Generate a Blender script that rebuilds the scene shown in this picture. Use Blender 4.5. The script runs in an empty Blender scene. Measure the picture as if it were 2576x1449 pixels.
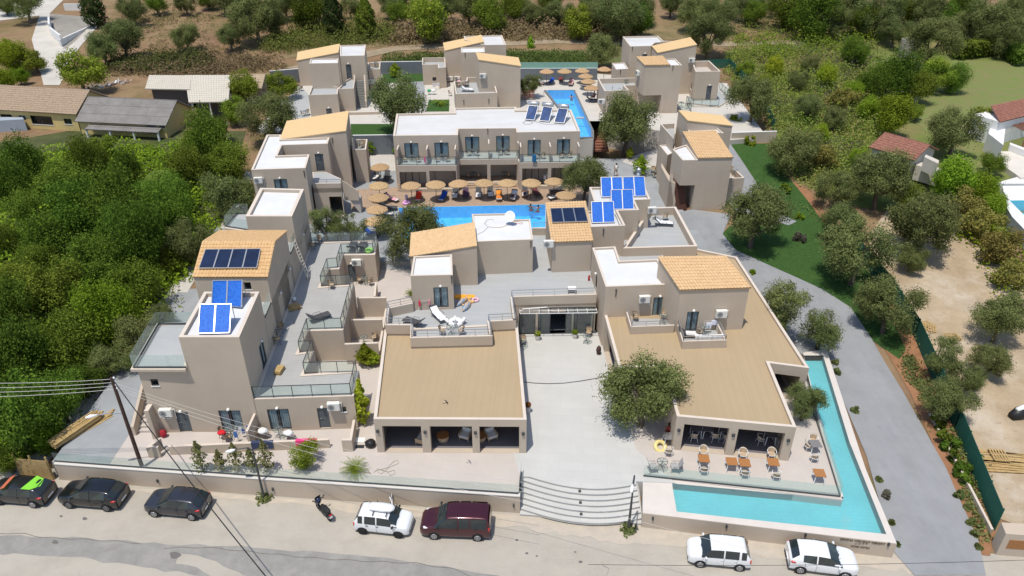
import bpy, bmesh, math, random
from mathutils import Vector, Matrix
rnd = random.Random(7)
scn = bpy.context.scene
COL = scn.collection
# ------------------------------------------------------------------ camera, sky, sun
F = 1880.0; PITCH = math.radians(30.9); CAMH = 37.5
cam_d = bpy.data.cameras.new("camera"); cam = bpy.data.objects.new("camera", cam_d); COL.objects.link(cam)
cam.location = (0, 0, CAMH); cam.rotation_euler = (math.radians(90) - PITCH, 0, 0)
cam_d.sensor_width = 36; cam_d.lens = 36 * F / 2576; cam_d.clip_start = 0.5; cam_d.clip_end = 3000
scn.camera = cam
SUNV = Vector((-0.17, -0.27, 1)).normalized()
w = bpy.data.worlds.new("World"); scn.world = w; w.use_nodes = True
wn = w.node_tree.nodes; bg = wn['Background']; sky = wn.new('ShaderNodeTexSky'); sky.sky_type = 'NISHITA'
sky.sun_disc = False; sky.sun_elevation = math.asin(SUNV.z); sky.sun_rotation = math.atan2(SUNV.x, SUNV.y)
w.node_tree.links.new(sky.outputs[0], bg.inputs[0]); bg.inputs[1].default_value = 0.16
sd = bpy.data.lights.new("sun", 'SUN'); sd.energy = 4.1; sd.angle = math.radians(0.53); sd.color = (1, 0.945, 0.85)
so = bpy.data.objects.new("sun", sd); COL.objects.link(so); so.rotation_euler = SUNV.to_track_quat('Z', 'Y').to_euler()
scn.view_settings.view_transform = 'Standard'; scn.view_settings.look = 'None'; scn.view_settings.exposure = -0.1
scn.render.engine = 'CYCLES'; scn.cycles.max_bounces = 8; scn.cycles.transparent_max_bounces = 12; scn.cycles.caustics_reflective = False; scn.cycles.caustics_refractive = False

# ------------------------------------------------------------------ surveying: photo pixel + height -> place
def dr(p):
    u = (p[0] - 1288) / F; v = (724.5 - p[1]) / F
    return Vector((u, math.cos(PITCH) + v * math.sin(PITCH), -math.sin(PITCH) + v * math.cos(PITCH)))
def P(p, z):
    d = dr(p); k = (z - CAMH) / d.z
    return Vector((d.x * k, d.y * k, z))
def mk(ox, oy, s, wd):
    k = 0.67083 * s / wd
    return lambda x, y: (ox * .67083 + x * k, oy * .67083 + y * k)
A = mk(0, 0, 1280, 2576); B = mk(1280, 0, 1280, 2576); C = mk(2560, 0, 1280, 2576)
D = mk(0, 720, 1280, 2576); E = mk(1280, 720, 1280, 2576); FF = mk(2560, 720, 1280, 2576)
G = mk(0, 1440, 1280, 2576); H = mk(1280, 1440, 1280, 2576); I = mk(2560, 1440, 1280, 2576)
J = mk(900, 1100, 560, 2029); K = mk(1040, 820, 560, 2029); L = mk(440, 1280, 560, 2029); M = mk(900, 400, 560, 2029)
N = mk(1080, 130, 560, 2029); O = mk(1560, 110, 560, 2029); R = mk(2200, 110, 560, 2029); S = mk(2400, 400, 560, 2029)
U = mk(2180, 640, 560, 2029); V = mk(1380, 600, 960, 2576); W = mk(1980, 180, 360, 2174); X = mk(2260, 1300, 700, 2205)
XA = Vector((.9979, .0645, 0)); YA = Vector((-.0645, .9979, 0))
CAMP = Vector((0, 0, CAMH))
def onp(p, a, dv):
    n = Vector((dv[1], -dv[0], 0)); d = dr(p); k = (Vector(a) - CAMP).dot(n) / d.dot(n)
    return CAMP + d * k
TK = [(-200, 0), (36, 0), (50, .55), (62, 1.5), (75, 2.1), (92, 3.9), (104, 4.2), (124, 4.45), (150, 7), (230, 13), (600, 40)]
def T(y):
    for (a, za), (b, zb) in zip(TK, TK[1:]):
        if y <= b: return za + (zb - za) * max(0, (y - a)) / (b - a)
    return TK[-1][1]
def PT(p, dz=0):
    z = 2.0
    for _ in range(25):
        q = P(p, z + dz); z = z * .4 + .6 * T(q.y)
    q = P(p, z + dz); return q
def xy(pts, z): return [P(p, z).xy for p in pts]

# ------------------------------------------------------------------ materials
MATS = {}
def mat(name, col, rough=.8, var=0.0, scale=1.0, bump=0.0, bscale=20.0, metal=0.0, spec=.3, col2=None, detail=5, randobj=0.0, clear=0.0):
    if name in MATS: return MATS[name]
    m = bpy.data.materials.new(name); m.use_nodes = True; nt = m.node_tree; b = nt.nodes['Principled BSDF']
    b.inputs['Base Color'].default_value = (*col, 1); b.inputs['Roughness'].default_value = rough
    b.inputs['Metallic'].default_value = metal; b.inputs['Specular IOR Level'].default_value = spec
    if clear: b.inputs['Coat Weight'].default_value = clear; b.inputs['Coat Roughness'].default_value = .05
    if var or col2 or bump or randobj:
        tc = nt.nodes.new('ShaderNodeTexCoord'); 
    if var or col2:
        n = nt.nodes.new('ShaderNodeTexNoise'); n.inputs['Scale'].default_value = scale; n.inputs['Detail'].default_value = detail; n.inputs['Roughness'].default_value = .65
        nt.links.new(tc.outputs['Object'], n.inputs['Vector'])
        r = nt.nodes.new('ShaderNodeValToRGB'); r.color_ramp.elements[0].position = .32; r.color_ramp.elements[1].position = .68
        c2 = col2 or tuple(c * (1 - var) for c in col); c1 = col if col2 else tuple(c * (1 + var) for c in col)
        r.color_ramp.elements[0].color = (*c2, 1); r.color_ramp.elements[1].color = (*c1, 1)
        nt.links.new(n.outputs['Fac'], r.inputs[0]); out = r.outputs[0]
        if randobj:
            oi = nt.nodes.new('ShaderNodeObjectInfo'); h = nt.nodes.new('ShaderNodeHueSaturation')
            mm = nt.nodes.new('ShaderNodeMapRange'); mm.inputs['To Min'].default_value = 1 - randobj; mm.inputs['To Max'].default_value = 1 + randobj; mh = nt.nodes.new('ShaderNodeMapRange'); mh.inputs['To Min'].default_value = .5 - randobj * .11; mh.inputs['To Max'].default_value = .5 + randobj * .04; mf = nt.nodes.new('ShaderNodeMath'); mf.operation = 'FRACT'; mk_ = nt.nodes.new('ShaderNodeMath'); mk_.operation = 'MULTIPLY'; mk_.inputs[1].default_value = 7.3; nt.links.new(oi.outputs['Random'], mk_.inputs[0]); nt.links.new(mk_.outputs[0], mf.inputs[0]); nt.links.new(mf.outputs[0], mh.inputs['Value']); nt.links.new(mh.outputs[0], h.inputs['Hue'])
            nt.links.new(oi.outputs['Random'], mm.inputs['Value']); nt.links.new(mm.outputs[0], h.inputs['Value']); nt.links.new(out, h.inputs['Color']); out = h.outputs[0]
        nt.links.new(out, b.inputs['Base Color'])
    if bump:
        n2 = nt.nodes.new('ShaderNodeTexNoise'); n2.inputs['Scale'].default_value = bscale; n2.inputs['Detail'].default_value = 4
        bp = nt.nodes.new('ShaderNodeBump'); bp.inputs['Strength'].default_value = bump; bp.inputs['Distance'].default_value = .05
        nt.links.new(tc.outputs['Object'], n2.inputs['Vector']); nt.links.new(n2.outputs['Fac'], bp.inputs['Height']); nt.links.new(bp.outputs[0], b.inputs['Normal'])
    MATS[name] = m; return m
def add_layer(m, kind, color, amount=1.0, scale=1.0, rot=0.0, p0=.45, p1=.55, stretch=(1, 1, 1), **kw):
    """mix a second surface colour over the base colour where a pattern says so (stains, joints, boards)"""
    nt = m.node_tree; b = nt.nodes['Principled BSDF']; inp = b.inputs['Base Color']
    tc = nt.nodes.new('ShaderNodeTexCoord'); mp = nt.nodes.new('ShaderNodeMapping'); mp.inputs['Rotation'].default_value = (0, 0, rot); mp.inputs['Scale'].default_value = stretch; mp.inputs['Location'].default_value = kw.get('loc', (0, 0, 0))
    nt.links.new(tc.outputs['Object'], mp.inputs['Vector'])
    if kind == 'noise':
        n = nt.nodes.new('ShaderNodeTexNoise'); n.inputs['Scale'].default_value = scale; n.inputs['Detail'].default_value = kw.get('detail', 6); n.inputs['Roughness'].default_value = .7; o = n.outputs['Fac']
    elif kind == 'brick':
        n = nt.nodes.new('ShaderNodeTexBrick'); n.inputs['Scale'].default_value = scale; n.inputs['Mortar Size'].default_value = kw.get('mortar', .012)
        n.inputs['Brick Width'].default_value = kw.get('bw', .5); n.inputs['Row Height'].default_value = kw.get('rh', .25); n.offset = kw.get('offset', .5)
        n.inputs['Color1'].default_value = (0, 0, 0, 1); n.inputs['Color2'].default_value = (kw.get('tone', .15),) * 3 + (1,); n.inputs['Mortar'].default_value = (1, 1, 1, 1); o = n.outputs['Color']; p0, p1 = 0.0, 1.0
    elif kind == 'wave':
        n = nt.nodes.new('ShaderNodeTexWave'); n.inputs['Scale'].default_value = scale; n.inputs['Distortion'].default_value = kw.get('dist', 0); n.inputs['Detail Scale'].default_value = kw.get('ds', 1); o = n.outputs['Fac']
    elif kind == 'voronoi':
        n = nt.nodes.new('ShaderNodeTexVoronoi'); n.inputs['Scale'].default_value = scale; n.feature = kw.get('feature', 'F1'); o = n.outputs['Distance']
    nt.links.new(mp.outputs[0], n.inputs['Vector'])
    r = nt.nodes.new('ShaderNodeMapRange'); r.inputs['From Min'].default_value = p0; r.inputs['From Max'].default_value = p1; r.inputs['To Max'].default_value = amount
    nt.links.new(o, r.inputs['Value'])
    mx = nt.nodes.new('ShaderNodeMix'); mx.data_type = 'RGBA'; nt.links.new(r.outputs[0], mx.inputs[0])
    if inp.is_linked: nt.links.new(inp.links[0].from_socket, mx.inputs[6])
    else: mx.inputs[6].default_value = inp.default_value
    mx.inputs[7].default_value = (*color, 1); nt.links.new(mx.outputs[2], inp); return m
def glassy(name, tint, gloss=.04, rough=.02, wav=0.0, body=0.0):
    m = bpy.data.materials.new(name); m.use_nodes = True; nt = m.node_tree; nt.nodes.remove(nt.nodes['Principled BSDF']); o = nt.nodes['Material Output']
    t = nt.nodes.new('ShaderNodeBsdfTransparent'); t.inputs[0].default_value = (*tint, 1)
    g = nt.nodes.new('ShaderNodeBsdfGlossy'); g.inputs['Roughness'].default_value = rough
    f = nt.nodes.new('ShaderNodeFresnel'); ge = nt.nodes.new('ShaderNodeNewGeometry'); mr = nt.nodes.new('ShaderNodeMapRange'); mr.inputs['To Min'].default_value = 1.45; mr.inputs['To Max'].default_value = 1 / 1.45
    nt.links.new(ge.outputs['Backfacing'], mr.inputs['Value']); nt.links.new(mr.outputs[0], f.inputs[0])
    mx = nt.nodes.new('ShaderNodeMixShader'); nt.links.new(f.outputs[0], mx.inputs[0]); nt.links.new(t.outputs[0], mx.inputs[1]); nt.links.new(g.outputs[0], mx.inputs[2])
    if wav:
        tc = nt.nodes.new('ShaderNodeTexCoord'); n = nt.nodes.new('ShaderNodeTexNoise'); n.inputs['Scale'].default_value = 2.2; n.inputs['Detail'].default_value = 3
        bp = nt.nodes.new('ShaderNodeBump'); bp.inputs['Strength'].default_value = wav; bp.inputs['Distance'].default_value = .1
        nt.links.new(tc.outputs['Object'], n.inputs['Vector']); nt.links.new(n.outputs['Fac'], bp.inputs['Height']); nt.links.new(bp.outputs[0], g.inputs['Normal']); nt.links.new(bp.outputs[0], f.inputs['Normal'])
    last = mx.outputs[0]
    if body:
        d = nt.nodes.new('ShaderNodeBsdfDiffuse'); d.inputs[0].default_value = (*[c ** .5 for c in tint], 1); m2 = nt.nodes.new('ShaderNodeMixShader'); m2.inputs[0].default_value = body
        nt.links.new(last, m2.inputs[1]); nt.links.new(d.outputs[0], m2.inputs[2]); last = m2.outputs[0]
    nt.links.new(last, o.inputs[0]); MATS[name] = m; return m

stucco = mat('stucco', (.50, .42, .335), .95, var=.05, scale=.35, bump=.25, bscale=40, spec=.1)
add_layer(stucco, 'noise', (.425, .355, .285), .45, scale=1.2, stretch=(1, 1, .12), p0=.55, p1=.8)
wallcap = mat('wall_cap', (.62, .54, .46), .9, var=.05, scale=1)
whiteroof = mat('white_roof', (.64, .645, .66), .8, var=.05, scale=.6, spec=.2)
add_layer(whiteroof, 'noise', (.58, .56, .53), .45, scale=.35, p0=.5, p1=.75)
add_layer(whiteroof, 'noise', (.5, .46, .41), .5, scale=1.3, stretch=(.3, 1, 1), p0=.62, p1=.8)
oldwhite = mat('old_white_roof', (.59, .59, .585), .85, var=.04, scale=.5, spec=.2)
add_layer(oldwhite, 'noise', (.5, .48, .45), .7, scale=.45, stretch=(.35, 1.2, 1), p0=.45, p1=.75)
add_layer(oldwhite, 'noise', (.42, .37, .3), .5, scale=1.1, p0=.62, p1=.85)
brownroof = mat('brown_roof', (.405, .31, .195), .9, var=.05, scale=.25, bump=.15, bscale=60, spec=.15)
add_layer(brownroof, 'brick', (.30, .235, .15), .6, scale=1, bw=2.9, rh=400, mortar=.02, offset=0, rot=.065, tone=.12, loc=(0, 150, 0)); add_layer(brownroof, 'wave', (.34, .26, .16), .16, scale=.55, rot=.065, p0=.3, p1=.9); add_layer(brownroof, 'noise', (.26, .19, .12), .6, scale=.28, p0=.64, p1=.8, detail=9)
add_layer(brownroof, 'noise', (.37, .285, .18), .6, scale=.5, p0=.5, p1=.8)
tile = mat('roof_tile', (.66, .465, .26), .75, col2=(.53, .345, .18), scale=6, spec=.25, detail=2)
add_layer(tile, 'noise', (.72, .5, .27), .5, scale=.8, p0=.5, p1=.75)
tilepale = mat('roof_tile_pale', (.66, .45, .24), .75, col2=(.55, .34, .15), scale=5, spec=.25, detail=2)
tileflat = mat('roof_tile_flat', (.68, .49, .27), .8, col2=(.59, .41, .21), scale=7, spec=.2, detail=2)
greyterr = mat('terrace_tile', (.385, .38, .365), .75, var=.06, scale=.6, spec=.3)
add_layer(greyterr, 'brick', (.31, .315, .315), .6, scale=1.0, bw=1.2, rh=.6, mortar=.02, rot=.065, tone=.2)
bluish = mat('terrace_plank', (.395, .405, .405), .7, var=.05, scale=.4, spec=.3)
add_layer(bluish, 'brick', (.33, .345, .355), .7, scale=1.0, bw=2.4, rh=.35, mortar=.012, rot=.065, tone=.55)
plaza = mat('plaza_stone', (.51, .505, .48), .75, var=.04, scale=.5, spec=.3)
add_layer(plaza, 'brick', (.44, .435, .415), .7, scale=1.0, bw=1.6, rh=.8, mortar=.015, rot=.065, tone=.45)
patio = mat('patio_stone', (.50, .45, .41), .8, var=.04, scale=.5, spec=.3)
add_layer(patio, 'brick', (.43, .385, .35), .5, scale=1.0, bw=1.2, rh=1.2, mortar=.012, offset=0, rot=.065, tone=.1)
concrete = mat('grey_concrete', (.30, .315, .325), .85, var=.1, scale=.5, bump=.2, bscale=30)
add_layer(concrete, 'noise', (.23, .25, .27), .5, scale=.2, p0=.45, p1=.7)
drive = mat('driveway_paving', (.265, .27, .275), .85, var=.08, scale=.6, bump=.3, bscale=40)
add_layer(drive, 'noise', (.17, .185, .205), .5, scale=1.1, p0=.55, p1=.8, detail=9); add_layer(drive, 'noise', (.32, .33, .35), .7, scale=.25, stretch=(1, .12, 1), rot=.5, p0=.45, p1=.7)
greywall = mat('grey_retaining_wall', (.16, .18, .20), .9, var=.07, scale=1)
asphalt = mat('road_dust', (.41, .375, .32), .95, var=.09, scale=.35, bump=.4, bscale=25, spec=.15)
add_layer(asphalt, 'noise', (.34, .31, .265), .6, scale=.9, p0=.5, p1=.72, detail=9, stretch=(.5, 1, 1)); add_layer(asphalt, 'noise', (.42, .39, .34), .6, scale=.22, p0=.5, p1=.62, detail=9); add_layer(asphalt, 'noise', (.2, .19, .18), .5, scale=9, p0=.6, p1=.75)
creamstone = mat('pool_paving', (.53, .50, .45), .8, var=.05, scale=.6)
gravel = mat('white_gravel', (.52, .49, .45), .95, var=.3, scale=14, bump=.8, bscale=25)
wood = mat('deck_wood', (.42, .31, .225), .8, var=.14, scale=2.5, spec=.3)
add_layer(wood, 'brick', (.22, .14, .095), .7, scale=1.0, bw=4, rh=.14, mortar=.018, rot=.065, tone=.35)
teak = mat('teak', (.36, .16, .055), .55, var=.18, scale=9, spec=.35)
darkframe = mat('dark_metal', (.055, .06, .065), .5, spec=.4)
doorgrey = mat('door_grey', (.10, .115, .125), .5, var=.03, scale=2)
steel = mat('steel', (.55, .55, .55), .35, metal=.8)
whitep = mat('white_paint', (.8, .8, .79), .5)
whitepl = mat('white_plastic', (.78, .78, .76), .45)
cream = mat('cream_plastic', (.72, .71, .66), .5)
curtain = mat('curtain', (.80, .80, .79), .9)
add_layer(curtain, 'wave', (.34, .36, .37), .7, scale=2.2, dist=2.5, p0=.3, p1=.9, ds=.6)
darkin = mat('dark_interior', (.03, .032, .035), .9)  # near-black colour stands in for the darkness of unlit openings
winglass = glassy('window_glass', (.78, .84, .86)); railglass = glassy('rail_glass', (.90, .955, .94), body=.05)
glassdark = mat('tinted_glass', (.012, .014, .016), .06, spec=.6)
poolwater = glassy('pool_water', (.64, .92, .985), wav=.25, body=.05)
lawn = mat('lawn_grass', (.055, .115, .03), .95, col2=(.035, .08, .02), scale=3, bump=.9, bscale=35, spec=.1)
add_layer(lawn, 'noise', (.07, .13, .03), .5, scale=.35, p0=.5, p1=.75)
soil = mat('orchard_soil', (.27, .175, .105), .97, col2=(.18, .115, .068), scale=.35, bump=.8, bscale=6, spec=.05)
add_layer(soil, 'noise', (.27, .20, .11), .7, scale=.09, p0=.45, p1=.65)
add_layer(soil, 'noise', (.13, .12, .045), .8, scale=.13, p0=.52, p1=.66, detail=8)
add_layer(soil, 'noise', (.1, .065, .035), .6, scale=4, p0=.6, p1=.75)
dirt = mat('dirt_lot', (.46, .365, .25), .97, col2=(.34, .26, .17), scale=.4, bump=.9, bscale=8, spec=.05)
add_layer(dirt, 'noise', (.56, .50, .42), .7, scale=.16, p0=.52, p1=.7)
add_layer(dirt, 'noise', (.24, .18, .12), .7, scale=2.2, p0=.56, p1=.75, detail=9); add_layer(dirt, 'noise', (.2, .2, .08), .5, scale=.35, p0=.6, p1=.72, detail=9)
meadow = mat('meadow', (.17, .20, .06), .97, col2=(.11, .14, .04), scale=.5, bump=1.0, bscale=7, spec=.05)
add_layer(meadow, 'noise', (.24, .19, .09), .8, scale=.12, p0=.48, p1=.66, detail=8)
redsoil = mat('red_soil', (.33, .17, .09), .97, col2=(.24, .12, .06), scale=1, bump=.6, bscale=12)
oldtile = mat('old_tiles', (.46, .35, .245), .9, col2=(.24, .175, .125), scale=7, detail=3)
redtile = mat('red_tiles', (.33, .155, .11), .85, col2=(.21, .09, .065), scale=3, detail=3)
yellowwall = mat('yellow_plaster', (.60, .46, .20), .9, var=.08, scale=.8)
add_layer(yellowwall, 'noise', (.42, .33, .2), .5, scale=.7, p0=.5, p1=.8)
whitewash = mat('whitewash', (.72, .72, .71), .9, var=.05, scale=1)
collector = mat('collector_blue', (.012, .085, .42), .5, spec=.15)
add_layer(collector, 'voronoi', (.03, .17, .62), .7, scale=5.5, p0=.0, p1=.6, stretch=(1, 1, 1))
collectord = mat('collector_dark', (.010, .020, .055), .25, spec=.5, var=.3, scale=1.2)
bark = mat('bark', (.16, .125, .095), .95, col2=(.09, .07, .055), scale=4, bump=.8, bscale=14)
straw = mat('straw', (.58, .41, .23), .95, col2=(.33, .21, .10), scale=9, bump=.8, bscale=30, randobj=.08)
lumber = mat('lumber', (.50, .36, .17), .8, col2=(.38, .25, .10), scale=4)

# ------------------------------------------------------------------ mesh builder
class MB:
    def __init__(s): s.v = []; s.f = []
    def add(s, vs, fs):
        o = len(s.v); s.v += [tuple(v) for v in vs]; s.f += [tuple(i + o for i in f) for f in fs]; return s
    def box(s, x0, y0, z0, x1, y1, z1):
        return s.add([(x0, y0, z0), (x1, y0, z0), (x1, y1, z0), (x0, y1, z0), (x0, y0, z1), (x1, y0, z1), (x1, y1, z1), (x0, y1, z1)],
                     [(0, 3, 2, 1), (4, 5, 6, 7), (0, 1, 5, 4), (1, 2, 6, 5), (2, 3, 7, 6), (3, 0, 4, 7)])
    def frame_box(s, o, ax, ay, az, sx, sy, sz):
        o = Vector(o); c = []
        for k in (0, 1):
            for i, j in ((0, 0), (1, 0), (1, 1), (0, 1)): c.append(o + ax * sx * i + ay * sy * j + az * sz * k)
        return s.add(c, [(0, 3, 2, 1), (4, 5, 6, 7), (0, 1, 5, 4), (1, 2, 6, 5), (2, 3, 7, 6), (3, 0, 4, 7)])
    def beam(s, p, q, wd, ht, up=Vector((0, 0, 1))):
        p = Vector(p); q = Vector(q); d = (q - p); ln = d.length
        if ln < 1e-6: return s
        d /= ln; sd_ = d.cross(up)
        if sd_.length < 1e-4: sd_ = d.cross(Vector((1, 0, 0)))
        sd_.normalize(); u = sd_.cross(d)
        return s.frame_box(p - sd_ * wd / 2 - u * ht / 2, d, sd_, u, ln, wd, ht)
    def prism(s, poly, z0, z1, cap=True, bottom=False):
        n = len(poly); zz = z1 if isinstance(z1, (list, tuple)) else [z1] * n
        vs = [(p[0], p[1], z0) for p in poly] + [(p[0], p[1], zz[i]) for i, p in enumerate(poly)]
        fs = [(i, (i + 1) % n, n + (i + 1) % n, n + i) for i in range(n)]
        if cap: fs.append(tuple(range(n, 2 * n)))
        if bottom: fs.append(tuple(range(n - 1, -1, -1)))
        return s.add(vs, fs)
    def tube(s, pts, r, n=6, cap=True):
        pts = [Vector(p) for p in pts]; rr = r if isinstance(r, (list, tuple)) else [r] * len(pts); rings = []
        for i, p in enumerate(pts):
            d = (pts[min(i + 1, len(pts) - 1)] - pts[max(i - 1, 0)])
            if d.length < 1e-9: d = Vector((0, 0, 1))
            d.normalize(); a = d.cross(Vector((0, 0, 1)))
            if a.length < 1e-3: a = d.cross(Vector((1, 0, 0)))
            a.normalize(); b = d.cross(a)
            rings.append([p + (a * math.cos(2 * math.pi * k / n) + b * math.sin(2 * math.pi * k / n)) * rr[i] for k in range(n)])
        vs = [v for rg in rings for v in rg]; fs = []
        for i in range(len(pts) - 1):
            for k in range(n): fs.append((i * n + k, i * n + (k + 1) % n, (i + 1) * n + (k + 1) % n, (i + 1) * n + k))
        if cap: fs.append(tuple(range(n - 1, -1, -1))); fs.append(tuple(range((len(pts) - 1) * n, len(pts) * n)))
        return s.add(vs, fs)
    def ring(s, c, R_, r, n=16, m=6, ax=None, ay=None):
        ax = ax or Vector((1, 0, 0)); ay = ay or Vector((0, 1, 0)); az = ax.cross(ay); vs = []; fs = []
        for i in range(n):
            t = 2 * math.pi * i / n; dd = ax * math.cos(t) + ay * math.sin(t)
            for k in range(m):
                u = 2 * math.pi * k / m; vs.append(Vector(c) + dd * (R_ + r * math.cos(u)) + az * r * math.sin(u))
        for i in range(n):
            for k in range(m): fs.append((i * m + k, ((i + 1) % n) * m + k, ((i + 1) % n) * m + (k + 1) % m, i * m + (k + 1) % m))
        return s.add(vs, fs)
    def lathe(s, prof, n=14, c=(0, 0, 0), cap=True):
        vs = []; fs = []
        for r, z in prof:
            for k in range(n): vs.append((c[0] + r * math.cos(2 * math.pi * k / n), c[1] + r * math.sin(2 * math.pi * k / n), c[2] + z))
        for i in range(len(prof) - 1):
            for k in range(n): fs.append((i * n + k, i * n + (k + 1) % n, (i + 1) * n + (k + 1) % n, (i + 1) * n + k))
        if cap: fs.append(tuple(range((len(prof) - 1) * n, len(prof) * n))); fs.append(tuple(range(n - 1, -1, -1)))
        return s.add(vs, fs)
    def build(s, name, material, parent=None, smooth=False):
        me = bpy.data.meshes.new(name); vs = s.v
        if parent is not None:
            o = parent; off = Vector((0, 0, 0)); world = o.get('_w', 0)
            if world:
                off = Vector(o['_o']); vs = [(v[0] - off.x, v[1] - off.y, v[2] - off.z) for v in vs]
        me.from_pydata(vs, [], s.f); me.materials.append(material); me.validate()
        if smooth:
            for p in me.polygons: p.use_smooth = True
        ob = bpy.data.objects.new(name, me); COL.objects.link(ob)
        if parent is not None:
            ob.parent = parent
            if parent.get('_w', 0): ob['_w'] = 1; ob['_o'] = parent['_o']
        return ob
def thing(name, label, cat, loc=(0, 0, 0), rot=0.0, group=None, world=False):
    o = bpy.data.objects.new(name, None); COL.objects.link(o); o.location = loc; o.rotation_euler = (0, 0, rot); o.empty_display_size = .2
    o['label'] = label; o['category'] = cat
    if group: o['group'] = group
    if world: o['_w'] = 1; o['_o'] = tuple(loc)
    return o
def tag(o, label=None, cat=None, group=None, kind=None):
    if label: o['label'] = label
    if cat: o['category'] = cat
    if group: o['group'] = group
    if kind: o['kind'] = kind
    return o
def single(name, mb, m, label, cat, group=None, smooth=False):
    """a thing that is one mesh, built in world coordinates with its origin moved to its base"""
    xs = [v[0] for v in mb.v]; ys = [v[1] for v in mb.v]; zs = [v[2] for v in mb.v]
    o = Vector(((min(xs) + max(xs)) / 2, (min(ys) + max(ys)) / 2, min(zs)))
    mb.v = [(v[0] - o.x, v[1] - o.y, v[2] - o.z) for v in mb.v]
    ob = mb.build(name, m, smooth=smooth); ob.location = o; return tag(ob, label, cat, group)
def struct(name, mb, m): o = mb.build(name, m); o['kind'] = 'structure'; return o
def children(o): return [c for c in COL.objects if c.parent == o] if False else list(o.children)
def copy_tree(o, label=None, parent=None):
    c = o.copy(); COL.objects.link(c); c.parent = parent
    if label: c['label'] = label
    for ch in list(o.children): copy_tree(ch, None, c)
    return c
def area2(poly): return sum(poly[i][0] * poly[(i + 1) % len(poly)][1] - poly[(i + 1) % len(poly)][0] * poly[i][1] for i in range(len(poly)))
def ccw(poly): return list(poly) if area2(poly) > 0 else list(reversed(poly))
def inset(poly, d):
    n = len(poly); out = []
    for i in range(n):
        a = Vector(poly[i - 1][:2]); b = Vector(poly[i][:2]); c = Vector(poly[(i + 1) % n][:2])
        e1 = (b - a).normalized(); e2 = (c - b).normalized(); n1 = Vector((-e1.y, e1.x)); n2 = Vector((-e2.y, e2.x))
        k = 1 + n1.dot(n2); k = max(k, .3); out.append(b + (n1 + n2) * (d / k))
    return out
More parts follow.
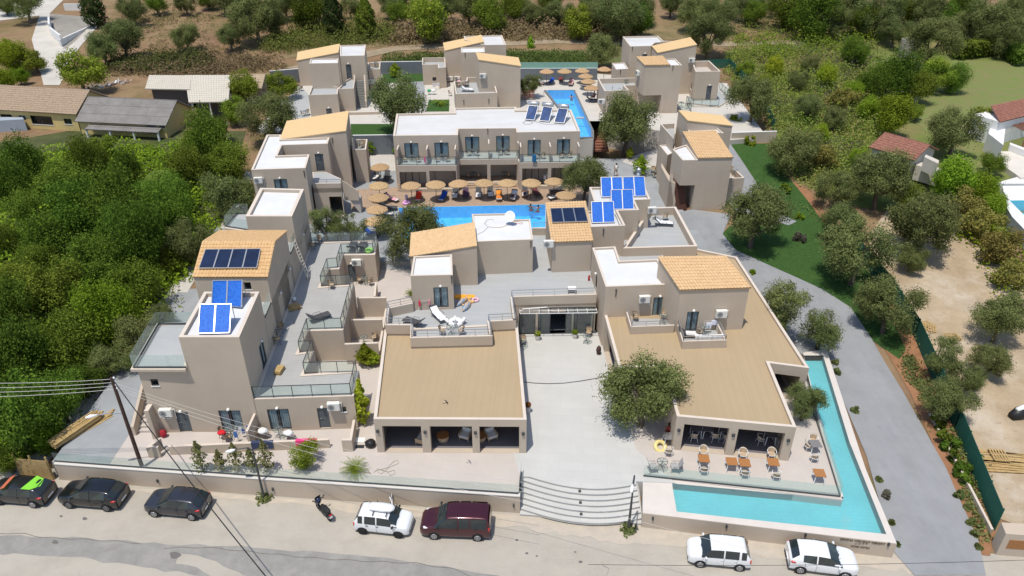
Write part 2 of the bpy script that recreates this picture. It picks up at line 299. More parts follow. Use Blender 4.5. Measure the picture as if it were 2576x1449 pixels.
# ------------------------------------------------------------------ building kit
def offset_line(pts, d):
    out = []
    for i in range(len(pts)):
        b = Vector(pts[i][:2]); dirs = []
        if i > 0: dirs.append((b - Vector(pts[i - 1][:2])).normalized())
        if i < len(pts) - 1: dirs.append((Vector(pts[i + 1][:2]) - b).normalized())
        ns = [Vector((-e.y, e.x)) for e in dirs]
        if len(ns) == 1: out.append(b + ns[0] * d)
        else: k = max(1 + ns[0].dot(ns[1]), .3); out.append(b + (ns[0] + ns[1]) * (d / k))
    return out
class Bld:
    def sconces(s, pts, w_, h_):
        for p in pts:
            r = s.find(p)
            if r: _, e, u, z, d, n = r; a = e['a'] + d * u; s.part('wall_lamp', MB().box(a.x - w_, a.y - .115, z - h_, a.x + w_, a.y - .004, z + h_), darkframe)
    def __init__(s, name, label, cat, at, group=None, wallm=None):
        s.root = thing(name, label, cat, at, 0, group, world=True); s.edges = []; s.walls = MB(); s.cap = MB(); s.wm = wallm or stucco; s.lamps = []
    def spouts(s, pts):
        for p in pts:
            r = s.find(p)
            if r: _, e, u, z, d, n = r; a = e['a'] + d * u; s.part('rain_spout', MB().box(a.x - .03, a.y - .07, z - .3, a.x + .03, a.y - .004, z + .3).box(a.x - .06, a.y - .09, z + .3, a.x + .06, a.y - .004, z + .4), darkframe)
    def part(s, name, mb, m, parent=None, smooth=False): return mb.build(name, m, parent or s.root, smooth)
    def block(s, poly, z0, z1, roof=None, rim=.2, pd=.15, capm=True):
        n = len(poly); zz = list(z1) if isinstance(z1, (list, tuple)) else [z1] * n
        if area2(poly) < 0: poly = list(reversed(poly)); zz = list(reversed(zz))
        poly = [Vector(p[:2]) for p in poly]
        for i in range(n): s.edges.append(dict(a=poly[i], b=poly[(i + 1) % n], z0=z0, za=zz[i], zb=zz[(i + 1) % n], holes=[]))
        if roof is None:
            s.walls.add([(p.x, p.y, zz[i]) for i, p in enumerate(poly)], [tuple(range(n))])
        else:
            q = inset(poly, rim); cp = s.cap
            cp.add([(p.x, p.y, zz[i]) for i, p in enumerate(poly)] + [(p.x, p.y, zz[i]) for i, p in enumerate(q)], [(i, (i + 1) % n, n + (i + 1) % n, n + i) for i in range(n)])
            s.walls.add([(p.x, p.y, zz[i]) for i, p in enumerate(q)] + [(p.x, p.y, zz[i] - pd) for i, p in enumerate(q)], [(i, (i + 1) % n, n + (i + 1) % n, n + i) for i in range(n)])
            r = MB().add([(p.x, p.y, zz[i] - pd) for i, p in enumerate(q)], [tuple(range(n))])
            s.part('terrace_floor' if roof in (greyterr, bluish) else 'roof', r, roof)
        return poly
    def find(s, p, q=None, slack=.25):
        best = None
        for e in s.edges:
            a = e['a']; b = e['b']; d = (b - a); ln = d.length
            if ln < .3: continue
            d /= ln; n = Vector((d.y, -d.x))
            if n.dot(CAMP.xy - a) <= 0: continue
            h = onp(p, Vector((a.x, a.y, 0)), Vector((d.x, d.y, 0))); u = (h.xy - a).dot(d)
            if u < -slack or u > ln + slack: continue
            zt = e['za'] + (e['zb'] - e['za']) * u / ln
            if h.z < e['z0'] - slack or h.z > zt + slack: continue
            dist = (h - CAMP).length
            if best is None or dist < best[0]: best = (dist, e, u, h.z, d, n)
        return best
    def opening(s, kind, bl, tr, lamp=True, base=None, edge=None, **kw):
        r = s.find(((bl[0] + tr[0]) / 2, (bl[1] + tr[1]) / 2))
        if r is None: print('NO WALL for', kind, bl, tr, s.root.name); return
        _, e, _, _, d, n = r; a = e['a']; dv = Vector((d.x, d.y, 0)); aa = Vector((a.x, a.y, 0)); ln = (e['b'] - a).length
        h0 = onp(bl, aa, dv); h1 = onp(tr, aa, dv); u0 = (h0.xy - a).dot(d); u1 = (h1.xy - a).dot(d); z0 = h0.z; z1 = h1.z
        if kind == 'open': z0 = base if base is not None else e['z0'] + .01; z1 = (h0.z + h1.z) / 2
        u0, u1 = sorted((u0, u1)); z0, z1 = sorted((z0, z1)); u0 = max(u0, .06); u1 = min(u1, ln - .06); zt = min(e['za'], e['zb'])
        z0 = max(z0, e['z0'] + .005); z1 = min(z1, max(e['za'], e['zb']) - .12)
        if u1 - u0 < .2 or z1 - z0 < .2: print('BAD hole', kind, s.root.name, round(u0, 2), round(u1, 2), round(z0, 2), round(z1, 2)); return
        e['holes'].append((u0, u1, z0, z1, kind)); inn = Vector((-n.x, -n.y, 0)); up = Vector((0, 0, 1)); O = aa + dv * u0; O.z = z0; wd = u1 - u0; ht = z1 - z0
        fb = lambda mb, u, dep, z, su, sdp, sz: mb.frame_box(O + dv * u + inn * dep + up * z, dv, inn, up, su, sdp, sz)
        if kind == 'door':
            m = MB(); fb(m, 0, .06, 0, .07, .08, ht); fb(m, wd - .07, .06, 0, .07, .08, ht); fb(m, .07, .06, ht - .07, wd - .14, .08, .07); fb(m, .07, .09, 0, wd - .14, .05, ht - .07)
            for k in range(3): fb(m, .2, .075, .2 + k * (ht - .4) / 3, wd - .4, .016, (ht - .6) / 3)
            p = s.part('door', m, doorgrey); hnd = MB(); fb(hnd, .12, .02, ht * .47, .14, .05, .03); s.part('handle', hnd, steel, p)
        elif kind in ('french', 'window'):
            m = MB(); t = .07 if kind == 'french' else .05
            fb(m, 0, .05, 0, t, .07, ht); fb(m, wd - t, .05, 0, t, .07, ht); fb(m, t, .05, ht - t, wd - 2 * t, .07, t); fb(m, t, .05, 0, wd - 2 * t, .07, t)
            if wd > .9: fb(m, wd / 2 - .045, .045, t, .09, .06, ht - 2 * t)
            p = s.part('glazed_door' if kind == 'french' else 'window', m, darkframe)
            g = MB(); fb(g, t, .085, t, wd - 2 * t, .008, ht - 2 * t); s.part('pane', g, winglass, p)
            if kind == 'french':
                c = MB(); 
                for x0, x1 in ((.05, .40), (.56, .95)):
                    N_ = 14; vs = []
                    for i in range(N_ + 1):
                        q = O + dv * (wd * (x0 + (x1 - x0) * i / N_)) + inn * (.125 + .025 * (i % 2)); vs += [(q.x, q.y, z0 + .06), (q.x, q.y, z1 - .03)]
                    c.add(vs, [(2 * i, 2 * i + 2, 2 * i + 3, 2 * i + 1) for i in range(N_)])
                s.part('curtain', c, curtain, p)
                bk = MB(); fb(bk, -.1, .9, -.1, wd + .2, .03, ht + .2); s.part('dark_backing', bk, darkin, p)  # dark panel behind the curtain; the room's shade is its colour
            else:
                sl = MB(); fb(sl, -.05, -.05, -.05, wd + .1, .15, .05); s.part('sill', sl, whitep, p)
                bk = MB(); fb(bk, -.05, .5, -.1, wd + .1, .03, ht + .2); s.part('dark_backing', bk, darkin, p)  # panel behind the pane, unlit depth put into its colour
        if kind in ('door', 'french') and lamp:
            q = O + dv * (wd / 2) + up * (ht + .14) - inn * .09; s.lamps.append(MB().lathe([(.05, -.06), (.11, -.03), (.11, .05), (.06, .1)], 10, q))
        if kind == 'open' and kw.get('deep'):
            pass
    def wedge(s, poly, z0, zs, tm=None, over=.15, eave=0, period=.24):
        """block with a sloping top and a tiled roof; eave = index of the low edge (i, i+1)"""
        s.block(poly, z0, [z - .06 for z in zs]); n = 4; p = [Vector((poly[i][0], poly[i][1], zs[i])) for i in range(4)]
        i0 = eave; a, b, c, d = p[i0], p[(i0 + 1) % 4], p[(i0 + 2) % 4], p[(i0 + 3) % 4]
        s.tiles(a, b, c, d, tm or tile, over, period)
    def tiles(s, a, b, c, d, m, over=.15, period=.24, thick=.05, rowl=.36):
        a, b, c, d = map(Vector, (a, b, c, d)); eu = (b - a).normalized(); su = (d - a).normalized()
        a = a - eu * over - su * over; b = b + eu * over - su * over; c = c + eu * over + su * over * .3; d = d - eu * over + su * over * .3
        ln = (b - a).length; sl = (d - a).length; nw = max(4, int(ln / period)); nu = nw * 4; nr = max(3, int(sl / rowl)); nn = eu.cross(su).normalized()
        if nn.z < 0: nn = -nn
        vs = []; fs = []; prof = [.0, .7, 1.0, .7]
        for r in range(nr):
            for ee, lift in ((0.0, .045), (1.0, .012)):
                t = (r + ee) / nr
                for i in range(nu + 1):
                    f = i / nu; q = a.lerp(b, f).lerp(d.lerp(c, f), t); vs.append(q + nn * (.02 + lift + .055 * prof[i % 4]))
        W_ = nu + 1
        for r in range(2 * nr - 1):
            for i in range(nu): fs.append((r * W_ + i, r * W_ + i + 1, (r + 1) * W_ + i + 1, (r + 1) * W_ + i))
        mb = MB().add(vs, fs); k = len(vs)
        low = [a - nn * .04, b - nn * .04, c - nn * .04, d - nn * .04]; top = [x + nn * .03 for x in (a, b, c, d)]
        mb.add(low + top, [(0, 3, 2, 1), (0, 1, 5, 4), (1, 2, 6, 5), (2, 3, 7, 6), (3, 0, 4, 7)])
        return s.part('tiled_roof', mb, m)
    def parapet(s, pts, z0, z1, wd=.2, side=1, name='parapet'):
        """wall along a line of (x, y); side=+1 grows to the left of the line"""
        pts = [Vector(p[:2]) for p in pts]; o = offset_line(pts, wd * side); m = MB(); n = len(pts); zt = z1 - .03
        for i in range(n - 1):
            q = ccw([pts[i], pts[i + 1], o[i + 1], o[i]]); m.prism(q, z0, zt); 
            m2 = [x + (x - (q[0] + q[1] + q[2] + q[3]) / 4).normalized() * 0 for x in q]; s.cap.prism(m2, zt, z1)
        return s.part(name, m, s.wm)
    def railing(s, pts, h=1.0, style='glass', gap=1.3, sink=0):
        pts = [Vector(p) for p in pts]; m = MB(); g = MB(); up = Vector((0, 0, 1))
        for a, b in zip(pts, pts[1:]):
            ln = (b - a).length; d = (b - a) / ln; k = max(1, round(ln / gap))
            if style == 'frameless':
                m.beam(a + up * .05, b + up * .05, .06, .1); g.beam(a + up * (h / 2 + .05), b + up * (h / 2 + .05), .014, h); continue
            m.beam(a + up * h, b + up * h, .05, .04)
            for i in range(k + 1): q = a.lerp(b, i / k); m.beam(q, q + up * h, .04, .04)
            if style == 'glass':
                m.beam(a + up * .1, b + up * .1, .03, .03); g.beam(a + up * (h / 2 + .02), b + up * (h / 2 + .02), .012, h - .14)
            else:
                for f in ((.5,) if style == 'bar' else (.25, .5, .75)): m.beam(a + up * h * f, b + up * h * f, .025, .025)
        r = s.part('railing', m, steel if style in ('bar', 'bars') else darkframe)
        if style in ('glass', 'frameless'): s.part('glass_panel', g, railglass, r)
        return r
    def finish(s):
        D_ = .14
        for e in s.edges:
            a, b = e['a'], e['b']; ln = (b - a).length
            if ln < 1e-4: continue
            d = (b - a) / ln; n = Vector((d.y, -d.x)); P3 = lambda u, z, dep=0: (a.x + d.x * u - n.x * dep, a.y + d.y * u - n.y * dep, z)
            top = lambda u: e['za'] + (e['zb'] - e['za']) * u / ln
            us = sorted({0.0, ln, *[x for h in e['holes'] for x in h[:2]]}); zc = min(e['za'], e['zb']); zs = sorted({e['z0'], *[x for h in e['holes'] for x in h[2:4]]})
            for u0, u1 in zip(us, us[1:]):
                if u1 - u0 < 1e-5: continue
                um = (u0 + u1) / 2; lv = [z for z in zs]
                for k, z0 in enumerate(lv):
                    zz = lv[k + 1] if k + 1 < len(lv) else None; zm = (z0 + (zz if zz is not None else top(um))) / 2
                    if any(h[0] - 1e-6 < um < h[1] + 1e-6 and h[2] < zm < h[3] for h in e['holes']): continue
                    if zz is None: s.walls.add([P3(u0, z0), P3(u1, z0), P3(u1, top(u1)), P3(u0, top(u0))], [(0, 1, 2, 3)])
                    else: s.walls.add([P3(u0, z0), P3(u1, z0), P3(u1, zz), P3(u0, zz)], [(0, 1, 2, 3)])
            for u0, u1, z0, z1, kind in e['holes']:
                dd = .45 if kind == 'open' else D_
                s.walls.add([P3(u0, z0), P3(u1, z0), P3(u1, z1), P3(u0, z1), P3(u0, z0, dd), P3(u1, z0, dd), P3(u1, z1, dd), P3(u0, z1, dd)],
                            [(0, 4, 5, 1), (1, 5, 6, 2), (2, 6, 7, 3), (3, 7, 4, 0)])
                if kind == 'open':   # thickness of the piers: a second skin behind them
                    pass
        s.part('wall', s.walls, s.wm)
        if s.cap.f and len(s.cap.f) > 0: s.part('coping', s.cap, wallcap)
        for l_ in s.lamps: s.part('wall_lamp', l_, whitepl)
ACN = []
def ac_unit(bld, p, label, wd=.85):
    """outdoor unit hung on a wall of the building at photo pixel p"""
    r = bld.find(p, slack=.5)
    if r is None: print('NO WALL for AC', p, bld.root.name); return
    _, e, u, z, d, n = r; a = e['a'] + d * u; loc = Vector((a.x + n.x * .0, a.y + n.y * .0, z - .3)); rot = math.atan2(d.y, d.x)
    t = thing('air_conditioner', label, 'air conditioner', loc, rot, 'outdoor air conditioning units')
    h = wd / 2; MB().box(-h, -.40, 0, h, -.08, .6).build('casing', cream, t)
    f = MB().ring((-h * .35, -.41, .3), .22, .012, 20, 5, Vector((1, 0, 0)), Vector((0, 0, 1)))
    f.ring((-h * .35, -.41, .3), .12, .01, 16, 5, Vector((1, 0, 0)), Vector((0, 0, 1)))
    for k in range(4): an = k * math.pi / 4; f.beam((-h * .35 - .22 * math.cos(an), -.412, .3 - .22 * math.sin(an)), (-h * .35 + .22 * math.cos(an), -.412, .3 + .22 * math.sin(an)), .012, .012)
    f.build('fan_grille', darkframe, t); b = MB()
    for x in (-h * .7, h * .7): b.box(x - .02, -.38, -.05, x + .02, -.003, -.004); b.box(x - .02, -.04, -.3, x + .02, -.003, -.05)
    b.build('bracket', whitepl, t)
    pp = MB().tube([(h, -.2, .45), (h + .12, -.18, .55), (h + .12, -.06, .5), (h + .08, -.03, .1), (h + .08, -.03, -.4)], .03, 6); pp.build('pipe', whitepl, t); return t
def pxz(*a): return [P(p, z).xy for p, z in a]
# ------------------------------------------------------------------ ground and paved levels
BR = sorted({-30, 0, 10, 20, 29, 36, 40, 45, 50, 56, 62, 68, 75, 80, 86, 92, 98, 104, 112, 120, 128, 136, 143, 150, 160, 170, 180, 195, 210, 230, 260, 300, 380, 600})
xs = [-450, -300, -200, -140, -100] + list(range(-80, 82, 4)) + [100, 140, 200, 300, 450]
hole = [(-27, 40), (-27, 113), (24, 113), (24, 96), (17.5, 88), (17.5, 66), (20, 50), (20, 37.5), (-27, 38.5)]
def inside(x, y, poly):
    c = False; n = len(poly)
    for i in range(n):
        a = poly[i]; b = poly[(i + 1) % n]
        if (a[1] > y) != (b[1] > y) and x < (b[0] - a[0]) * (y - a[1]) / (b[1] - a[1]) + a[0]: c = not c
    return c
g = MB(); vs = []
for y in BR:
    for x in xs: vs.append((x, y, T(y) - (3.2 if inside(x, y, hole) else 0)))
nx = len(xs); g.add(vs, [(j * nx + i, j * nx + i + 1, (j + 1) * nx + i + 1, (j + 1) * nx + i) for j in range(len(BR) - 1) for i in range(nx - 1)])
struct('ground', g, soil)
def sheet(name, poly, m, off=.02, zfun=None):
    bm = bmesh.new(); bm.faces.new([bm.verts.new((p[0], p[1], 0)) for p in ccw(poly)]); bmesh.ops.triangulate(bm, faces=bm.faces[:])
    y0 = min(p[1] for p in poly); y1 = max(p[1] for p in poly)
    for y in BR:
        if y0 < y < y1: bmesh.ops.bisect_plane(bm, geom=bm.verts[:] + bm.edges[:] + bm.faces[:], plane_co=(0, y, 0), plane_no=(0, 1, 0))
    for v in bm.verts: v.co.z = (zfun or (lambda x, y: T(y)))(v.co.x, v.co.y) + off
    bmesh.ops.recalc_face_normals(bm, faces=bm.faces[:])
    for f in bm.faces:
        if f.normal.z < 0: f.normal_flip()
    me = bpy.data.meshes.new(name); bm.to_mesh(me); bm.free(); me.materials.append(m)
    o = bpy.data.objects.new(name, me); COL.objects.link(o); o['kind'] = 'structure'; return o
def psheet(name, pts, m, off=.02): return sheet(name, [PT(p).xy for p in pts], m, off)
def wob(pts, amp=.5, step=2.5, seed=1):
    r = random.Random(seed); out = []
    for i in range(len(pts)):
        a = Vector(pts[i][:2]); b = Vector(pts[(i + 1) % len(pts)][:2]); k = max(1, int((b - a).length / step))
        for j in range(k): q = a.lerp(b, j / k); out.append((q.x + r.uniform(-amp, amp), q.y + r.uniform(-amp, amp)))
    return out
# street
sheet('road', [(-450, -30), (450, -30), (450, 24), (36, 30.2), (8.3, 33.3), (-31, 38), (-60, 41.5), (-450, 90)], asphalt, .02)
darkasph = mat('old_asphalt', (.265, .255, .235), .95, var=.12, scale=1.2, bump=.3, bscale=40)
add_layer(darkasph, 'noise', (.33, .315, .285), .6, scale=.5, p0=.5, p1=.65, detail=8)
sheet('road_patch', wob(xy([(-60, 1345), (150, 1352), (420, 1368), (640, 1378), (900, 1395), (1150, 1430), (1350, 1475), (1100, 1475), (640, 1465), (450, 1440), (200, 1405), (-60, 1390)], 0), .12, .8, 4), darkasph, .026)
lightdust = mat('road_pale_dust', (.50, .435, .35), .97, col2=(.42, .375, .315), scale=1.2, bump=.3, bscale=15)
rw = random.Random(5); tops = [(135, 1206), (640, 1250), (1305, 1298), (1620, 1323), (2252, 1397), (2500, 1432)]; lows = [(135, 1226), (640, 1262), (1305, 1328), (1620, 1372), (2252, 1436), (2500, 1462)]; st_ = MB(); tp_, lw_ = [], []
for a, b, c, d in zip(tops, tops[1:], lows, lows[1:]):
    for k in range(14): f = k / 14; tp_.append(P((a[0] + (b[0] - a[0]) * f, a[1] + (b[1] - a[1]) * f), 0).xy); lw_.append(P((c[0] + (d[0] - c[0]) * f, c[1] + (d[1] - c[1]) * f + rw.uniform(-7, 7)), 0).xy)
n_ = len(tp_); st_.add([(p.x, p.y, .03) for p in lw_] + [(p.x, p.y + .02, .03) for p in tp_], [(i, i + 1, n_ + i + 1, n_ + i) for i in range(n_ - 1)]); struct('road_shoulder', st_, lightdust)
sheet('road_patch', wob(xy([(450, 1395), (520, 1405), (600, 1440), (690, 1475), (560, 1475), (500, 1425), (445, 1420)], 0), .1, .5, 5), asphalt, .03)
stain = mat('road_stain', (.15, .14, .13), .9)
for k, (p, r_) in enumerate(((G(418, 1195), 8), (G(640, 1018), 6), (G(1320, 1295), 14), (H(1805, 1345), 5), (H(1400, 1280), 4), (H(1325, 1180), 4), (H(1475, 1300), 3), (G(462, 1000), 4), (H(1765, 1270), 3))):
    sheet('road_stain', [(P((p[0] + r_ * (1 + .25 * math.sin(3 * a + k)) * math.cos(a), p[1] + r_ * .65 * math.sin(a)), 0).xy) for a in [i * math.pi / 6 for i in range(12)]], stain, .034)
cr_ = MB()
for pts in ((G(0, 1128), G(200, 1135), G(330, 1160), G(620, 1175), G(880, 1190), G(1060, 1205)), (G(1240, 1240), G(1560, 1235), G(1900, 1270), G(2300, 1310), G(2576, 1330)), (H(0, 1330), H(300, 1345), H(560, 1355), H(850, 1400), H(980, 1449)), (G(590, 1449), G(610, 1400), G(640, 1350)), (H(1960, 1340), H(1975, 1370), H(2020, 1390), H(2000, 1449))):
    q_ = [P(p, 0).xy for p in pts]; 
    for a, b in zip(q_, q_[1:]):
        for j in range(6): c, d = a.lerp(b, j / 6), a.lerp(b, (j + 1) / 6); c = c + Vector((0, .05 * math.sin(c.x * 3))); d = d + Vector((0, .05 * math.sin(d.x * 3))); cr_.add([(c.x, c.y - .02, .038), (d.x, d.y - .02, .038), (d.x, d.y + .02, .038), (c.x, c.y + .02, .038)], [(0, 1, 2, 3)])
struct('road_cracks', cr_, stain)
# left woodland floor, meadow, dirt lot
greenfl = mat('woodland_floor', (.09, .10, .035), .97, col2=(.05, .06, .02), scale=.5, bump=.8, bscale=8)
psheet('woodland_floor', [(-200, 400), (170, 330), (440, 330), (620, 330), (560, 560), (440, 770), (330, 900), (150, 1120), (-20, 1190), (-700, 1170), (-700, 400)], greenfl, .03)
psheet('gravel_strip', [(620, 430), (640, 440), (545, 620), (470, 740), (380, 850), (330, 960), (215, 1060), (120, 1165), (60, 1170), (160, 1010), (290, 880), (420, 740), (560, 560)], gravel, .05)
psheet('meadow', [(1830, 175), (1820, 130), (2140, 75), (2700, 90), (3000, 100), (3000, 420), (2700, 560), (2576, 600), (2420, 560), (2150, 520), (2010, 460), (1960, 370), (1900, 230)], meadow, .03)
psheet('garden_lawn', [(2400, 150), (2800, 165), (3000, 400), (2560, 520), (2440, 430), (2330, 330), (2225, 250), (2290, 225), (2360, 215)], mat('dry_lawn', (.15, .20, .05), .95, col2=(.20, .185, .075), scale=.5, bump=.6, bscale=20), .05)
psheet('dirt_lot', [(2230, 690), (2180, 600), (2230, 530), (2350, 560), (2500, 640), (2700, 800), (2800, 1100), (2800, 1400), (2576, 1330), (2500, 1300), (2400, 1080), (2300, 820)], dirt, .045)
psheet('red_soil_strip', [(1990, 455), (2035, 480), (2160, 640), (2290, 820), (2330, 900), (2430, 1110), (2510, 1300), (2490, 1400), (2455, 1395), (2400, 1240), (2290, 990), (2215, 860), (2080, 640), (2000, 500)], redsoil, .05)
track = mat('track_dirt', (.34, .27, .185), .97, col2=(.24, .19, .12), scale=.8, bump=.6); psheet('dirt_path', [(560, 225), (700, 190), (880, 155), (1000, 128), (1400, 110), (1800, 118), (2200, 105), (2200, 98), (1800, 106), (1400, 98), (1000, 116), (860, 140), (700, 175), (560, 200), (440, 190), (440, 205)], track, .06)
psheet('dry_grass', wob([PT(p).xy for p in [(700, 150), (1000, 100), (1400, 85), (1850, 95), (1850, 70), (1400, 55), (1000, 70), (760, 110)]], 1.5, 4, 3) and [(700, 150), (1000, 112), (1400, 97), (1850, 102), (1850, 70), (1400, 55), (1000, 70), (760, 110)], mat('dry_grass', (.26, .19, .10), .97, col2=(.14, .12, .05), scale=.5, bump=1, bscale=8), .04)
psheet('lane', [(40, -30), (160, 0), (125, 35), (130, 90), (165, 125), (205, 90), (245, 45), (262, 50), (200, 120), (180, 150), (150, 215), (110, 215), (80, 100), (100, 40), (-60, 60), (-60, 35), (90, 25)], mat('lane_concrete', (.50, .47, .42), .92, var=.1, scale=.4), .06)
psheet('verge', [(1120, 135), (1350, 128), (1600, 125), (1600, 165), (1200, 165)], mat('verge_grass', (.08, .13, .03), .95, col2=(.16, .13, .06), scale=.4, bump=1, bscale=9), .05)
# driveway and lawns on the right
psheet('driveway', [(1690, 540), (1740, 528), (1838, 540), (1818, 590), (1850, 630), (1960, 680), (2070, 730), (2140, 775), (2190, 850), (2270, 985), (2380, 1180), (2460, 1360), (2480, 1449), (2300, 1449), (2250, 1392), (2180, 1150), (2100, 960), (2000, 880), (1850, 690), (1780, 640)], drive, .07)
psheet('driveway', [(1836, 362), (1866, 405), (1909, 470), (1965, 541), (2004, 558), (1985, 568), (1905, 548), (1846, 530), (1800, 440)], drive, .07)
psheet('lawn', [(1838, 362), (1960, 362), (1978, 440), (2035, 510), (2100, 595), (2190, 690), (2240, 790), (2278, 880), (2262, 905), (2186, 852), (2136, 777), (2068, 732), (1958, 682), (1848, 632), (1816, 590), (1835, 570), (1985, 563), (2004, 556), (1962, 540), (1905, 470), (1862, 405)], lawn, .062)
psheet('lawn', [(1905, 740), (2050, 800), (2090, 885), (2020, 886), (1985, 860), (1910, 760)], lawn, .06)
# ------------------------------------------------------------------ resort platforms
ZP, ZD, ZB = 1.35, 2.0, 4.6
def slab(name, poly, z0, z1, m): return struct(name, MB().prism(ccw(poly), z0, z1), m)
def holed(outer, inner, z0, z1):
    """prism with a hole (for a pool)"""
    bm = bmesh.new(); ov = [bm.verts.new((p[0], p[1], z1)) for p in outer]; iv = [bm.verts.new((p[0], p[1], z1)) for p in inner]
    e1 = [bm.edges.new((ov[i], ov[(i + 1) % len(ov)])) for i in range(len(ov))]; e2 = [bm.edges.new((iv[i], iv[(i + 1) % len(iv)])) for i in range(len(iv))]
    bmesh.ops.triangle_fill(bm, edges=e1 + e2, use_beauty=True)
    for f in bm.faces:
        f.normal_update()
        if f.normal.z < 0: f.normal_flip()
    bm.verts.index_update(); mb = MB().add([tuple(v.co) for v in bm.verts], [tuple(v.index for v in f.verts) for f in bm.faces]); bm.free()
    for q in (outer, inner):
        n = len(q); mb.add([(p[0], p[1], z0) for p in q] + [(p[0], p[1], z1) for p in q], [(i, (i + 1) % n, n + (i + 1) % n, n + i) for i in range(n)])
    return mb
fw = [P((135, 1168), 1.5).xy, P((640, 1205), 1.5).xy, P((1308, 1250), 1.5).xy]
fwi = [Vector((p.x, p.y + .2)) for p in fw]
slab('patio_terrace', [fwi[0], fwi[1], fwi[2], (.55, 36.2), (-3.5, 64), (-25, 64), (-31.2, 64), (-31.3, 50)], -1, ZP, patio)
slab('entrance_plaza', [(.56, 36.1), P((1700, 1215), ZP).xy, P((1600, 1130), ZP).xy, (7.4, 53), (-3, 53)], -1, ZP + .004, plaza)
slab('dining_terrace', [P((1600, 1130), ZP).xy + Vector((-1.5, 0)), P((1600, 1195), ZP).xy + Vector((-.1, 0)), P((2120, 1258), ZP).xy, P((2068, 1110), ZP).xy, P((2030, 960), ZP).xy, (20, 52), (6, 52)], -1, ZP, patio)
concs = slab('side_path', [(-31.2, 37.4), (-27.2, 37.2), (-27, 64), (-31.3, 64), (-31.3, 50)], -1, ZP + .012, concrete)
pool = ccw(xy([(1003, 522.5), (1372, 514.5), (1372, 575), (1010, 600)], ZD))
bp = ccw(xy([B(1548, 690), B(1750, 688), B(1885, 985), B(1885, 1038), B(1803, 1040), B(1785, 985)], ZB))
struct('pool_courtyard', holed([(-31.2, 66), (-3, 63.8), (20, 60), (19.8, 70), (17.6, 92), (-14, 92.5), (-25, 93), (-33, 93)], inset(pool, -.05), -1, ZD), concrete)
sheet('courtyard_ramp', [(-31.2, 63.9), (-3, 63.9), (-3, 66.2), (-31.2, 66.2)], concrete, 0.006, lambda x, y: ZP + (ZD - ZP) * max(0, min(1, (y - 63.9) / 2.2)))
# wood deck round the main pool
def zdk(off): return ZD + off
deckp = xy([(880, 478), (1000, 471), (1500, 452), (1530, 505), (1372, 513.5), (1003, 521.5), (885, 527)], ZD)
struct('pool_deck', MB().prism(ccw(deckp), ZD - .3, ZD + .02), wood)
p0 = P((880, 478), ZD + .02); 
for k in range(3):
    a = xy([(1000, 478 - k * 6), (1452, 462 - k * 6), (1452, 400), (1000, 410)], ZD + .02 + .14 * (k + 1)); struct('deck_step', MB().prism(ccw(a), ZD, ZD + .02 + .13 * (k + 1)), wood)
def poolbox(name, poly, zw, depth, tilem, rimm, rim=.35, label=''):
    """basin with rim; water is a glossy sheet over it"""
    q = ccw(poly); n = len(q); o = inset(q, -rim); m = MB()
    b = MB().add([(p[0], p[1], zw - depth) for p in q] + [(p[0], p[1], zw + .12) for p in q], [tuple(range(n))] + [(i, n + i, n + (i + 1) % n, (i + 1) % n) for i in range(n)])
    struct('pool_basin', b, tilem)
    m.add([(p[0], p[1], zw + .12) for p in q] + [(p[0], p[1], zw + .12) for p in o] + [(p[0], p[1], zw - depth - .3) for p in o],
          [(i, n + i, n + (i + 1) % n, (i + 1) % n) for i in range(n)] + [(n + i, 2 * n + i, 2 * n + (i + 1) % n, n + (i + 1) % n) for i in range(n)])
    struct('pool_rim', m, rimm)
    wtr = MB().add([(p[0], p[1], zw) for p in q], [tuple(range(n))]); return struct('pool_water', wtr, poolwater)
pooltile = mat('pool_tile', (.035, .52, .88), .5, var=.06, scale=.5)
add_layer(pooltile, 'voronoi', (.25, .66, .93), .55, scale=1.5, p0=.25, p1=.9)
pooltile2 = mat('infinity_pool_tile', (.18, .53, .56), .5, var=.09, scale=.35)
add_layer(pooltile2, 'brick', (.13, .45, .49), .4, scale=1, bw=.6, rh=.3, mortar=.02, rot=.065, tone=.3); add_layer(pooltile2, 'noise', (.35, .52, .48), .5, scale=.4, p0=.6, p1=.75)
# ------------------------------------------------------------------ street wall and infinity pool
wl = Bld('street_wall', 'long beige retaining wall with white coping beside the parked dark cars', 'wall', (-15, 36, 0))
th = .35
q = [fw[0], fw[1], fw[2]]; o = offset_line(q, th)
for i in range(2): wl.block([q[i], q[i + 1], o[i + 1], o[i]], -.2, 1.5)
cpm = MB()
for i in range(2):
    a = ccw([q[i] - Vector((0, .03)), q[i + 1] - Vector((0, .03)), o[i + 1], o[i]]); cpm.prism(a, 1.5, 1.56)
wl.part('coping', cpm, mat('pale_coping', (.60, .57, .53), .8))
wl.railing([(q[0].x, q[0].y + .2, 1.56), (q[1].x, q[1].y + .2, 1.56), (q[2].x - .1, q[2].y + .2, 1.56)], .75, 'frameless')
wl.railing([(.45, 34.4, 1.56), (.62, 36.4, 1.4)], .9, 'frameless')
wl.sconces((G(415, 670), G(1190, 728), G(2060, 790), H(385, 850), H(1300, 912)), .05, .12); wl.finish()
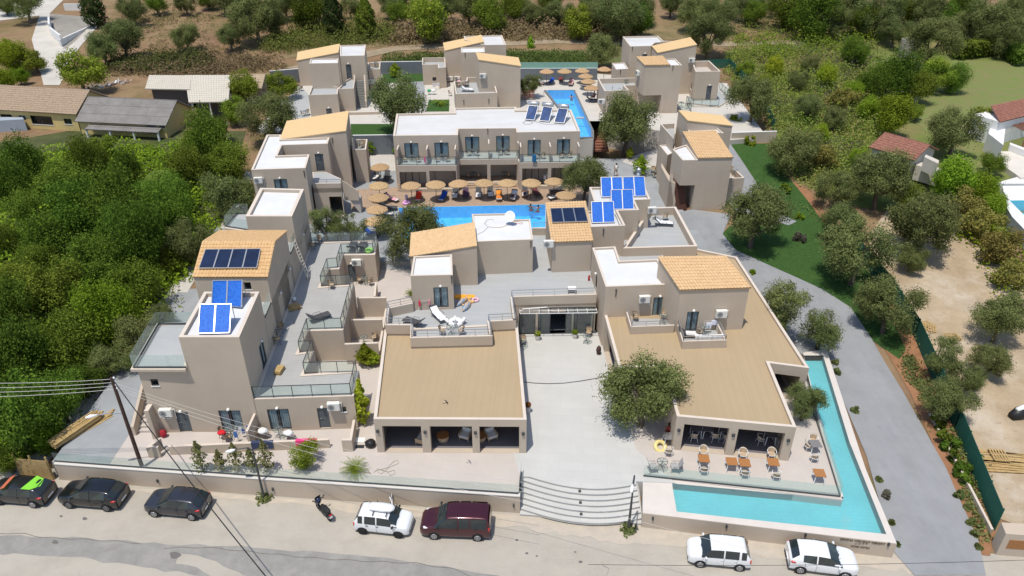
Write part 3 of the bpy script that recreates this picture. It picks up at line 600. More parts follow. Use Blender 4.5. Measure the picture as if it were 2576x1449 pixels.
# entrance stairs: seven curved treads
st = thing('entrance_stairs', 'wide curved white stone stairs from the street to the plaza', 'stairs', (4.4, 34, 0), world=True)
NS = 8
L0, L1 = P((1308, 1298), 0), P((1313, 1193), ZP); R0, R1 = P((1617, 1322), 0), P((1600, 1218), ZP)
def stair_front(k, nn=14):
    t = k / (NS - 1); a = Vector((L0.x, L0.y)).lerp(Vector((L1.x, L1.y)), t); b = Vector((R0.x, R0.y)).lerp(Vector((R1.x, R1.y)), t); bow = 0.0 if k == 0 else .85; out = []
    for i in range(nn + 1):
        f = i / nn; q_ = a.lerp(b, f); q_.y -= bow * math.sin(math.pi * f) * (.9 + .3 * (f > .5) * (f - .5)); out.append(q_)
    return out
for k in range(NS):
    fr = stair_front(k); z = ZP * (k + 1) / NS - (.0 if k < NS - 1 else .002); zlo = -.1 if k == 0 else ZP * k / NS - .02
    poly = [Vector(p) for p in fr] + [Vector((8.6, 37.2)), Vector((.5, 37.2))]
    MB().prism(ccw(poly), zlo, z).build('tread', plaza, st)
    e = MB(); e.tube([(p.x, p.y - .004, z - .02) for p in fr], .022, 4); e.build('nosing', mat('nosing', (.27, .255, .235), .6), st)
for k in (0, 2, 4, 6):
    p = stair_front(k)[7]; MB().box(p.x - .08, p.y + .08, ZP * (k + 1) / NS, p.x + .08, p.y + .2, ZP * (k + 1) / NS + .13).build('step_light', darkframe, st)
dc = MB(); dp = [P(p, ZP + .004) for p in ((1318, 961), (1345, 964), (1380, 965.5), (1420, 964), (1460, 959), (1500, 952), (1535, 944), (1556, 939))]
dc.tube([(p.x, p.y, ZP + .004) for p in dp], .045, 5); struct('plaza_drain', dc, mat('drain_dark', (.10, .10, .10), .6))
# infinity pool
ip_o = xy([(1617, 1290), (2256, 1367), (2178, 1180), (2082, 888), (2013, 887)], 1.3)
ip_i = xy([(1617, 1205), (2113, 1252), (2070, 1110), (2035, 990)], 1.3)
pw = Bld('infinity_pool', 'turquoise L shaped infinity pool on a beige street wall with a carved hotel name', 'swimming pool', (17, 33, 0))
outer = [ip_o[0], ip_o[1], ip_o[2], ip_o[3], ip_o[4], ip_i[3], ip_i[2], ip_i[1], ip_i[0]]
pw.block([ip_o[0] + Vector((.0, -.015)), ip_o[1] + Vector((.02, -.015)), ip_o[1] + Vector((-.4, .1)), ip_o[0] + Vector((0, .1))], -.4, 1.27)
def lerp2(a, b, t): return Vector(a).lerp(Vector(b), t)
wo = xy([(1690, 1218), (1702, 1289), (2229, 1346), (2136, 1113), (2070, 896), (2021, 896), (2070, 1110), (2115, 1258)], 1.22)
q = ccw(wo); fl = MB().add([(p.x, p.y, .75) for p in q], [tuple(range(8))])
fl.add([(p.x, p.y, .75) for p in q] + [(p.x, p.y, 1.28) for p in q], [(i, 8 + i, 8 + (i + 1) % 8, (i + 1) % 8) for i in range(8)]); pw.part('basin', fl, pooltile2)
pw.part('water', MB().add([(p.x, p.y, 1.21) for p in q], [tuple(range(8))]), glassy('infinity_water', (.80, .94, .955), wav=.12, body=.05))
rim = MB(); t_ = xy([(1617, 1196), (2122, 1250), (2076, 1105), (2020, 887)], 1.3)
po = [ip_o[0], ip_o[1], ip_o[2], ip_o[3], t_[3], wo[5], wo[6], wo[7], wo[0], t_[0]]
for qd in ([ip_o[0], ip_o[1], wo[2], wo[1]], [ip_o[0], wo[1], wo[0], t_[0]], [ip_o[1], ip_o[2], wo[3], wo[2]], [ip_o[2], ip_o[3], wo[4], wo[3]], [wo[4], ip_o[3], ip_o[3] + Vector((0, .5)), t_[3], wo[5]], [t_[0], wo[0], wo[7], t_[1]], [wo[7], wo[6], t_[2], t_[1]], [wo[6], wo[5], t_[3], t_[2]]):
    rim.prism(ccw(qd), -.3, 1.3)
pw.part('rim', rim, mat('pool_rim', (.60, .55, .50), .8, var=.04, scale=1))
pw.railing([(*xy([(1618, 1198)], ZP)[0], ZP), (*xy([(2113, 1250)], ZP)[0], ZP), (*xy([(2068, 1105)], ZP)[0], ZP), (*xy([(2028, 985)], ZP)[0], ZP)], .9, 'frameless')
def face_text(bld, s, p, size, m, ext=.015, depth=.012):
    r = bld.find(p, slack=1)
    if r is None: print('no text wall'); return
    _, e, u, z, d, n = r; c = bpy.data.curves.new('text', 'FONT'); c.body = s; c.size = size; c.extrude = ext; c.align_x = 'CENTER'; c.align_y = 'CENTER'
    ob = bpy.data.objects.new('tmp_text', c); COL.objects.link(ob); a = e['a'] + d * u
    ob.matrix_world = Matrix(((d.x, 0, n.x, a.x + n.x * depth), (d.y, 0, n.y, a.y + n.y * depth), (0, 1, 0, z), (0, 0, 0, 1)))
    dg = bpy.context.evaluated_depsgraph_get(); dg.update(); me = bpy.data.meshes.new_from_object(ob.evaluated_get(dg)); me.transform(ob.matrix_world)
    mb = MB().add([tuple(v.co) for v in me.vertices], [tuple(f.vertices) for f in me.polygons]); bpy.data.objects.remove(ob); return bld.part('lettering', mb, m)
lm = mat('letter_bronze', (.16, .12, .085), .5)
face_text(pw, 'SERENA HOLIDAY RESORT', I(1357, 1187), .215, lm, .02, .02)
face_text(pw, 'NINOS HOTELS', I(1340, 1228), .155, lm, .02, .02)
stm = MB()
for k in range(4):
    r = pw.find(I(1308 + k * 27, 1205))
    if r:
        _, e, u, z, d, n = r; a = e['a'] + d * u; pts = []
        for j in range(10):
            an = math.pi / 2 + j * math.pi / 5; rr = .065 if j % 2 == 0 else .027; pts.append((a.x + d.x * rr * math.cos(an), a.y + d.y * rr * math.cos(an), z + rr * math.sin(an)))
        o_ = [(p_[0] + n.x * .02, p_[1] + n.y * .02, p_[2]) for p_ in pts]; stm.add(pts + o_, [tuple(range(10, 20))] + [(j, (j + 1) % 10, 10 + (j + 1) % 10, 10 + j) for j in range(10)])
pw.part('star_row', stm, lm)
pw.sconces((I(330, 1068), I(925, 1133), I(1552, 1205), H(2350, 1010)), .05, .12); pw.finish()
# main pool
poolbox('main', pool, ZD - .12, 1.3, pooltile, creamstone, .05)
# back pool terrace
bt = xy([(1200, 250), (1345, 150), (1560, 150), (1560, 230), (1482, 305), (1487, 346), (1450, 346), (1340, 330), (1180, 330)], ZB)
ZB2 = ZB
struct('back_terrace', holed([(-34, 96), (-14.6, 96), (-14.3, 92.2), (-3, 92.0), (1.5, 92.2), P((1450, 349), ZB).xy, P((1492, 349), ZB).xy, P((1482, 306), ZB).xy, P((1530, 306), ZB).xy, (26, 91.5), (33, 93), (34, 118), (2, 127), (-33, 124)], inset(bp, -.35), -1, ZB), creamstone)
slabm = None
poolbox('back', bp, ZB - .05 + .06, 1.2, pooltile, greywall, .3)
pl = P(B(1775, 890), ZB + .1); pr_ = P(B(1830, 890), ZB + .1)
tag(struct('pool_divider', MB().beam(pl, pr_, .3, .2), creamstone), kind='structure')
slab('upper_lawn', xy([B(75, 1022), B(395, 1020), B(405, 935), B(70, 935)], ZB + .06), ZB - .2, ZB + .06, lawn)
slab('upper_lawn', xy([B(312, 625), B(620, 612), B(615, 555), B(308, 560)], ZB + .06), ZB - .2, ZB + .06, lawn)
slab('upper_lawn', xy([B(640, 840), B(812, 838), B(815, 750), B(660, 755)], ZB + .06), ZB - .2, ZB + .06, lawn)
slab('upper_path', xy([B(520, 615), B(625, 612), B(640, 840), B(520, 720)], ZB + .03), ZB - .2, ZB + .03, concrete)
slab('upper_path', xy([(690, 262), (760, 225), (775, 235), (780, 300), (700, 330), (660, 330)], ZB + .02), ZB - .2, ZB + .02, bluish)
slab('gravel_bed', xy([B(215, 1160), B(400, 1160), B(410, 1290), B(230, 1290)], ZD + .03), ZD - .1, ZD + .03, gravel)
slab('gravel_bed', xy([B(1800, 1100), B(1880, 1100), B(1890, 1128), B(1800, 1130)], ZD + .03), ZD - .1, ZD + .03, gravel)
slab('gravel_bed', xy([B(2290, 1150), B(2400, 1120), B(2400, 1260), B(2260, 1270), B(2120, 1220), B(2160, 1190)], ZD + .03), ZD - .1, ZD + .03, gravel)
# red stairs up to the back pool
rs = thing('pool_stairs', 'reddish wooden stairs rising beside the narrow end of the upper pool', 'stairs', (9.5, 88, ZD), world=True)
a0, a1 = P(B(1893, 1145), ZD), P(B(2020, 1145), ZD); b0, b1 = P(B(1860, 915), ZB), P(B(1960, 915), ZB)
redwood = mat('red_wood', (.27, .12, .08), .75, var=.12, scale=6)
for k in range(11):
    t0, t1 = k / 11, 1.0; l = a0.lerp(b0, t0); r = a1.lerp(b1, t0); MB().prism(ccw([l.xy, r.xy, (b1.x, b1.y + .1), (b0.x, b0.y + .1)]), ZD + (ZB - ZD) * (k) / 11 - .02, ZD + (ZB - ZD) * (k + 1) / 11).build('step', redwood, rs)
# perimeter and retaining walls, each a wall of its own
def freewall(name, label, pts, z0, z1, wd=.2, m=None, capm=None):
    b = Bld(name, label, 'wall', (*pts[0][:2], z0), wallm=m or greywall); q = [Vector(p[:2]) for p in pts]; o = offset_line(q, wd)
    for i in range(len(q) - 1): b.block([q[i], q[i + 1], o[i + 1], o[i]], z0, z1 - .05)
    c = MB()
    for i in range(len(q) - 1): c.prism(ccw([q[i], q[i + 1], o[i + 1], o[i]]), z1 - .05, z1)
    b.part('coping', c, capm or whitep); b.finish(); return b
a, b_ = P(B(85, 1028), ZB), P(B(395, 1024), ZB); freewall('retaining_wall', 'grey retaining wall below the upper lawn beside the left pool umbrellas', [a, b_], ZD, ZB + .12)
a = P((690, 250), ZB); freewall('back_wall', 'grey wall behind the upper lawn between the two back houses at left', [P(A(2050, 632), ZB), P(B(310, 560), ZB), P(B(620, 555), ZB)], ZB - .5, ZB + 2.0)
bk = freewall('back_wall', 'grey wall with a green screen behind the upper pool umbrellas', [P(B(1250, 606), ZB), P(B(1930, 604), ZB)], ZB - .5, ZB + 1.9)
fm = mat('green_mesh', (.022, .115, .08), .8, var=.1, scale=8)
fm2 = glassy('green_screen', (.20, .52, .40), body=.5)
a, b_ = P(B(1250, 606), ZB), P(B(1930, 604), ZB); bk.part('green_screen', MB().beam((a.x, a.y + .1, ZB + 2.35), (b_.x, b_.y + .1, ZB + 2.35), .03, .9), fm2)
def fence(label, px, h, z=None, rows=14):
    pts = [PT(p) for p in px]; t = thing('mesh_fence', label, 'fence', pts[0], world=True); up = Vector((0, 0, 1)); g_ = MB(); ps = MB()
    for a, b in zip(pts, pts[1:]):
        for k in range(rows): zz = h * (k + .5) / rows; g_.beam(a + up * zz, b + up * zz, .02, h / rows * .9)
        n = max(1, round((b - a).length / 2.4))
        for i in range(n + 1): q = a.lerp(b, i / n); MB().box(q.x - .035, q.y - .035, q.z - .1, q.x + .035, q.y + .035, q.z + h + .08).build('post', fm, t)
    g_.build('mesh_panel', fm, t); return t
fence('green mesh fence running beside the driveway and the dirt lot', [(2125, 612), (2235, 745), (2300, 850), (2400, 1080), (2500, 1335)], 1.9)
fence('green mesh fence behind the right back house on the upper terrace', [(1760, 175), (1833, 172), (1890, 232)], 1.6)
fence('green mesh fence below the meadow beside the long grey garden wall', [(1925, 285), (1945, 330)], 1.6)
freewall('garden_wall', 'beige garden wall at the top edge of the right lawn', [PT((1838, 362)), PT((1950, 358))], 3.2, T(PT((1900, 360)).y) + 1.5, m=stucco)
freewall('boundary_wall', 'low pale wall beside the lower end of the driveway and the green fence', [PT((2335, 1045)), PT((2412, 1195)), PT((2487, 1345))], -.3, .5, .15, m=stucco, capm=wallcap)
# ------------------------------------------------------------------ the hotel buildings
def ac_of(px, z): return P(px, z).xy
# ---- left wing
b = LW = Bld('apartment_wing', 'long grey beige wing with solar collectors and glass railed terrace at front left', 'building', (-18, 50, ZP))
ra = P(J(190, 1435), 4.25); rd = (P(K(470, 300), 4.25) - ra).normalized()          # the long wall facing the terrace
rp = lambda y: (ra + rd * ((y - ra.y) / rd.y)).xy
t1l = P((448, 850), 9.55); lx = lambda y: Vector((t1l.x + (y - t1l.y) * rd.x / rd.y, y))
ter = [J(185, 1440), J(1545, 1395), J(1618, 1050), J(868, 1098), J(1010, 778), J(800, 808), J(930, 512), J(1400, 500), K(1045, 892), K(590, 922), K(700, 690), K(840, 685), K(893, 497), K(1328, 490), K(1368, 287), K(440, 322)]
tp = xy(ter, 4.3); tp[0] = rp(tp[0].y); tp[-1] = rp(tp[-1].y)
b.block(tp, ZP, 4.3, roof=greyterr, rim=.22, pd=.06)
b.block([rp(40.42), rp(46.2), lx(46.2), lx(40.42)], ZP, 9.55, roof=whiteroof, rim=.25, pd=.3)       # front tower
bl = xy([L(175, 382)], 7.15)[0]
b.block([bl + Vector((.3, .25)), lx(40.44) + Vector((.1, 0)), lx(45.8) + Vector((.1, 0)), bl + Vector((-.2, 5.3))], ZP, 7.0)
b.block([bl, Vector((lx(40).x, bl.y - .02)), lx(46) , bl + Vector((-.5, 5.6))], 6.95, 7.15, roof=bluish, rim=.28, pd=.05)
b.block([rp(46.1), rp(64), lx(64), lx(46.1)], ZP, 7.2, roof=bluish, rim=.12, pd=.04)                 # second storey between the towers
e0 = onp(D(2015, 640), ra, rd); r0 = onp(D(2070, 375), ra, rd); k0 = onp(D(2160, 297), ra, rd)
el = P(D(1452, 652), e0.z); zE = e0.z
f1, f2 = Vector((el.x, e0.y)), rp(e0.y); g1, g2 = Vector((el.x - .25, r0.y)), rp(r0.y); h1, h2 = Vector((el.x - .5, k0.y)), rp(k0.y)
b.block([f1, f2, g2, g1], ZP, [zE - .08, zE - .08, r0.z - .08, r0.z - .08]); b.block([g1, g2, h2, h1], ZP, [r0.z - .08, r0.z - .08, k0.z - .08, k0.z - .08])
v3 = lambda q, z: Vector((q[0], q[1], z))
b.tiles(v3(f1, zE), v3(f2, zE), v3(g2, r0.z), v3(g1, r0.z), tilepale, over=.08); b.tiles(v3(h2, k0.z), v3(h1, k0.z), v3(g1, r0.z), v3(g2, r0.z), tilepale, over=.08)
t3 = [P(D(1853, 183), 9.65).xy, rp(58.6), rp(64.5), P(M(275, 1102), 9.65).xy]; b.block(t3, ZP, 9.65, roof=whiteroof, rim=.3, pd=.3)
s3 = xy([D(1697, 272), D(1890, 300), D(1900, 160), D(1778, 158)], 6.9); b.block(s3, ZP, 6.9, roof=bluish, rim=.2, pd=.05)
for px in ((D(1955, 1310), D(2000, 1095)), (D(2130, 915), D(2108, 760)), (D(2185, 770), D(2165, 620)), (D(2285, 485), D(2275, 345))):
    pass
def wall_open(kind, y0, y1, z0, z1):   # openings of the long side wall, which the camera sees at a glancing angle
    for e in LW.edges:
        a = e['a']; ln = (e['b'] - a).length; d = (e['b'] - a) / max(ln, 1e-6)
        if abs(d.x * rd.x + d.y * rd.y) < .999 or abs((a - rp(a.y)).x) > .05 or e['za'] < z1 - .05 or d.y < 0: continue
        lo, hi = min(a.y, e['b'].y), max(a.y, e['b'].y)
        if lo <= y0 and y1 <= hi:
            n = Vector((d.y, -d.x)); c = lambda y, z: proj((rp(y).x, rp(y).y, z)); s_ = LW.opening(kind, c(y0, z0), c(y1, z1)); return
def proj(p):
    x, y, z = p[0], p[1], p[2] - CAMH; fw_ = y * math.cos(PITCH) - z * math.sin(PITCH); up_ = y * math.sin(PITCH) + z * math.cos(PITCH)
    return (1288 + F * x / fw_, 724.5 - F * up_ / fw_)
for y in (43.6, 50.3, 54.2, 60.6): wall_open('french', y, y + 1.3, 4.33, 6.4)
b.opening('window', L(470, 605), L(545, 512)); b.opening('window', L(640, 1040), L(705, 985))
b.opening('door', G(1365, 378), G(1415, 213)); b.opening('french', G(1685, 355), G(1810, 200)); b.opening('french', G(2045, 345), G(2175, 187)); b.opening('door', G(2415, 335), G(2475, 180))
b.opening('door', K(985, 865), K(1055, 622)); b.opening('window', D(1850, 735), D(1890, 682)); 
b.opening('french', (E(40, 952)[0] + 0, E(40, 952)[1]), E(72, 840)) ; b.opening('window', H(0, 210), H(35, 172))
def z3(pts, z): return [Vector((*P(p, z).xy, z)) for p in pts]
b.railing(z3([J(195, 1425), J(1510, 1380), J(1585, 1050)], 4.3)); b.railing(z3([J(1555, 1070), J(880, 1090), J(1000, 778)], 4.3)); b.railing(z3([J(965, 790), J(815, 800), J(925, 490), J(1385, 480), K(1035, 905)], 4.3))
b.railing(z3([K(1010, 895), K(600, 915), K(690, 675), K(820, 665), K(880, 472), K(1305, 465), K(1355, 300), K(470, 318)], 4.3))
def yz(pts, z): return [Vector((p[0], p[1], z)) for p in pts]
b.railing(yz([rp(46.3), rp(48.4)], 7.2), style='frameless'); b.railing(yz([rp(56.2), rp(58.4)], 7.2), style='frameless')
b.railing(yz([Vector((lx(40).x, bl.y + .15)), bl + Vector((.15, .15)), bl + Vector((-.3, 5.4)), lx(45.6)], 7.17), style='frameless')
b.railing(yz([lx(46.2) + Vector((.1, 0)), lx(49.5) + Vector((.1, 0))], 7.2), style='frameless')
s3c = ccw(s3); i_ = inset(s3c, .1); b.railing(yz([i_[1], i_[0], i_[3], i_[2]] if False else [P(D(1880, 290), 6.9).xy, P(D(1705, 262), 6.9).xy, P(D(1785, 165), 6.9).xy, P(D(1880, 165), 6.9).xy], 6.9), style='frameless')
# front yard walls of the wing
def pw2(bld, pts, z0, z1, wd=.18): return bld.parapet([P(p, z1).xy for p in pts], z0, z1, wd)
pw2(b, [G(1268, 475), G(2480, 422)], ZP, ZP + .75); fx = P(G(1890, 440), ZP + .7); b.parapet([fx.xy, (fx.x + .0, fx.y + 2.0)], ZP, ZP + 1.7, .16)
pw2(b, [G(1200, 405), G(1100, 480), G(1190, 478)], ZP, ZP + .95)
pw2(b, [H(0, 425), H(78, 425), H(105, 270)], ZP, ZP + 1.05)
fa = P(L(600, 1320), ZP); b.parapet([(fa.x - .25, fa.y - .1), (fa.x - .25, fa.y + 2.2)], ZP, ZP + 2.6, .3)
sx = fa.x - .75; bs = b
stp = MB()
for k in range(9): stp.box(sx - 1.15, fa.y + .6 + .3 * k, ZP, sx, fa.y + .6 + .3 * 9, ZP + .18 * (k + 1))
b.part('outer_stairs', stp, patio)
m = MB(); ya = fa.y + .3; m.prism([(sx - 1.35, ya), (sx - 1.15, ya), (sx - 1.15, ya + 3.4), (sx - 1.35, ya + 3.4)], ZP, [ZP + .8, ZP + .8, ZP + 2.9, ZP + 2.9]); b.part('stair_wall', m, stucco)
for p0, p1, z1 in ((K(1080, 1065), K(1478, 1060), 3.3), (J(1515, 348), J(1930, 342), 3.3), (J(1425, 675), J(1875, 660), 3.3)): pw2(b, [p1, p0], ZP, z1, .2)
a = P(K(1480, 1060), 3.3).xy; c = P(J(1880, 660), 3.3).xy; b.parapet([a, c], ZP, 2.2, .18, side=-1)
a = P(K(1345, 785), 3.2).xy; c = P(K(1325, 975), 3.2).xy; b.parapet([a, c], ZP, 2.6, .18, side=-1)
b.finish()
ac_unit(b, L(675, 935), 'air conditioner above the small ground floor window of the front left wing'); ac_unit(b, H(-55, 150), 'air conditioner beside the right ground floor door of the front left wing'); ac_unit(b, K(1080, 575), 'air conditioner above the dark door in the walled yard below the left terrace')
# ---- cafe pavilion
b = CP = Bld('cafe_pavilion', 'open fronted pavilion with a flat brown roof beside the white plaza', 'building', (-4, 42, ZP))
cf = xy([(939.5, 1054), (1325, 1056), (1302, 813), (967, 829)], 4.35); 
b.block(cf, ZP, 4.35, roof=brownroof, rim=.22, pd=.22)
for l, r_ in ((H(305, 318), H(600, 318)), (H(665, 320), H(985, 320)), (H(1040, 322), H(1343, 322))): b.opening('open', l, r_, base=ZP + .02)
b.sconces((H(275, 353), H(632, 360), H(1012, 365), H(1372, 372)), .095, .105)
# the dark floor and back wall inside
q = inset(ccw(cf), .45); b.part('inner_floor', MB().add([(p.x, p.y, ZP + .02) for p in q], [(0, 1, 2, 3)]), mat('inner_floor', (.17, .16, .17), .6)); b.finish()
# ---- reception building with the big roof terrace
b = RC = Bld('reception_building', 'central building with a wide grey roof terrace, orange tiled blocks and glass entrance', 'building', (2, 56, ZP))
ZT = 4.3; ZA = 5.15
tl = [P(E(330, 1002), ZA).xy, P(E(520, 1003), ZA).xy, P(E(520, 1100), ZA).xy, P(E(1141, 1085), ZA).xy, P(E(1123, 975), ZA).xy, P(E(1318, 965), ZA).xy, P(E(1296, 790), ZA).xy, P(E(1928, 772), ZA).xy]
sb = P(E(1440, 318), ZT).xy; se = P(E(1545, 318), ZT).xy
bk = [Vector((14.5, se.y + 1.5)), Vector((se.x + .3, se.y)), sb, P(E(1425, 205), 7.6).xy, P(E(1270, 160), 7.6).xy, P(E(985, 165), 7.6).xy, P(E(985, 230), 7.6).xy, P(E(530, 312), 7.29).xy, P(E(535, 828), ZA).xy, P(E(345, 868), ZA).xy]
deck = tl + [Vector((7.6, 60)), Vector((14.0, 60))] + bk
b.block(deck, ZP, ZT, roof=bluish, rim=.1, pd=.02)
par = [P(E(345, 868), ZA).xy] + tl[:6]
b.parapet([P(E(535, 828), ZA).xy] + par, ZP + 2, ZA - .02, .22); b.parapet([tl[6], tl[7]], ZT - .2, ZA - .02, .22); b.parapet([tl[5], tl[6]], ZT - .2, ZA - .02, .22)
b.parapet([se, sb], ZP, ZT + .75, .22)
b.railing(yz(offset_line([P(E(535, 828), ZA).xy] + par, .11), ZA), .55, 'bar'); b.railing(yz(offset_line([tl[5], tl[6], tl[7]], .11), ZA), .55, 'bar', gap=2)
b.railing(yz([sb + Vector((.1, -.1)), se], ZT + .75), .5, 'bar')
# glass front
for l, r_ in ((E(1340, 912), E(1468, 912)), (E(1484, 910), E(1745, 905)), (E(1760, 905), E(1895, 900))): b.opening('open', l, r_, base=ZP + .02)
gf = MB(); gg = MB(); y0 = P(E(1345, 1090), ZP); y1 = P(E(1910, 1083), ZP); dv = (y1 - y0).normalized(); inn = Vector((-dv.y, dv.x, 0)); ln = (y1 - y0).length
for u in (.15, 1.45, 1.75, 2.55, 3.9, 4.6, 4.85, 6.2): gf.frame_box(y0 + dv * u + inn * .35, dv, inn, Vector((0, 0, 1)), .06, .08, 2.6)
gf.frame_box(y0 + inn * .35 + Vector((0, 0, 2.55)), dv, inn, Vector((0, 0, 1)), ln, .08, .08)
gg.frame_box(y0 + inn * .38 + Vector((0, 0, .02)), dv, inn, Vector((0, 0, 1)), 2.6, .012, 2.5); gg.frame_box(y0 + dv * 3.9 + inn * .38 + Vector((0, 0, .02)), dv, inn, Vector((0, 0, 1)), ln - 4, .012, 2.5)
fr_ = b.part('glass_front', gf, darkframe); b.part('pane', gg, railglass, fr_); 
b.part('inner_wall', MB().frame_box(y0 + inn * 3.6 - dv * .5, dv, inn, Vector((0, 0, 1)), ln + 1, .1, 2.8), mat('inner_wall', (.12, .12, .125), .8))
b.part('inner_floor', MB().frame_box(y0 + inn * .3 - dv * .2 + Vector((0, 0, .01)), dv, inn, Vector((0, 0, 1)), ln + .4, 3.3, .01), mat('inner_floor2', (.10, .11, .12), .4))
cn = MB(); 
for dz, dy in ((2.75, -.25), (2.75, -.7)): cn.beam(y0 + inn * dy + Vector((0, 0, dz)), y1 + inn * dy + Vector((0, 0, dz)), .05, .05)
for k in range(9): q0 = y0.lerp(y1, k / 8) + Vector((0, 0, 2.75)); cn.beam(q0, q0 - inn * .7, .03, .04)
cn.tube([y0 + dv * .2 - inn * .3 + Vector((0, 0, 2.95)), y0 + dv * 2.2 - inn * .3 + Vector((0, 0, 3.1)), y0 + dv * 2.3 - inn * .2 + Vector((0, 0, 3.0))], .04)
b.part('awning_frame', cn, whitepl)
# blocks on the terrace
sm = xy([E(522, 633), E(841, 625), E(835, 470), E(546, 485)], 7.55); b.block(sm, ZP, 7.55, roof=whiteroof, rim=.16, pd=.15)
fb_ = P(E(1027, 700), ZT); FR = onp(E(1023, 405), fb_, XA); FL = onp(E(520, 487), fb_, XA); BL = P(E(532, 312), FL.z); BRR = P(E(1005, 232), FR.z)
y_ = (BL.y + BRR.y) / 2; pl4 = [FL.xy, FR.xy, BRR.xy, BL.xy]
b.block(pl4, ZP, [FL.z - .08, FR.z - .08, FR.z - .08, FL.z - .08])
b.tiles(v3(BL, FL.z), v3(FL, FL.z), v3(FR, FR.z), v3(BRR, FR.z), tile, over=.06, period=.27)
sat = [*xy([E(1447, 358)], 7.6), P(E(1425, 205), 7.6).xy, P(E(1270, 205), 7.6).xy, P(E(1272, 160), 7.6).xy, P(E(984, 166), 7.6).xy, P(E(1010, 375), 7.6).xy]; b.block(sat, ZP, 7.6, roof=whiteroof, rim=.15, pd=.14)
te = [P(E(1592, 378), 7.35), P(E(1893, 367), 7.35)]; tr = [P(E(1838, 72), 8.5), P(E(1548, 84), 8.5)]
b.wedge([te[0].xy, te[1].xy, tr[0].xy, tr[1].xy], ZP, [7.35, 7.35, 8.5, 8.5], over=.1, eave=0)
pb = xy([U(125, 765), U(600, 745), U(497, 542), U(785, 532), U(722, 397), U(940, 388), U(862, 212), U(108, 222), U(215, 540), U(62, 546)], 7.45); b.block(pb, ZP, 7.45, roof=oldwhite, rim=.2, pd=.22)
rt = xy([U(565, 1055), U(1580, 1026), U(1286, 488), U(930, 500)], ZA); RT = b.block(rt, ZP, ZA, roof=bluish, rim=.26, pd=.82)
b.opening('french', E(703, 873), E(803, 718)); b.opening('french', E(1915, 740), E(1925, 610), lamp=True)
b.finish()
ac_unit(b, E(1560, 380), 'air conditioner on the left side of the orange tiled tower with three collectors') if b.find(E(1560, 380)) else None
ac_unit(b, U(950, 520), 'air conditioner on the collector block facing the small right roof terrace')
# ---- restaurant
b = RS = Bld('restaurant_building', 'restaurant with a wide brown flat roof, white roofed tower and orange tiled block', 'building', (14, 46, ZP))
ro = xy([(1703, 1047), (2004, 1075), (1936, 913), (2036, 926), (1854, 646), (1755, 626), U(560, 1062), (1500, 640), (1521, 793), (1557, 925), (1668, 922)], 4.35)
ro[7] = Vector((7.2, 56)); b.block(ro, ZP, 4.35, roof=brownroof, rim=.22, pd=.22)
for l, r_ in ((X(965, 918), X(1500, 962)), (X(1606, 975), X(2160, 1020)), (E(1998, 1000), E(2060, 1290)), (FF(700, 1365), FF(885, 1400))): b.opening('open', l, r_, base=ZP + .02)
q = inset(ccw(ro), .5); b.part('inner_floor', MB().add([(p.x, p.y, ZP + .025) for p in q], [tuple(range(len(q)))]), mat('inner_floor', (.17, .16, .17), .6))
b.sconces((X(900, 982), X(1542, 1040), X(2192, 1103)), .095, .105)
tw = xy([E(1995, 715), E(2487, 697), E(2392, 505), E(2103, 518), E(2068, 410), E(1893, 420)], 7.05); b.block(tw, ZP, 7.05, roof=whiteroof, rim=.18, pd=.18)
rb = P(FF(450, 1035), 4.15); RR_ = onp(FF(505, 720), rb, XA); LL_ = onp(E(2562, 736), rb, XA); zr = RR_.z + .75
kr = P(FF(322, 486), zr); kl = P(E(2397, 492), zr)
b.wedge([LL_.xy, RR_.xy, kr.xy, kl.xy], ZP, [RR_.z, RR_.z, zr, zr], over=.1, eave=0, period=.25)
for pts, z0, z1 in (([E(2150, 905), E(2185, 1018), E(2515, 1006)], 4.13, 4.85), ([E(2535, 1000), E(2575, 1128), FF(335, 1118), FF(272, 990)], 4.13, 4.85)):
    pp_ = [P(p, z1).xy for p in pts]; b.parapet(pp_, z0, z1, .16); b.railing(yz(offset_line(pp_, .08), z1), .4, 'bar')
    fl_ = [*pp_, *([P(E(2500, 960), 4.2).xy] if len(pts) == 3 else [])]; b.part('balcony_floor', MB().add([(p[0], p[1], 4.22) for p in ccw(fl_)], [tuple(range(len(fl_)))]), bluish)
b.opening('french', E(2340, 955), E(2450, 793)); b.opening('french', FF(15, 1058), FF(125, 902))
b.opening('french', E(1925, 745), E(1921, 610), lamp=True)
b.finish()
ac_unit(b, E(2282, 795), 'air conditioner above the left roof balcony of the restaurant tower'); ac_unit(b, FF(285, 905), 'air conditioner on the orange tiled block above the towel hung balcony')
# ---- main building by the pool
b = MBD = Bld('pool_wing', 'two storey pool wing with a white roof, glass balconies and ground floor arcades', 'building', (-2, 84, ZD))
ZR, ZF = 8.35, 5.35
rf = xy([B(390, 1024), B(880, 1019), B(884, 972), B(1318, 968), B(1322, 999), B(1803, 990), B(1735, 827), B(1322, 830), B(1320, 806), B(847, 815), B(850, 850), B(415, 858)], ZR)
b.block(rf, ZD, ZR, roof=oldwhite, rim=.25, pd=.2)
bal = [(B(420, 1250), B(868, 1248), B(400, 1022), B(880, 1020)), (B(878, 1206), B(1342, 1200), B(884, 972), B(1318, 968)), (B(1345, 1230), B(1797, 1225), B(1322, 999), B(1800, 990))]
doors = [(B(482, 1198), B(580, 1080)), (B(707, 1190), B(808, 1076)), (B(938, 1168), B(1040, 1032)), (B(1170, 1155), B(1270, 1026)), (B(1405, 1180), B(1505, 1056)), (B(1625, 1170), B(1728, 1050))]
for bl_, tr_ in doors: b.opening('french', bl_, tr_)
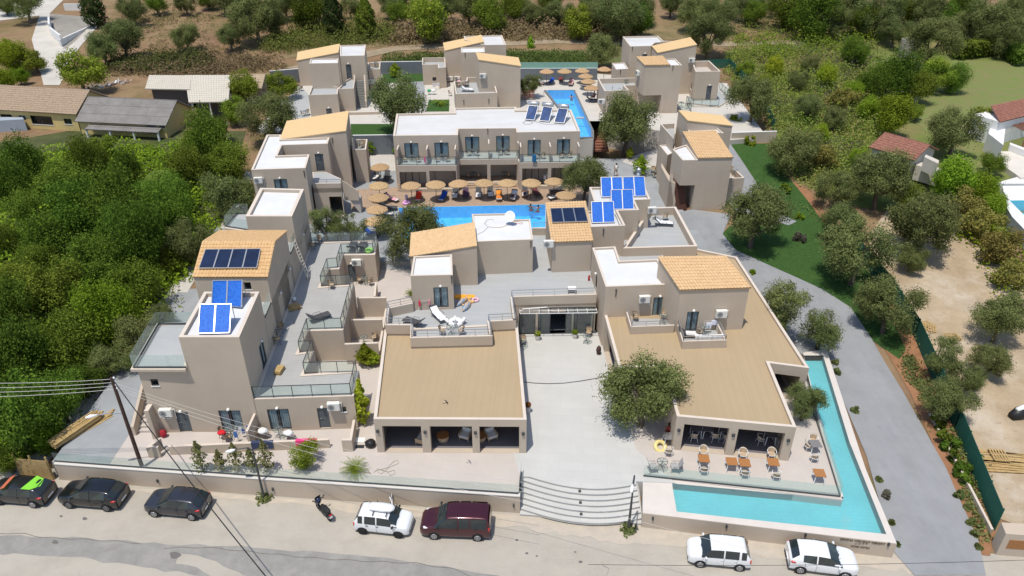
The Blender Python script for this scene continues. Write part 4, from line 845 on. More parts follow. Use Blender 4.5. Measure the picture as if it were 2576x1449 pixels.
for fl_, fr2, wl_, wr_ in bal:
    a0_, a1_ = P(fl_, ZF).xy, P(fr2, ZF).xy; c0, c1 = P(wl_, ZR).xy, P(wr_, ZR).xy
    b.block([a0_, a1_, c1 + Vector((0, .05)), c0 + Vector((0, .05))], ZD, ZF, roof=bluish, rim=.08, pd=.02)
    d_ = (a1_ - a0_).normalized(); inn_ = Vector((-d_.y, d_.x)); b.railing(yz([a0_ + inn_ * .1, a1_ + inn_ * .1], ZF), 1.0, gap=2.6)
    for t in (0.01, .5, .975):
        q0 = a0_.lerp(a1_, t) + inn_ * .15; b.parapet([q0, q0 + inn_ * 1.45], ZF, ZF + 1.9, .14, side=-1)
for l, r_ in ((B(437, 1300), B(640, 1295)), (B(663, 1292), B(865, 1288)), (B(888, 1243), B(1100, 1243)), (B(1125, 1243), B(1338, 1243)), (B(1365, 1272), B(1560, 1270)), (B(1585, 1268), B(1790, 1265))): b.opening('open', l, r_, base=ZD + .42)
# inner glazed doors of the arcade
for l, r_ in ((B(490, 1400), B(600, 1310)), (B(715, 1400), B(825, 1310)), (B(940, 1370), B(1050, 1262)), (B(1165, 1370), B(1275, 1262)), (B(1400, 1385), B(1510, 1285)), (B(1625, 1385), B(1735, 1285))):
    pass
for e in b.edges:
    if e['za'] == ZR and e['b'].x - e['a'].x > 4 and abs((e['b'] - e['a']).y) < 1.2:
        ln_ = (e['b'] - e['a']).length
        for f in (.25, .72): e['holes'].append((ln_ * f - .85, ln_ * f + .85, ZD + .5, ZD + 2.6, 'x'))
        d_ = (e['b'] - e['a']).normalized(); inn_ = Vector((-d_.y, d_.x, 0)); dv3 = Vector((d_.x, d_.y, 0)); m = MB(); g_ = MB()
        for f in (.25, .72):
            O_ = Vector((*(e['a'] + d_ * (ln_ * f - .85)), ZD + .5)) + inn_ * .05
            for u_, s_ in ((0, .07), (.8, .1), (1.63, .07)): m.frame_box(O_ + dv3 * u_, dv3, inn_, Vector((0, 0, 1)), s_, .06, 2.1)
            g_.frame_box(O_ + inn_ * .1, dv3, inn_, Vector((0, 0, 1)), 1.7, .02, 2.1)
        p_ = b.part('arcade_door', m, darkframe); b.part('pane', g_, glassdark, p_)
b.finish()
# ---- left middle house
b = MH = Bld('guest_house', 'beige guest house with a U shaped white roof left of the main pool', 'building', (-21, 78, ZD))
ZW = 8.45
wr = xy([M(150, 857), M(890, 833), M(945, 648), M(508, 662), M(570, 522), M(1190, 502), M(1218, 415), M(560, 440), M(560, 378), M(362, 380)], ZW); b.block(wr, ZD, ZW, roof=whiteroof, rim=.22, pd=.2)
fb_ = P(M(1530, 1125), ZD); FR = onp(M(1440, 330), fb_, XA); FL = onp(M(553, 445), fb_, XA); BR_ = P(M(1478, 62), FR.z); BL = P(M(645, 200), FL.z)
b.block([FL.xy, FR.xy, BR_.xy, BL.xy], ZD, [FL.z - .08, FR.z - .08, FR.z - .08, FL.z - .08]); b.tiles(v3(BL, FL.z), v3(FL, FL.z), v3(FR, FR.z), v3(BR_, FR.z), tileflat, over=.06, period=.35)
sd_ = xy([M(1535, 582), M(1712, 582), M(1733, 442), M(1535, 442)], 6.2); b.block(sd_, ZD, 6.2, roof=bluish, rim=.18, pd=.8)
mid = xy([M(985, 1052), M(1365, 1048), M(1345, 945), M(1240, 790), M(1170, 985), M(1170, 880), M(985, 880)], 5.4)
md = [P(M(985, 1052), 5.9).xy, P(M(1368, 1046), 5.9).xy, P(M(1350, 950), 5.9).xy]
b.block([md[0], md[1], md[2] + Vector((0, .6)), P(M(1170, 890), 5.4).xy, P(M(985, 890), 5.4).xy], ZD, 5.42, roof=bluish, rim=.1, pd=.02)
b.parapet(md[:2], 4.9, 5.95, .18); b.railing(yz([md[0] + Vector((0, .1)), md[1] + Vector((0, .1))], 5.95), .4, 'bar')
b.opening('door', M(1045, 880), M(1125, 640)); b.opening('french', M(485, 1165), M(635, 982)); b.opening('window', M(825, 640), M(903, 616))
b.opening('open', M(1205, 1222), M(1380, 1222), base=ZD + .02)
# stairs down to the right of the landing
sx0 = md[1].x; yy = md[1].y
m = MB()
for k in range(14): m.box(sx0 + .12 * k, yy + .9, 4.4 - .2 * k, sx0 + .12 * (k + 1), yy + 1.9, 5.4 - .12 * (k + 1))
b.part('outer_stairs', m, patio); m = MB().prism([(sx0, yy + .75), (sx0 + 1.6, yy + .75), (sx0 + 1.6, yy + .9), (sx0, yy + .9)], ZD + 1.6, [5.95, 4.7, 4.7, 5.95]); b.part('stair_wall', m, stucco)
pw2(b, [M(885, 1238), M(920, 1238), M(940, 1135)], ZD, ZD + 2.2)
b.finish(); ac_unit(b, M(255, 985), 'air conditioner left of the curtained window of the left guest house')
# ---- back left house
b = NH = Bld('guest_house', 'back left guest house with a long outer staircase and orange roof', 'building', (-22, 104, ZB))
lowz = 7.7
b.block(xy([N(275, 820), N(672, 808), N(682, 728), N(722, 715), N(345, 650)], lowz), ZB, lowz, roof=bluish, rim=.14, pd=.3)
zu = 10.9
b.block([P(N(680, 737), lowz + .1).xy, P(N(890, 730), lowz + .1).xy, P(N(905, 580), lowz + .1).xy + Vector((0, 1)), P(N(722, 715), lowz).xy + Vector((0, 3))], ZB, lowz + .1, roof=bluish, rim=.12, pd=.25)
f0 = P(N(355, 735), lowz - .3); FRw = onp(N(680, 385), f0, XA); FLw = onp(N(288, 392), f0, XA); w4 = [FLw.xy, FRw.xy, P(N(683, 322), FRw.z).xy, P(N(310, 328), FLw.z).xy]; b.block(w4, ZB, FRw.z, roof=whiteroof, rim=.15, pd=.15)
f1_ = P(N(170, 695), ZB + .0); FLt = onp(N(122, 352), f1_, XA); FRt = onp(N(685, 245), f1_, XA)
BLt = P(N(138, 240), FLt.z); BRt = P(N(705, 128), FRt.z)
b.block([FLt.xy, FRt.xy, BRt.xy, BLt.xy], ZB, [FLt.z - .08, FRt.z - .08, FRt.z - .08, FLt.z - .08]); b.tiles(v3(BLt, FLt.z), v3(FLt, FLt.z), v3(FRt, FRt.z), v3(BRt, FRt.z), tileflat, over=.06, period=.4)
f2_ = P(N(840, 610), 7.6); FRb = onp(N(1040, 283), f2_, XA); zb_ = FRb.z; q0 = P(N(708, 290), zb_); 
b.block([q0.xy, P(N(1040, 283), zb_).xy, P(N(1057, 135), zb_).xy, P(N(705, 145), zb_).xy], ZB, zb_, roof=oldwhite, rim=.2, pd=.15)
b.block([P(N(1090, 470), 7.9).xy, P(N(1248, 468), 7.9).xy, P(N(1257, 376), 7.9).xy, P(N(1085, 378), 7.9).xy], ZB, 7.9, roof=bluish, rim=.15, pd=.7)
b.opening('door', N(805, 608), N(855, 405)); b.opening('door', N(525, 1080), N(592, 1003)); b.finish()
so_ = MB(); s0 = P(N(935, 980), ZB + .15); s1 = P(N(920, 628), 7.6); wds = P(N(1055, 975), ZB + .15).x - s0.x; ns = 16
for k in range(ns): so_.prism([(s0.x + (s1.x - s0.x) * k / ns, s0.y + (s1.y - s0.y) * k / ns), (s0.x + wds + (s1.x - s0.x) * k / ns, s0.y + (s1.y - s0.y) * k / ns), (s1.x + wds, s1.y + .2), (s1.x, s1.y + .2)], ZB - .3, ZB + .15 + (7.6 - ZB - .15) * (k + 1) / ns)
NHs = so_.build('outer_stairs', mat('stair_grey', (.22, .215, .2), .85), b.root)
m = MB()
for dx in (-.22, wds + .02): m.prism([(s0.x + dx, s0.y), (s0.x + dx + .2, s0.y), (s1.x + dx + .2, s1.y), (s1.x + dx, s1.y)], ZB - 1, [ZB + .9, ZB + .9, 8.5, 8.5])
m.build('stair_wall', stucco, b.root)
m = MB().prism(ccw([P(N(690, 738), lowz).xy, (s0.x - .2, s0.y - .1), (s0.x - .2, s0.y + .5), (s1.x, s1.y)]), ZB - 2.2, ZB + .1); m.build('terrace_wall', stucco, b.root)
q = [P(N(845, 1225), 3.2), P(N(1000, 1222), 3.2), P(N(1290, 1215), 3.2)]
freewall('terrace_wall', 'beige retaining wall under the back left house staircase beside the upper lawn', [q[0], q[1], q[2]], 2.5, ZB + .4, m=stucco, capm=wallcap)
ac_unit(b, N(1088, 248), 'air conditioner high on the right side of the back left house'); ac_unit(b, N(1138, 630), 'air conditioner beside the stair foot of the back left house')
# ---- back middle house
b = OH = Bld('guest_house', 'back middle guest house with two orange roofs sloping opposite ways and a sun terrace', 'building', (-5, 104, ZB))
lz = 7.75
b.block(xy([O(540, 878), O(1105, 860), O(1075, 755), O(845, 860), O(800, 640), O(680, 640), O(680, 700), O(510, 705)], lz) if False else xy([O(540, 878), O(1105, 860), O(1078, 757), O(1040, 645), O(690, 650), O(682, 700), O(512, 707)], lz), ZB - 1, lz, roof=bluish, rim=.18, pd=.75)
f_ = P(O(1235, 1050), ZB); 
fR = P(O(860, 850), lz - .75); rf_ = onp(O(1420, 500), fR, XA); lf_ = onp(O(848, 415), fR, XA); bR = P(O(1385, 388), rf_.z); bL = P(O(812, 318), lf_.z)
b.block([lf_.xy, rf_.xy, bR.xy, bL.xy], ZB + .0, [lf_.z - .08, rf_.z - .08, rf_.z - .08, lf_.z - .08]); b.tiles(v3(rf_, rf_.z), v3(bR, rf_.z), v3(bL, lf_.z), v3(lf_, lf_.z), tileflat, over=.06, period=.4)
fM = P(O(680, 640), lz - .75); fr1 = onp(O(935, 305), fM, XA); fl1 = onp(O(612, 318), fM, XA); b.block([fl1.xy, fr1.xy, P(O(925, 258), fr1.z).xy + Vector((0, 1)), P(O(607, 272), fl1.z).xy + Vector((0, 1))], ZB, (fr1.z + fl1.z) / 2, roof=whiteroof, rim=.15, pd=.15)
f3_ = P(O(410, 520), lz - .9); a_l = onp(O(395, 290), f3_, XA); a_r = onp(O(922, 170), f3_, XA); c_r = P(O(890, 80), a_r.z); c_l = P(O(372, 188), a_l.z)
b.block([a_l.xy, a_r.xy, c_r.xy, c_l.xy], ZB, [a_l.z - .08, a_r.z - .08, a_r.z - .08, a_l.z - .08]); b.tiles(v3(c_l, a_l.z), v3(a_l, a_l.z), v3(a_r, a_r.z), v3(c_r, a_r.z), tileflat, over=.06, period=.4)
zz_ = a_r.z - .1; b.block(xy([O(925, 212), O(1226, 210), O(1168, 78), O(650, 92), O(660, 140)], zz_ - .2), ZB, zz_ - .2, roof=oldwhite, rim=.2, pd=.15)
b.block(xy([O(85, 482), O(298, 475), O(300, 525), O(405, 515), O(395, 380), O(85, 385)], lz), ZB, lz, roof=bluish, rim=.16, pd=.7)
b.block(xy([O(1040, 335), O(1175, 335), O(1175, 360), O(1040, 360)], 9.6), ZB, 9.4, roof=whiteroof, rim=.12, pd=.1)
b.opening('window', O(225, 702), O(275, 650)); b.finish()
ac_unit(b, O(905, 625), 'air conditioner over the sun terrace of the back middle house'); ac_unit(b, O(462, 660), 'left one of two air conditioners side by side on the back middle house'); ac_unit(b, O(558, 658), 'right one of two air conditioners side by side on the back middle house')
m = MB(); a_, c_ = P(O(1235, 970), ZB), P(O(1605, 960), ZB)
for k in range(5): m.beam(a_ + Vector((0, 0, .45 + .22 * k)), c_ + Vector((0, 0, .45 + .22 * k)), .04, .13)
for t in (0, .33, .66, 1): q_ = a_.lerp(c_, t); m.beam(q_, q_ + Vector((0, 0, 1.6)), .08, .08)
single('slat_fence', m, redwood, 'brown horizontal slat fence between the back middle house and the upper pool', 'fence')
# ---- back right house
b = RH = Bld('guest_house', 'back right guest house by the upper pool with stepped white and orange roofs', 'building', (20, 108, ZB))
lz = 7.9
b.block(xy([R(242, 838), R(578, 826), R(515, 762), R(728, 755), R(728, 655), R(150, 668)], lz), ZB, lz, roof=bluish, rim=.2, pd=.7)
f_ = P(R(1045, 1170), ZB - .3); fL = onp(R(800, 490), f_, XA); fR = onp(R(1295, 495), f_, XA); zt_ = fL.z
bkl = P(R(680, 412), zt_); q = [fL.xy, fR.xy, P(R(1205, 392), zt_).xy, bkl.xy]
tml = lerp2(q[0], q[1], .66); tmb = lerp2(q[3], q[2], .66)
b.block([q[0], tml, tmb, q[3]], 7.2, [zt_ - .08, zt_ - .08, zt_ + .3, zt_ + .3]); b.tiles(v3(q[0], zt_), v3(tml, zt_), v3(tmb, zt_ + .35), v3(q[3], zt_ + .35), tile, over=.08, period=.35)
b.block([tml, q[1], q[2], tmb], ZB, zt_ - .05, roof=whiteroof, rim=.15, pd=.15); cut = lerp2(q[0], q[1], .52); cutb = lerp2(q[3], q[2], .52); b.block([cut, tml + Vector((-.01, .01)), tmb + Vector((-.01, -.02)), cutb], ZB - 1, 7.25)
b.block([lerp2(q[0], q[3], .6), lerp2(q[1], q[2], .6), q[2], q[3]], ZB - 1, 7.2)
f5 = P(R(1290, 618), 7.5); pL = onp(R(965, 320), f5, XA); pR = onp(R(1497, 210), f5, XA); cR = P(R(1408, 112), pR.z); cL = P(R(885, 230), pL.z)
b.block([pL.xy, pR.xy, cR.xy, cL.xy], ZB, [pL.z - .08, pR.z - .08, pR.z - .08, pL.z - .08]); b.tiles(v3(cL, pL.z), v3(pL, pL.z), v3(pR, pR.z), v3(cR, pR.z), tileflat, over=.06, period=.4)
zw_ = pL.z + .1; b.block(xy([R(592, 232), R(880, 225), R(930, 180), R(1180, 160), R(1045, 158), R(970, 88), R(490, 98)], zw_), ZB, zw_, roof=oldwhite, rim=.2, pd=.2)
b.block(xy([R(398, 545), R(570, 535), R(508, 450), R(345, 458)], 8.2), ZB, 8.2, roof=whiteroof, rim=.15, pd=.12)
f6 = P(R(1700, 965), ZB + .2); gl = onp(R(1480, 578), f6, XA); gr = onp(R(1820, 570), f6, XA); b.block([gl.xy, gr.xy, P(R(1665, 425), gr.z).xy, P(R(1425, 432), gr.z).xy], ZB - .5, gr.z, roof=patio, rim=.2, pd=.9)
b.opening('door', R(1610, 965), R(1705, 768)); b.opening('door', R(750, 430), R(826, 337)); b.opening('french', R(287, 1160), R(412, 1020)); b.opening('window', R(1415, 800), R(1435, 740)); b.opening('window', R(555, 370), R(568, 318))
tf = xy([R(1360, 990), R(1790, 1045), R(1800, 1045), R(1935, 960), R(1790, 820), R(1380, 900)], ZB + .2); b.block(tf, 3.6, ZB + .2, roof=bluish, rim=.08, pd=.02)
b.railing(z3([R(1235, 1090), R(1415, 1110), R(1350, 1000), R(1445, 1040), R(1790, 1040)], ZB + .2)); b.railing(z3([R(1945, 950), R(1800, 800)], ZB + .2)); b.finish()
ac_unit(b, R(1420, 412), 'air conditioner high on the wall of the back right house'); ac_unit(b, R(195, 970), 'air conditioner on the side wall facing the upper pool deck'); ac_unit(b, R(716, 590), 'air conditioner beside the small upper terrace door of the back right house')
# ---- right house
b = SH = Bld('guest_house', 'right guest house with orange roofs and brown recessed stairs near the lawn', 'building', (20, 76, ZD))
f_ = P(S(710, 1440), ZD - .1); dS = Vector((1, .045, 0)).normalized(); fl = onp(S(580, 728), f_, dS); fm_ = onp(S(795, 712), f_, dS); fr = onp(S(1258, 705), f_, dS); zt_ = fl.z
bl_ = P(S(442, 575), zt_).xy; bm_ = P(S(660, 555), zt_).xy
b.block([fl.xy, fm_.xy, bm_ + Vector((0, 1)), bl_], 5.2, zt_, roof=whiteroof, rim=.18, pd=.15)
zh = zt_ + .9; tb0, tb1 = P(S(588, 345), zh).xy, P(S(1022, 325), zh).xy
b.wedge([fm_.xy, fr.xy, tb1, tb0], ZD, [fm_.z + .1, fm_.z + .1, zh, zh], over=.08, eave=0, period=.26)
nk = onp(S(748, 1135), f_, dS); b.block([(nk.x, nk.y + .02), (fr.x - .02, fr.y + .03), (fr.x - .6, fr.y + 3), (nk.x - .4, nk.y + 3)], ZD - .3, 5.3)
q0 = P(S(1005, 362), zh); b.block(xy([S(672, 335), S(1140, 358), S(1032, 272), S(640, 300)], zh - .2), ZD, zh - .2, roof=whiteroof, rim=.15, pd=.15)
zg = zh + .9; gl_, gr_ = P(S(645, 190), zg), P(S(1255, 262), zg - .9); hl_, hr_ = P(S(520, 55), zg), P(S(1110, 125), zg - .9)
b.block([gl_.xy, gr_.xy, hr_.xy, hl_.xy], ZD, [zg - .08, zg - .98, zg - .98, zg - .08]); b.tiles(v3(gr_, zg - .9), v3(hr_, zg - .9), v3(hl_, zg), v3(gl_, zg), tileflat, over=.06, period=.4)
b.block(xy([S(458, 438), S(490, 222), S(278, 235)], 8.0) + [], ZD, 8.0, roof=bluish, rim=.16, pd=.6)
b.block(xy([S(375, 658), S(500, 600), S(460, 508), S(265, 522)], 6.4), ZD, 6.4, roof=whiteroof, rim=.15, pd=.12)
f7 = P(S(1370, 1330), ZD); zc_ = onp(S(1420, 968), f7, dS).z; b.block([P(S(1205, 980), zc_).xy, P(S(1422, 966), zc_).xy, P(S(1245, 800), zc_).xy, P(S(1180, 810), zc_).xy], ZD, zc_, roof=patio, rim=.18, pd=.8)
m = MB(); s0, s1 = P(S(470, 1400), ZD), P(S(425, 1040), 5.0); s0r = P(S(620, 1400), ZD)
for k in range(16): t = k / 16; l = s0.lerp(s1, t); m.prism(ccw([l.xy, (l.x + 1.35, l.y), (s1.x + 1.35, s1.y + .1), (s1.x, s1.y + .1)]), ZD - .2, ZD + 3.2 * (k + 1) / 16)
b.part('outer_stairs', m, mat('brown_stair', (.12, .055, .04), .8))
m = MB().prism([(s0.x - .25, s0.y), (s0.x, s0.y), (s1.x, s1.y), (s1.x - .25, s1.y)], ZD - .2, [ZD + 1.0, ZD + 1.0, 6.2, 6.2]); b.part('stair_wall', m, stucco)
b.block([P(S(255, 1110), ZD).xy, P(S(330, 1245), ZD).xy, (s0.x - .25, s0.y), (s1.x - .25, s1.y), P(S(290, 820), 5.2).xy], ZD - .2, 5.2)
b.finish()
# ---- roof collectors
def collector_set(name, label, corners, n, m, z_lift=.0, legs=True, grp='solar collectors on the hotel roofs'):
    """row of n flat collectors; corners FL FR BR BL in world"""
    a, b_, c, d = map(Vector, corners); t = thing(name, label, 'solar panel', a.xy.to_3d() + Vector((0, 0, a.z)), group=grp, world=True); nn = (b_ - a).cross(d - a).normalized()
    fr = MB(); 
    for k in range(n):
        p0, p1 = a.lerp(b_, (k + .02) / n), a.lerp(b_, (k + .98) / n); q0_, q1_ = d.lerp(c, (k + .02) / n), d.lerp(c, (k + .98) / n)
        MB().add([p0 - nn * .06, p1 - nn * .06, q1_ - nn * .06, q0_ - nn * .06, p0, p1, q1_, q0_], [(0, 3, 2, 1), (4, 5, 6, 7), (0, 1, 5, 4), (1, 2, 6, 5), (2, 3, 7, 6), (3, 0, 4, 7)]).build('glass_panel', m, t)
        for x, y in ((p0, p1), (p1, q1_), (q1_, q0_), (q0_, p0)): fr.beam(x, y, .05, .09, nn)
    if legs:
        for k in range(n + 1):
            q_ = d.lerp(c, k / n); pz = a.lerp(b_, k / n); fr.beam(q_, Vector((q_.x, q_.y, a.z - .02)), .04, .04); fr.beam(Vector((q_.x, q_.y, a.z)), pz, .04, .04)
    fr.build('frame', steel, t); return t
def stand(label, pts, n, z0, dz, m=None):
    fl, fr_, br_, bl_ = pts; collector_set('solar_collector', label, [P(fl, z0 + .1), P(fr_, z0 + .1), P(br_, z0 + dz), P(bl_, z0 + dz)], n, m or collector)
stand('front pair of bright blue solar collectors on the white roof of the front left tower', (D(1495, 1068), D(1735, 1062), D(1748, 845), D(1508, 848)), 2, 9.3, 1.35)
stand('rear pair of bright blue solar collectors next to the tiled roof at front left', (D(1597, 845), D(1825, 870), D(1832, 665), D(1605, 668)), 2, 9.3, 1.5)
stand('front pair of bright blue solar collectors on the collector block right of the tiled tower', (U(145, 708), U(455, 700), U(438, 418), U(132, 425)), 2, 7.25, 1.5)
stand('middle pair of bright blue solar collectors on the stepped white roof', (U(412, 525), U(715, 520), U(700, 255), U(400, 262)), 2, 7.25, 1.5)
stand('rear left pair of the row of four bright blue solar collectors', (U(275, 360), U(570, 355), U(555, 86), U(262, 92)), 2, 7.25, 1.5); stand('rear right pair of the row of four bright blue solar collectors', (U(575, 352), U(880, 345), U(855, 80), U(562, 88)), 2, 7.25, 1.5)
def on_slope(p, a, b_, c, lift=.22):
    n = (Vector(b_) - Vector(a)).cross(Vector(c) - Vector(a)).normalized(); n = n if n.z > 0 else -n; d = dr(p); k = (Vector(a) + n * lift - CAMP).dot(n) / d.dot(n); return CAMP + d * k
sl = (v3(f1, zE), v3(f2, zE), v3(g2, r0.z))
collector_set('solar_collector', 'row of four dark solar collectors lying on the tiled roof at front left', [on_slope(p, *sl) for p in (D(1500, 575), D(1940, 572), D(1968, 430), D(1550, 435))], 4, collectord, legs=False)
sl = (te[0], te[1], tr[0])
collector_set('solar_collector', 'row of three dark solar collectors on the small orange tiled tower', [on_slope(p, *sl) for p in (E(1590, 230), E(1862, 222), E(1836, 118), E(1577, 126))], 3, collectord, legs=False)
for k, (fl, fr_, br_, bl_) in enumerate(((O(1480, 1222), O(1610, 1235), O(1665, 1045), O(1530, 1035)), (O(1675, 1240), O(1810, 1252), O(1860, 1062), O(1725, 1050)), (O(1875, 1262), O(2015, 1275), O(2070, 1085), O(1935, 1072)))):
    z0 = 8.15; a, b_, c, d = P(fl, z0 + .15), P(fr_, z0 + .15), P(br_, z0 + 1.35), P(bl_, z0 + 1.35)
    t = collector_set('solar_water_heater', ['left', 'middle', 'right'][k] + ' one of three dark solar water heaters on the white pool wing roof', [a, b_, c, d], 1, mat('heater_blue', (.02, .055, .16), .25, spec=.5, var=.3, scale=1.2), grp='solar water heaters on the pool wing roof')
    ax = (c - d).normalized(); mid_ = d.lerp(c, .5) + Vector((0, .28, .22)); MB().tube([mid_ - ax * .72, mid_ - ax * .66, mid_ + ax * .66, mid_ + ax * .72], [.2, .28, .28, .2], 16).build('tank', steel, t, True)
# satellite dish
dp = P(E(1275, 245), 7.48); t = thing('satellite_dish', 'white satellite dish on the white roof near the pool', 'satellite dish', dp, math.radians(-20)); m = MB()
prof = [(.02, -.02), (.2, .0), (.38, .06), (.5, .13), (.51, .12), (.38, .04), (.2, -.02), (.02, -.04)]; m.lathe(prof, 24); rotm = Matrix.Rotation(math.radians(62), 4, 'X'); m.v = [tuple(rotm @ Vector(v) + Vector((0, 0, .8))) for v in m.v]; m.build('dish', whitep, t, True)
MB().tube([(0, .1, 0), (0, .1, .8)], .035).tube([(0, .05, .75), (0, -.45, .85)], .015).box(-.3, -.2, -.02, .3, .4, .03).build('mast', steel, t)
RC.spouts((E(1430, 400), E(833, 665), E(1977, 305))); RS.spouts((E(2072, 765),)); MH.spouts((M(875, 920), M(1258, 470))); OH.spouts((O(667, 360), O(650, 1000), O(990, 985))); RH.spouts((R(620, 275), R(1170, 530), R(457, 585), R(277, 945))); MBD.spouts((B(1105, 995),))
def roofcable(label, pts, z, m, r=.018): single('roof_cable', MB().tube([P(p, z) for p in pts], r, 5), m, label, 'cable', 'cables on the roofs')
ocb = mat('orange_cable', (.5, .25, .12), .7); gcb = mat('grey_cable', (.2, .2, .21), .7)
roofcable('tan cable curving from the satellite dish over the white roof', [E(1110, 262), E(1150, 268), E(1210, 266), E(1250, 250), E(1290, 225), E(1330, 222), E(1370, 232), E(1360, 242), E(1310, 232)], 7.49, ocb); roofcable('thin grey cable loop left of the satellite dish', [E(1025, 320), E(1070, 300), E(1110, 262), E(1080, 240), E(1100, 210), E(1140, 205), E(1150, 218)], 7.49, gcb, .012)
roofcable('black hose loop on the white pool wing roof', [O(1450, 1270), O(1490, 1245), O(1550, 1248), O(1588, 1268), O(1560, 1288), O(1490, 1290), O(1450, 1270)], 8.18, gcb); roofcable('cable trailing from the three solar water heaters', [O(1610, 1250), O(1680, 1270), O(1760, 1290), O(1850, 1290), O(1950, 1298), O(2010, 1300)], 8.18, gcb)
roofcable('pair of pipes trailing over the edge of the collector block', [U(450, 580), U(480, 640), U(510, 720), U(540, 745)], 7.3, gcb, .03)
# ------------------------------------------------------------------ vegetation
import numpy as np
def leafmat(name, c1, c2, ro=.18):
    if name in MATS: return MATS[name]
    m = mat(name, c1, .75, col2=c2, scale=.9, spec=.05, detail=6, randobj=ro); nt = m.node_tree; b = nt.nodes['Principled BSDF']; o = nt.nodes['Material Output']
    t = nt.nodes.new('ShaderNodeBsdfTranslucent'); x = nt.nodes.new('ShaderNodeMixShader'); x.inputs[0].default_value = .35; nt.links.new(b.inputs['Base Color'].links[0].from_socket, t.inputs[0])
    nt.links.new(b.outputs[0], x.inputs[1]); nt.links.new(t.outputs[0], x.inputs[2]); nt.links.new(x.outputs[0], o.inputs[0]); return m
M_OLIVE = leafmat('olive_leaves', (.250, .290, .105), (.105, .135, .042)); M_BROAD = leafmat('broad_leaves', (.330, .450, .040), (.120, .210, .016), .38)
M_CITRUS = leafmat('citrus_leaves', (.30, .37, .045), (.13, .20, .025)); M_DARK = leafmat('dark_leaves', (.170, .260, .034), (.065, .115, .016), .3); M_CYP = leafmat('cypress_leaves', (.06, .10, .028), (.025, .045, .013))
M_DRY = leafmat('dry_brush', (.36, .27, .15), (.19, .15, .075)); M_YEL = leafmat('yellow_leaves', (.38, .33, .09), (.19, .20, .05)); M_GREY = leafmat('grey_twigs', (.22, .20, .16), (.10, .10, .07))
def leaves(name, pts, nrm, size, material, seed, aspect=1.8):
    rs = np.random.RandomState(seed); n = len(pts); t = rs.normal(size=(n, 3)); nn = nrm + rs.normal(scale=.55, size=(n, 3)); nn /= np.linalg.norm(nn, axis=1)[:, None]
    u = np.cross(t, nn); u /= np.linalg.norm(u, axis=1)[:, None] + 1e-9; v = np.cross(nn, u); s = size * rs.uniform(.6, 1.35, size=(n, 1)); u = u * s * aspect / 2; v = v * s / 2
    vs = np.stack([pts - u, pts - v * 1.0, pts + u, pts + v * 1.0], 1).reshape(-1, 3)
    me = bpy.data.meshes.new(name); me.vertices.add(4 * n); me.vertices.foreach_set('co', vs.astype(np.float32).ravel())
    me.loops.add(4 * n); me.loops.foreach_set('vertex_index', np.arange(4 * n, dtype=np.int32)); me.polygons.add(n)
    me.polygons.foreach_set('loop_start', np.arange(0, 4 * n, 4, dtype=np.int32)); me.update(calc_edges=True); me.materials.append(material); return me
def crown_pts(rs, R_, H_, nc, n, kind):
    """points and outward normals spread over leafy clumps; crown centred on the origin, R_ wide, H_ tall (half sizes)"""
    cs = []
    while len(cs) < nc:
        p = rs.uniform(-1, 1, 3); d = np.linalg.norm(p)
        if .4 < d < (1.0 if kind == 'olive' else .92) and (kind != 'olive' or p[2] > -.75): cs.append(p)
    cs = np.array(cs); cs[:, 0] *= R_ * rs.uniform(.85, 1.15); cs[:, 1] *= R_ * rs.uniform(.8, 1.1); cs[:, 2] *= H_
    cr = rs.uniform(.18, .46, nc) * min(R_, H_ * 1.2) * (1.0 if kind == 'olive' else 1.12)
    idx = rs.choice(nc, n, p=cr ** 2 / (cr ** 2).sum()); d = rs.normal(size=(n, 3)); d /= np.linalg.norm(d, axis=1)[:, None]
    rad = cr[idx] * np.clip(rs.normal(.86, .27, n), .15, 1.55); pts = cs[idx] + d * rad[:, None]
    if kind == 'olive': pts[:, 2] -= rs.exponential(.06, n) * H_
    lump = np.sin(pts[:, 0] * 3.1 + 1) * np.sin(pts[:, 1] * 2.7) * np.sin(pts[:, 2] * 3.3 + .5); keep = lump > (-.42 if kind == 'olive' else -.6); return pts[keep], d[keep], cs
TREES = {}
